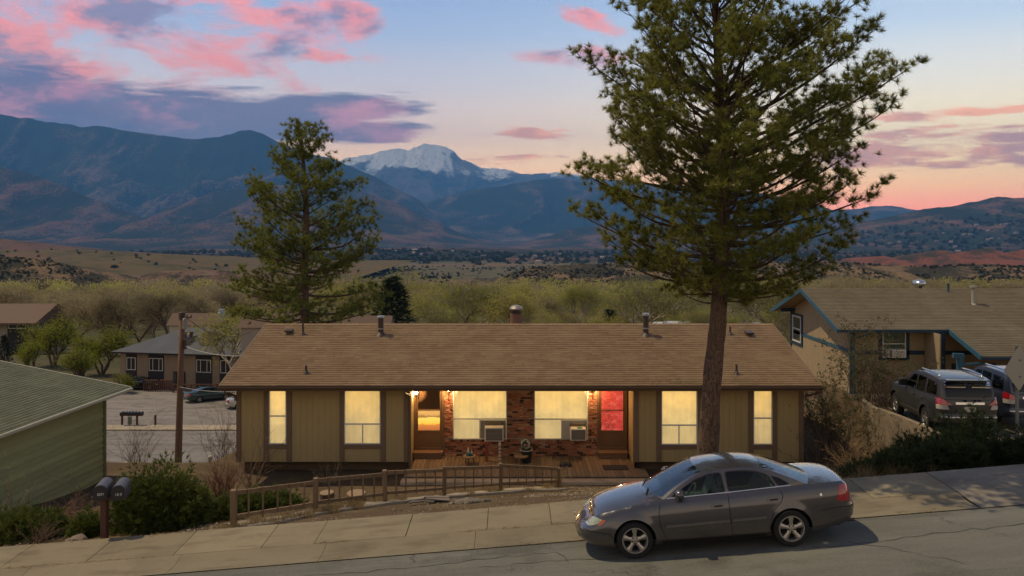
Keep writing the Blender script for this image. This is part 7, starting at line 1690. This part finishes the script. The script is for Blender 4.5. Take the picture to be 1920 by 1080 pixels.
def hill(name, ridge, Yr, Yfoot, zfoot, mat, seed, nu=240, nv=56, amp=.16, spur=.5, prof=1.25, Yback=None, gully=None, jag=.008):
    """a range with its crest along the given skyline, spurs and gullies running down to its foot"""
    ridge = np.array(ridge, float); px = np.linspace(ridge[0, 0], ridge[-1, 0], nu); py = np.interp(px, ridge[:, 0], ridge[:, 1]); Xr = (px-960)*Yr/FPX; Zr = CAMZ-(py-HZ)*Yr/FPX
    D_ = Yr-Yfoot; gs = gully or D_*.17; Zr = Zr+fbm(Xr, Xr*0, gs*.5, 5, seed, .62)*abs(D_)*jag; vs = np.concatenate([np.linspace(0, 1, nv), 1+np.linspace(.05, .5, 7)]); Vv = []
    def height(Xa, v, want=False):
        zr = np.interp(Xa, Xr, Zr); hgt = np.maximum(zr-zfoot, 1); vc = np.clip(v, 0, 1); pr = np.where(v <= 1, vc**prof, 1-(v-1)*1.1); Ya = Yfoot+D_*v
        wx = fbm(Xa, Ya, gs*2.2, 3, seed+20)*gs*.9; wy = fbm(Xa, Ya, gs*2.2, 3, seed+40)*gs*.7; env = np.sin(np.pi*vc**.8)**.6*(1-vc**6)
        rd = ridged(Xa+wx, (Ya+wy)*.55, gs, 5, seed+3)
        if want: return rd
        return zfoot+hgt*pr*(1-min(.8, amp*spur*5)*env*(1-rd)) + hgt*.012*env*fbm(Xa, Ya, gs*.2, 4, seed+7)
    GXh, GVh = np.meshgrid(Xr, vs); Zh = height(GXh, GVh); Yh = Yfoot+D_*GVh+fbm(GXh, GVh*0, gs, 3, seed+9)*D_*.05*(1-np.clip(GVh, 0, 1)); V = np.stack([GXh, Yh, Zh], -1).reshape(-1, 3); idx = np.arange(GXh.size).reshape(GXh.shape)
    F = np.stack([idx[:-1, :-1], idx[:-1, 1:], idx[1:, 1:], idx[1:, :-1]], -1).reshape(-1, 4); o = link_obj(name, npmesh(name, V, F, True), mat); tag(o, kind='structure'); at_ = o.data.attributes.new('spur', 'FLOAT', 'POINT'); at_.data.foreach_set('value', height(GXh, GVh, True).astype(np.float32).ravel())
    return lambda x, v: (x, Yfoot+D_*v, float(height(np.array([x]), np.array([v]))[0]))
dkv = (.020, .027, .018)
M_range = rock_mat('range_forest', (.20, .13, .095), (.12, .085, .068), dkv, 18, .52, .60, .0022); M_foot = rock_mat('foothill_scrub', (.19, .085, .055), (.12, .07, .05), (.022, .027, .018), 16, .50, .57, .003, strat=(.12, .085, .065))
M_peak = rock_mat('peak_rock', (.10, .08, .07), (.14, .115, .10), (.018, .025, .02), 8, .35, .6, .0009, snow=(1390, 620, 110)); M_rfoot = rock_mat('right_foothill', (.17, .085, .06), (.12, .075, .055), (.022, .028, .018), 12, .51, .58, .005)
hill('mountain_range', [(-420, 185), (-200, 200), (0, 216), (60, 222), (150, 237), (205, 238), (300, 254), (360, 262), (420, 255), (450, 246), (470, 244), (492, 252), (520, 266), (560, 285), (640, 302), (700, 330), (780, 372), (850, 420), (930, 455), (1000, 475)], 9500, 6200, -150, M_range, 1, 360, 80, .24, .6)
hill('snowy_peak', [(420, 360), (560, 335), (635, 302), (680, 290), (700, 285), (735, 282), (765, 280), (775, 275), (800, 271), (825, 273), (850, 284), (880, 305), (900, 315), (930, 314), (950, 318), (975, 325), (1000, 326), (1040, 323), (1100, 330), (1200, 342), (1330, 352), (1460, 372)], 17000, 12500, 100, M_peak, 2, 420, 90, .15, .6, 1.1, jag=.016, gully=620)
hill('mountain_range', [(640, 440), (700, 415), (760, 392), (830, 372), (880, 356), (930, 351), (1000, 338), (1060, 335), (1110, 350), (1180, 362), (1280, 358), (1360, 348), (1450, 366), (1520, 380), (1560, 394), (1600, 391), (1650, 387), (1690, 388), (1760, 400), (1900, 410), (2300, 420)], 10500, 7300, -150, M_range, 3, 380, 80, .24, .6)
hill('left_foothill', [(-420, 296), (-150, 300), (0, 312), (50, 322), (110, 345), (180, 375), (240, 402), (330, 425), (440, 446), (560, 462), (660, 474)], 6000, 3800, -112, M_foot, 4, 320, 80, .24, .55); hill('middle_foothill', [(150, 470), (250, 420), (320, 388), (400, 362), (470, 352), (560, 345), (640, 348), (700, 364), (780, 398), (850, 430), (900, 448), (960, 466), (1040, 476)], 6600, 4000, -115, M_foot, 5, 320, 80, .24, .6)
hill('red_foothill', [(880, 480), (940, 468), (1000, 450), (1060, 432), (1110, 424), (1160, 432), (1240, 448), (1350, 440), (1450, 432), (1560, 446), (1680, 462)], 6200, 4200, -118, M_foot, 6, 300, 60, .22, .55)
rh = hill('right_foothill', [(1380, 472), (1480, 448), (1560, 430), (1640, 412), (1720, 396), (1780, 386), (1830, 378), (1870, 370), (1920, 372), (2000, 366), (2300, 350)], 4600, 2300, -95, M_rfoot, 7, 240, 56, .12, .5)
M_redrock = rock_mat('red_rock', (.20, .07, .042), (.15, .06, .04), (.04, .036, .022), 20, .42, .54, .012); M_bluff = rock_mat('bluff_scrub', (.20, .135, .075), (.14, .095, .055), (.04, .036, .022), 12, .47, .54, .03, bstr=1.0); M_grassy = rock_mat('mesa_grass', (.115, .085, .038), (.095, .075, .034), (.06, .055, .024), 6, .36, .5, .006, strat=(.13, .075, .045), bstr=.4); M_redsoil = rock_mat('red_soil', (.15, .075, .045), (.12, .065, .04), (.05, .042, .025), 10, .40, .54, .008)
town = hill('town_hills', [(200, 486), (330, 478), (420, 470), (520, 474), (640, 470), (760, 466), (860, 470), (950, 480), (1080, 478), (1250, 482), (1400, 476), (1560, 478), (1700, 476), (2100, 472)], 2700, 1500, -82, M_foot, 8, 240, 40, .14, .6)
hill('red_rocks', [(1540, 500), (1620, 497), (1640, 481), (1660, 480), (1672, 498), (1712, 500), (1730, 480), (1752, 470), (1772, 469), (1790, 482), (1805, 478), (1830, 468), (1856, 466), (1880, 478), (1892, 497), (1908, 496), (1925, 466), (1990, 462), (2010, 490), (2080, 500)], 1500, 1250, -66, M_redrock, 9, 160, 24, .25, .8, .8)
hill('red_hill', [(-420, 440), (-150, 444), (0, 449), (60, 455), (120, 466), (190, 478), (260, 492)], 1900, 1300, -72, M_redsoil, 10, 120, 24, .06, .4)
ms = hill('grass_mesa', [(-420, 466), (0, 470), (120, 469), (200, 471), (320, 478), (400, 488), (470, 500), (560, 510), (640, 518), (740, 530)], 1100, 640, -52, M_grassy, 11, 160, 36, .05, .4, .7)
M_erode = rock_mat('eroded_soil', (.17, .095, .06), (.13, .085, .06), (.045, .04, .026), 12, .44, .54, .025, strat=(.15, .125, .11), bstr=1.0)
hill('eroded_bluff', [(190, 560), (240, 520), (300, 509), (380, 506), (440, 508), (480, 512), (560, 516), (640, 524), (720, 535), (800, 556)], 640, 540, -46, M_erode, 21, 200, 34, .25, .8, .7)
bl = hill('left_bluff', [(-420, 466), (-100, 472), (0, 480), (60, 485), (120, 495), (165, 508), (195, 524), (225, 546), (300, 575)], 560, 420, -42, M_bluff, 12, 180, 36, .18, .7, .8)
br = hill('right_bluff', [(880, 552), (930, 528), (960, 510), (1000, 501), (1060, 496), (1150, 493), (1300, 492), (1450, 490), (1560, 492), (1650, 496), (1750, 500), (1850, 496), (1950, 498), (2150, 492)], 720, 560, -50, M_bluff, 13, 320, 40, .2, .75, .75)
# junipers and scrub dotted over the bluffs: one mass of low bushes
def scrub(name, label, fn, x0, x1, Yr, n, s0, s1, mat, seed, vmax=1.0):
    rg = np.random.default_rng(seed); P, D, S = [], [], []
    for i in range(n):
        x = (rg.uniform(x0, x1)-960)*Yr/FPX; v = rg.uniform(.08, vmax); 
        if vnoise(x, v*300, 25, seed) < .36: continue
        q = fn(x, v); s_ = rg.uniform(s0, s1)*rg.uniform(.6, 1.2); k = 26; w = rg.normal(size=(k, 3)); w /= np.linalg.norm(w, axis=1, keepdims=True); w *= rg.random((k, 1))**.4; w[:, 2] = np.abs(w[:, 2])
        P.append(np.array(q)+w*np.array([s_*.62, s_*.62, s_*.8])); D.append(w+np.array([0, 0, .4])); S += [s_]*k
    P, D = np.concatenate(P), np.concatenate(D); V, F = needle_arrays(P, D, 2, 1.0, .55, (10, 80), rg, 0, .2); Pm = np.repeat(np.repeat(P, 2, 0), 3, 0); Sm = np.repeat(np.repeat(np.array(S), 2), 3)[:, None]; V = Pm+(V-Pm)*Sm*.55
    o = link_obj(name, npmesh(name, V, F), mat); tag(o, label, 'scrub', kind='stuff')
M_scrub = leafmat('scrub_green', [(.018, .026, .014), (.03, .038, .018), (.05, .052, .026), (.075, .066, .034)])
scrub('bluff_scrub', 'dark juniper scrub dotted over the right bluff', br, 930, 1960, 720, 4200, .9, 2.6, M_scrub, 41); scrub('left_bluff_scrub', 'dark juniper scrub dotted over the left bluff', bl, -60, 215, 560, 1500, .7, 1.9, M_scrub, 42); scrub('town_trees', 'dark trees scattered over the low hills beyond the valley', town, 150, 1700, 2700, 2600, 6, 15, M_scrub, 43); scrub('foothill_trees', 'dark trees scattered over the right foothill', rh, 1480, 2000, 4600, 1500, 9, 20, M_scrub, 44, .85); scrub('mesa_scrub', 'scattered dark bushes on the grass mesa', ms, -40, 640, 1100, 160, 2, 5, M_scrub, 45)
gf = lambda x, v: (x, 560+940*v, Hs(x, 560+940*v))
scrub('valley_scrub', 'dark bushes scattered over the valley floor beyond the wood', gf, -150, 2070, 1000, 2600, 1.5, 4.5, M_scrub, 46)
# far houses
M_fw = basic('far_house_wall', (.42, .36, .3), .8, .1, per='object', pvar=.3); M_fr = basic('far_house_roof', (.24, .19, .165), .85, .1, per='object', pvar=.35)
hm = MB().box(-7, 7, -5, 5, -2, 4.2).mesh('wall'); hm.materials.append(M_fw); rm = MB().prism([(-5.8, 4.21), (0, 7.4), (5.8, 4.21)], 'x', -7.8, 7.8).mesh('roof'); rm.materials.append(M_fr)
def far_house(x, y, z, s_, label, group):
    t = thing('far_house', (x, y, z), label, 'house', group, random.uniform(-.8, .8)); t.scale = (s_, s_, s_)
    for nm, me in (('wall', hm), ('roof', rm)): o = bpy.data.objects.new(nm, me); COL.objects.link(o); o.parent = t
rgh = np.random.default_rng(9)
for i in range(34): q = rh((rgh.uniform(1600, 1960)-960)*4600/FPX*.8, rgh.uniform(.2, .7)); far_house(*q, rgh.uniform(.9, 1.5), 'tiny pale house among the trees of the right foothill', 'houses on the right foothill')
for i in range(30): q = town((rgh.uniform(330, 1500)-960)*2700/FPX, rgh.uniform(.25, .95)); far_house(*q, rgh.uniform(.7, 1.2), 'tiny pale house on the low hills beyond the valley', 'houses on the low hills')
M_shed = basic('shed_white', (.5, .52, .54), .6, .1); M_shedr = basic('shed_roof_white', (.55, .56, .57), .5, .1)
for px_, py, Y, s_, lb in ((1242, 606, 150, .34, 'small grey shed roof above the duplex ridge'), (1268, 606, 146, .36, 'small white shed roof right of the grey shed'), (1404, 606, 150, .33, 'white shed behind the pine trunk')):
    q = at(px_, py, Y); t = thing('garden_shed', (q.x, Y, q.z-2.2), lb, 'shed'); t.scale = (s_,)*3
    for nm, me, mt in (('wall', hm, M_shed), ('roof', rm, M_shedr)): m2 = me.copy(); m2.materials[0] = mt; o = bpy.data.objects.new(nm, m2); COL.objects.link(o); o.parent = t; 
for px_, py, Y, s_, lb in ((372, 602, 104, .5, 'brown roofed house behind the apartment roof vents'), (512, 605, 62, .34, 'brown roof peeking above the duplex ridge behind the left pine'), (690, 606, 66, .30, 'low brown roof above the duplex ridge left of the flue')):
    q = at(px_, py, Y); t = thing('brown_roofed_house', (q.x, Y, q.z-5*s_), lb, 'house'); t.scale = (s_,)*3
    for nm, me, mt in (('wall', hm, M_fw), ('roof', rm, basic('roof_dark_brown', (.13, .088, .064), .9, .2))): m2 = me.copy(); m2.materials[0] = mt; o = bpy.data.objects.new(nm, m2); COL.objects.link(o); o.parent = t

# ================================================================== the air of the valley
hz = MB().box(-20000, 20000, -1500, 19600, -230, 2700).build('haze', None); hz.data.materials.clear()
m = bpy.data.materials.new('haze_air'); m.use_nodes = True; nt = m.node_tree; nt.nodes.clear(); pv = nt.nodes.new('ShaderNodeVolumePrincipled'); pv.inputs['Color'].default_value = (.12, .40, .95, 1); pv.inputs['Density'].default_value = 5.2e-5; pv.inputs['Anisotropy'].default_value = 0
oo = nt.nodes.new('ShaderNodeOutputMaterial'); nt.links.new(pv.outputs[0], oo.inputs['Volume']); hz.data.materials.append(m); tag(hz, 'thin blue haze filling the valley air', 'haze', kind='stuff')

# ================================================================== depth units to metres
bpy.context.view_layer.update()
def root_of(o):
    while o.parent is not None: o = o.parent
    return o
done = set()
for o in list(scene.objects):
    if o.type in ('CAMERA',) or o is so: continue
    r_ = root_of(o)
    if r_ in METRIC: continue
    turned = abs(r_.rotation_euler.z) > 1e-6
    if o.parent is None or not turned: o.location.y *= KD
    if o.type == 'MESH' and not turned and o.data.name not in done and not (o.parent is not None and tuple(r_.scale) != (1, 1, 1)):
        done.add(o.data.name); n_ = len(o.data.vertices); a_ = np.empty(n_*3, dtype=np.float32); o.data.vertices.foreach_get('co', a_); a_[1::3] *= KD; o.data.vertices.foreach_set('co', a_); o.data.update()
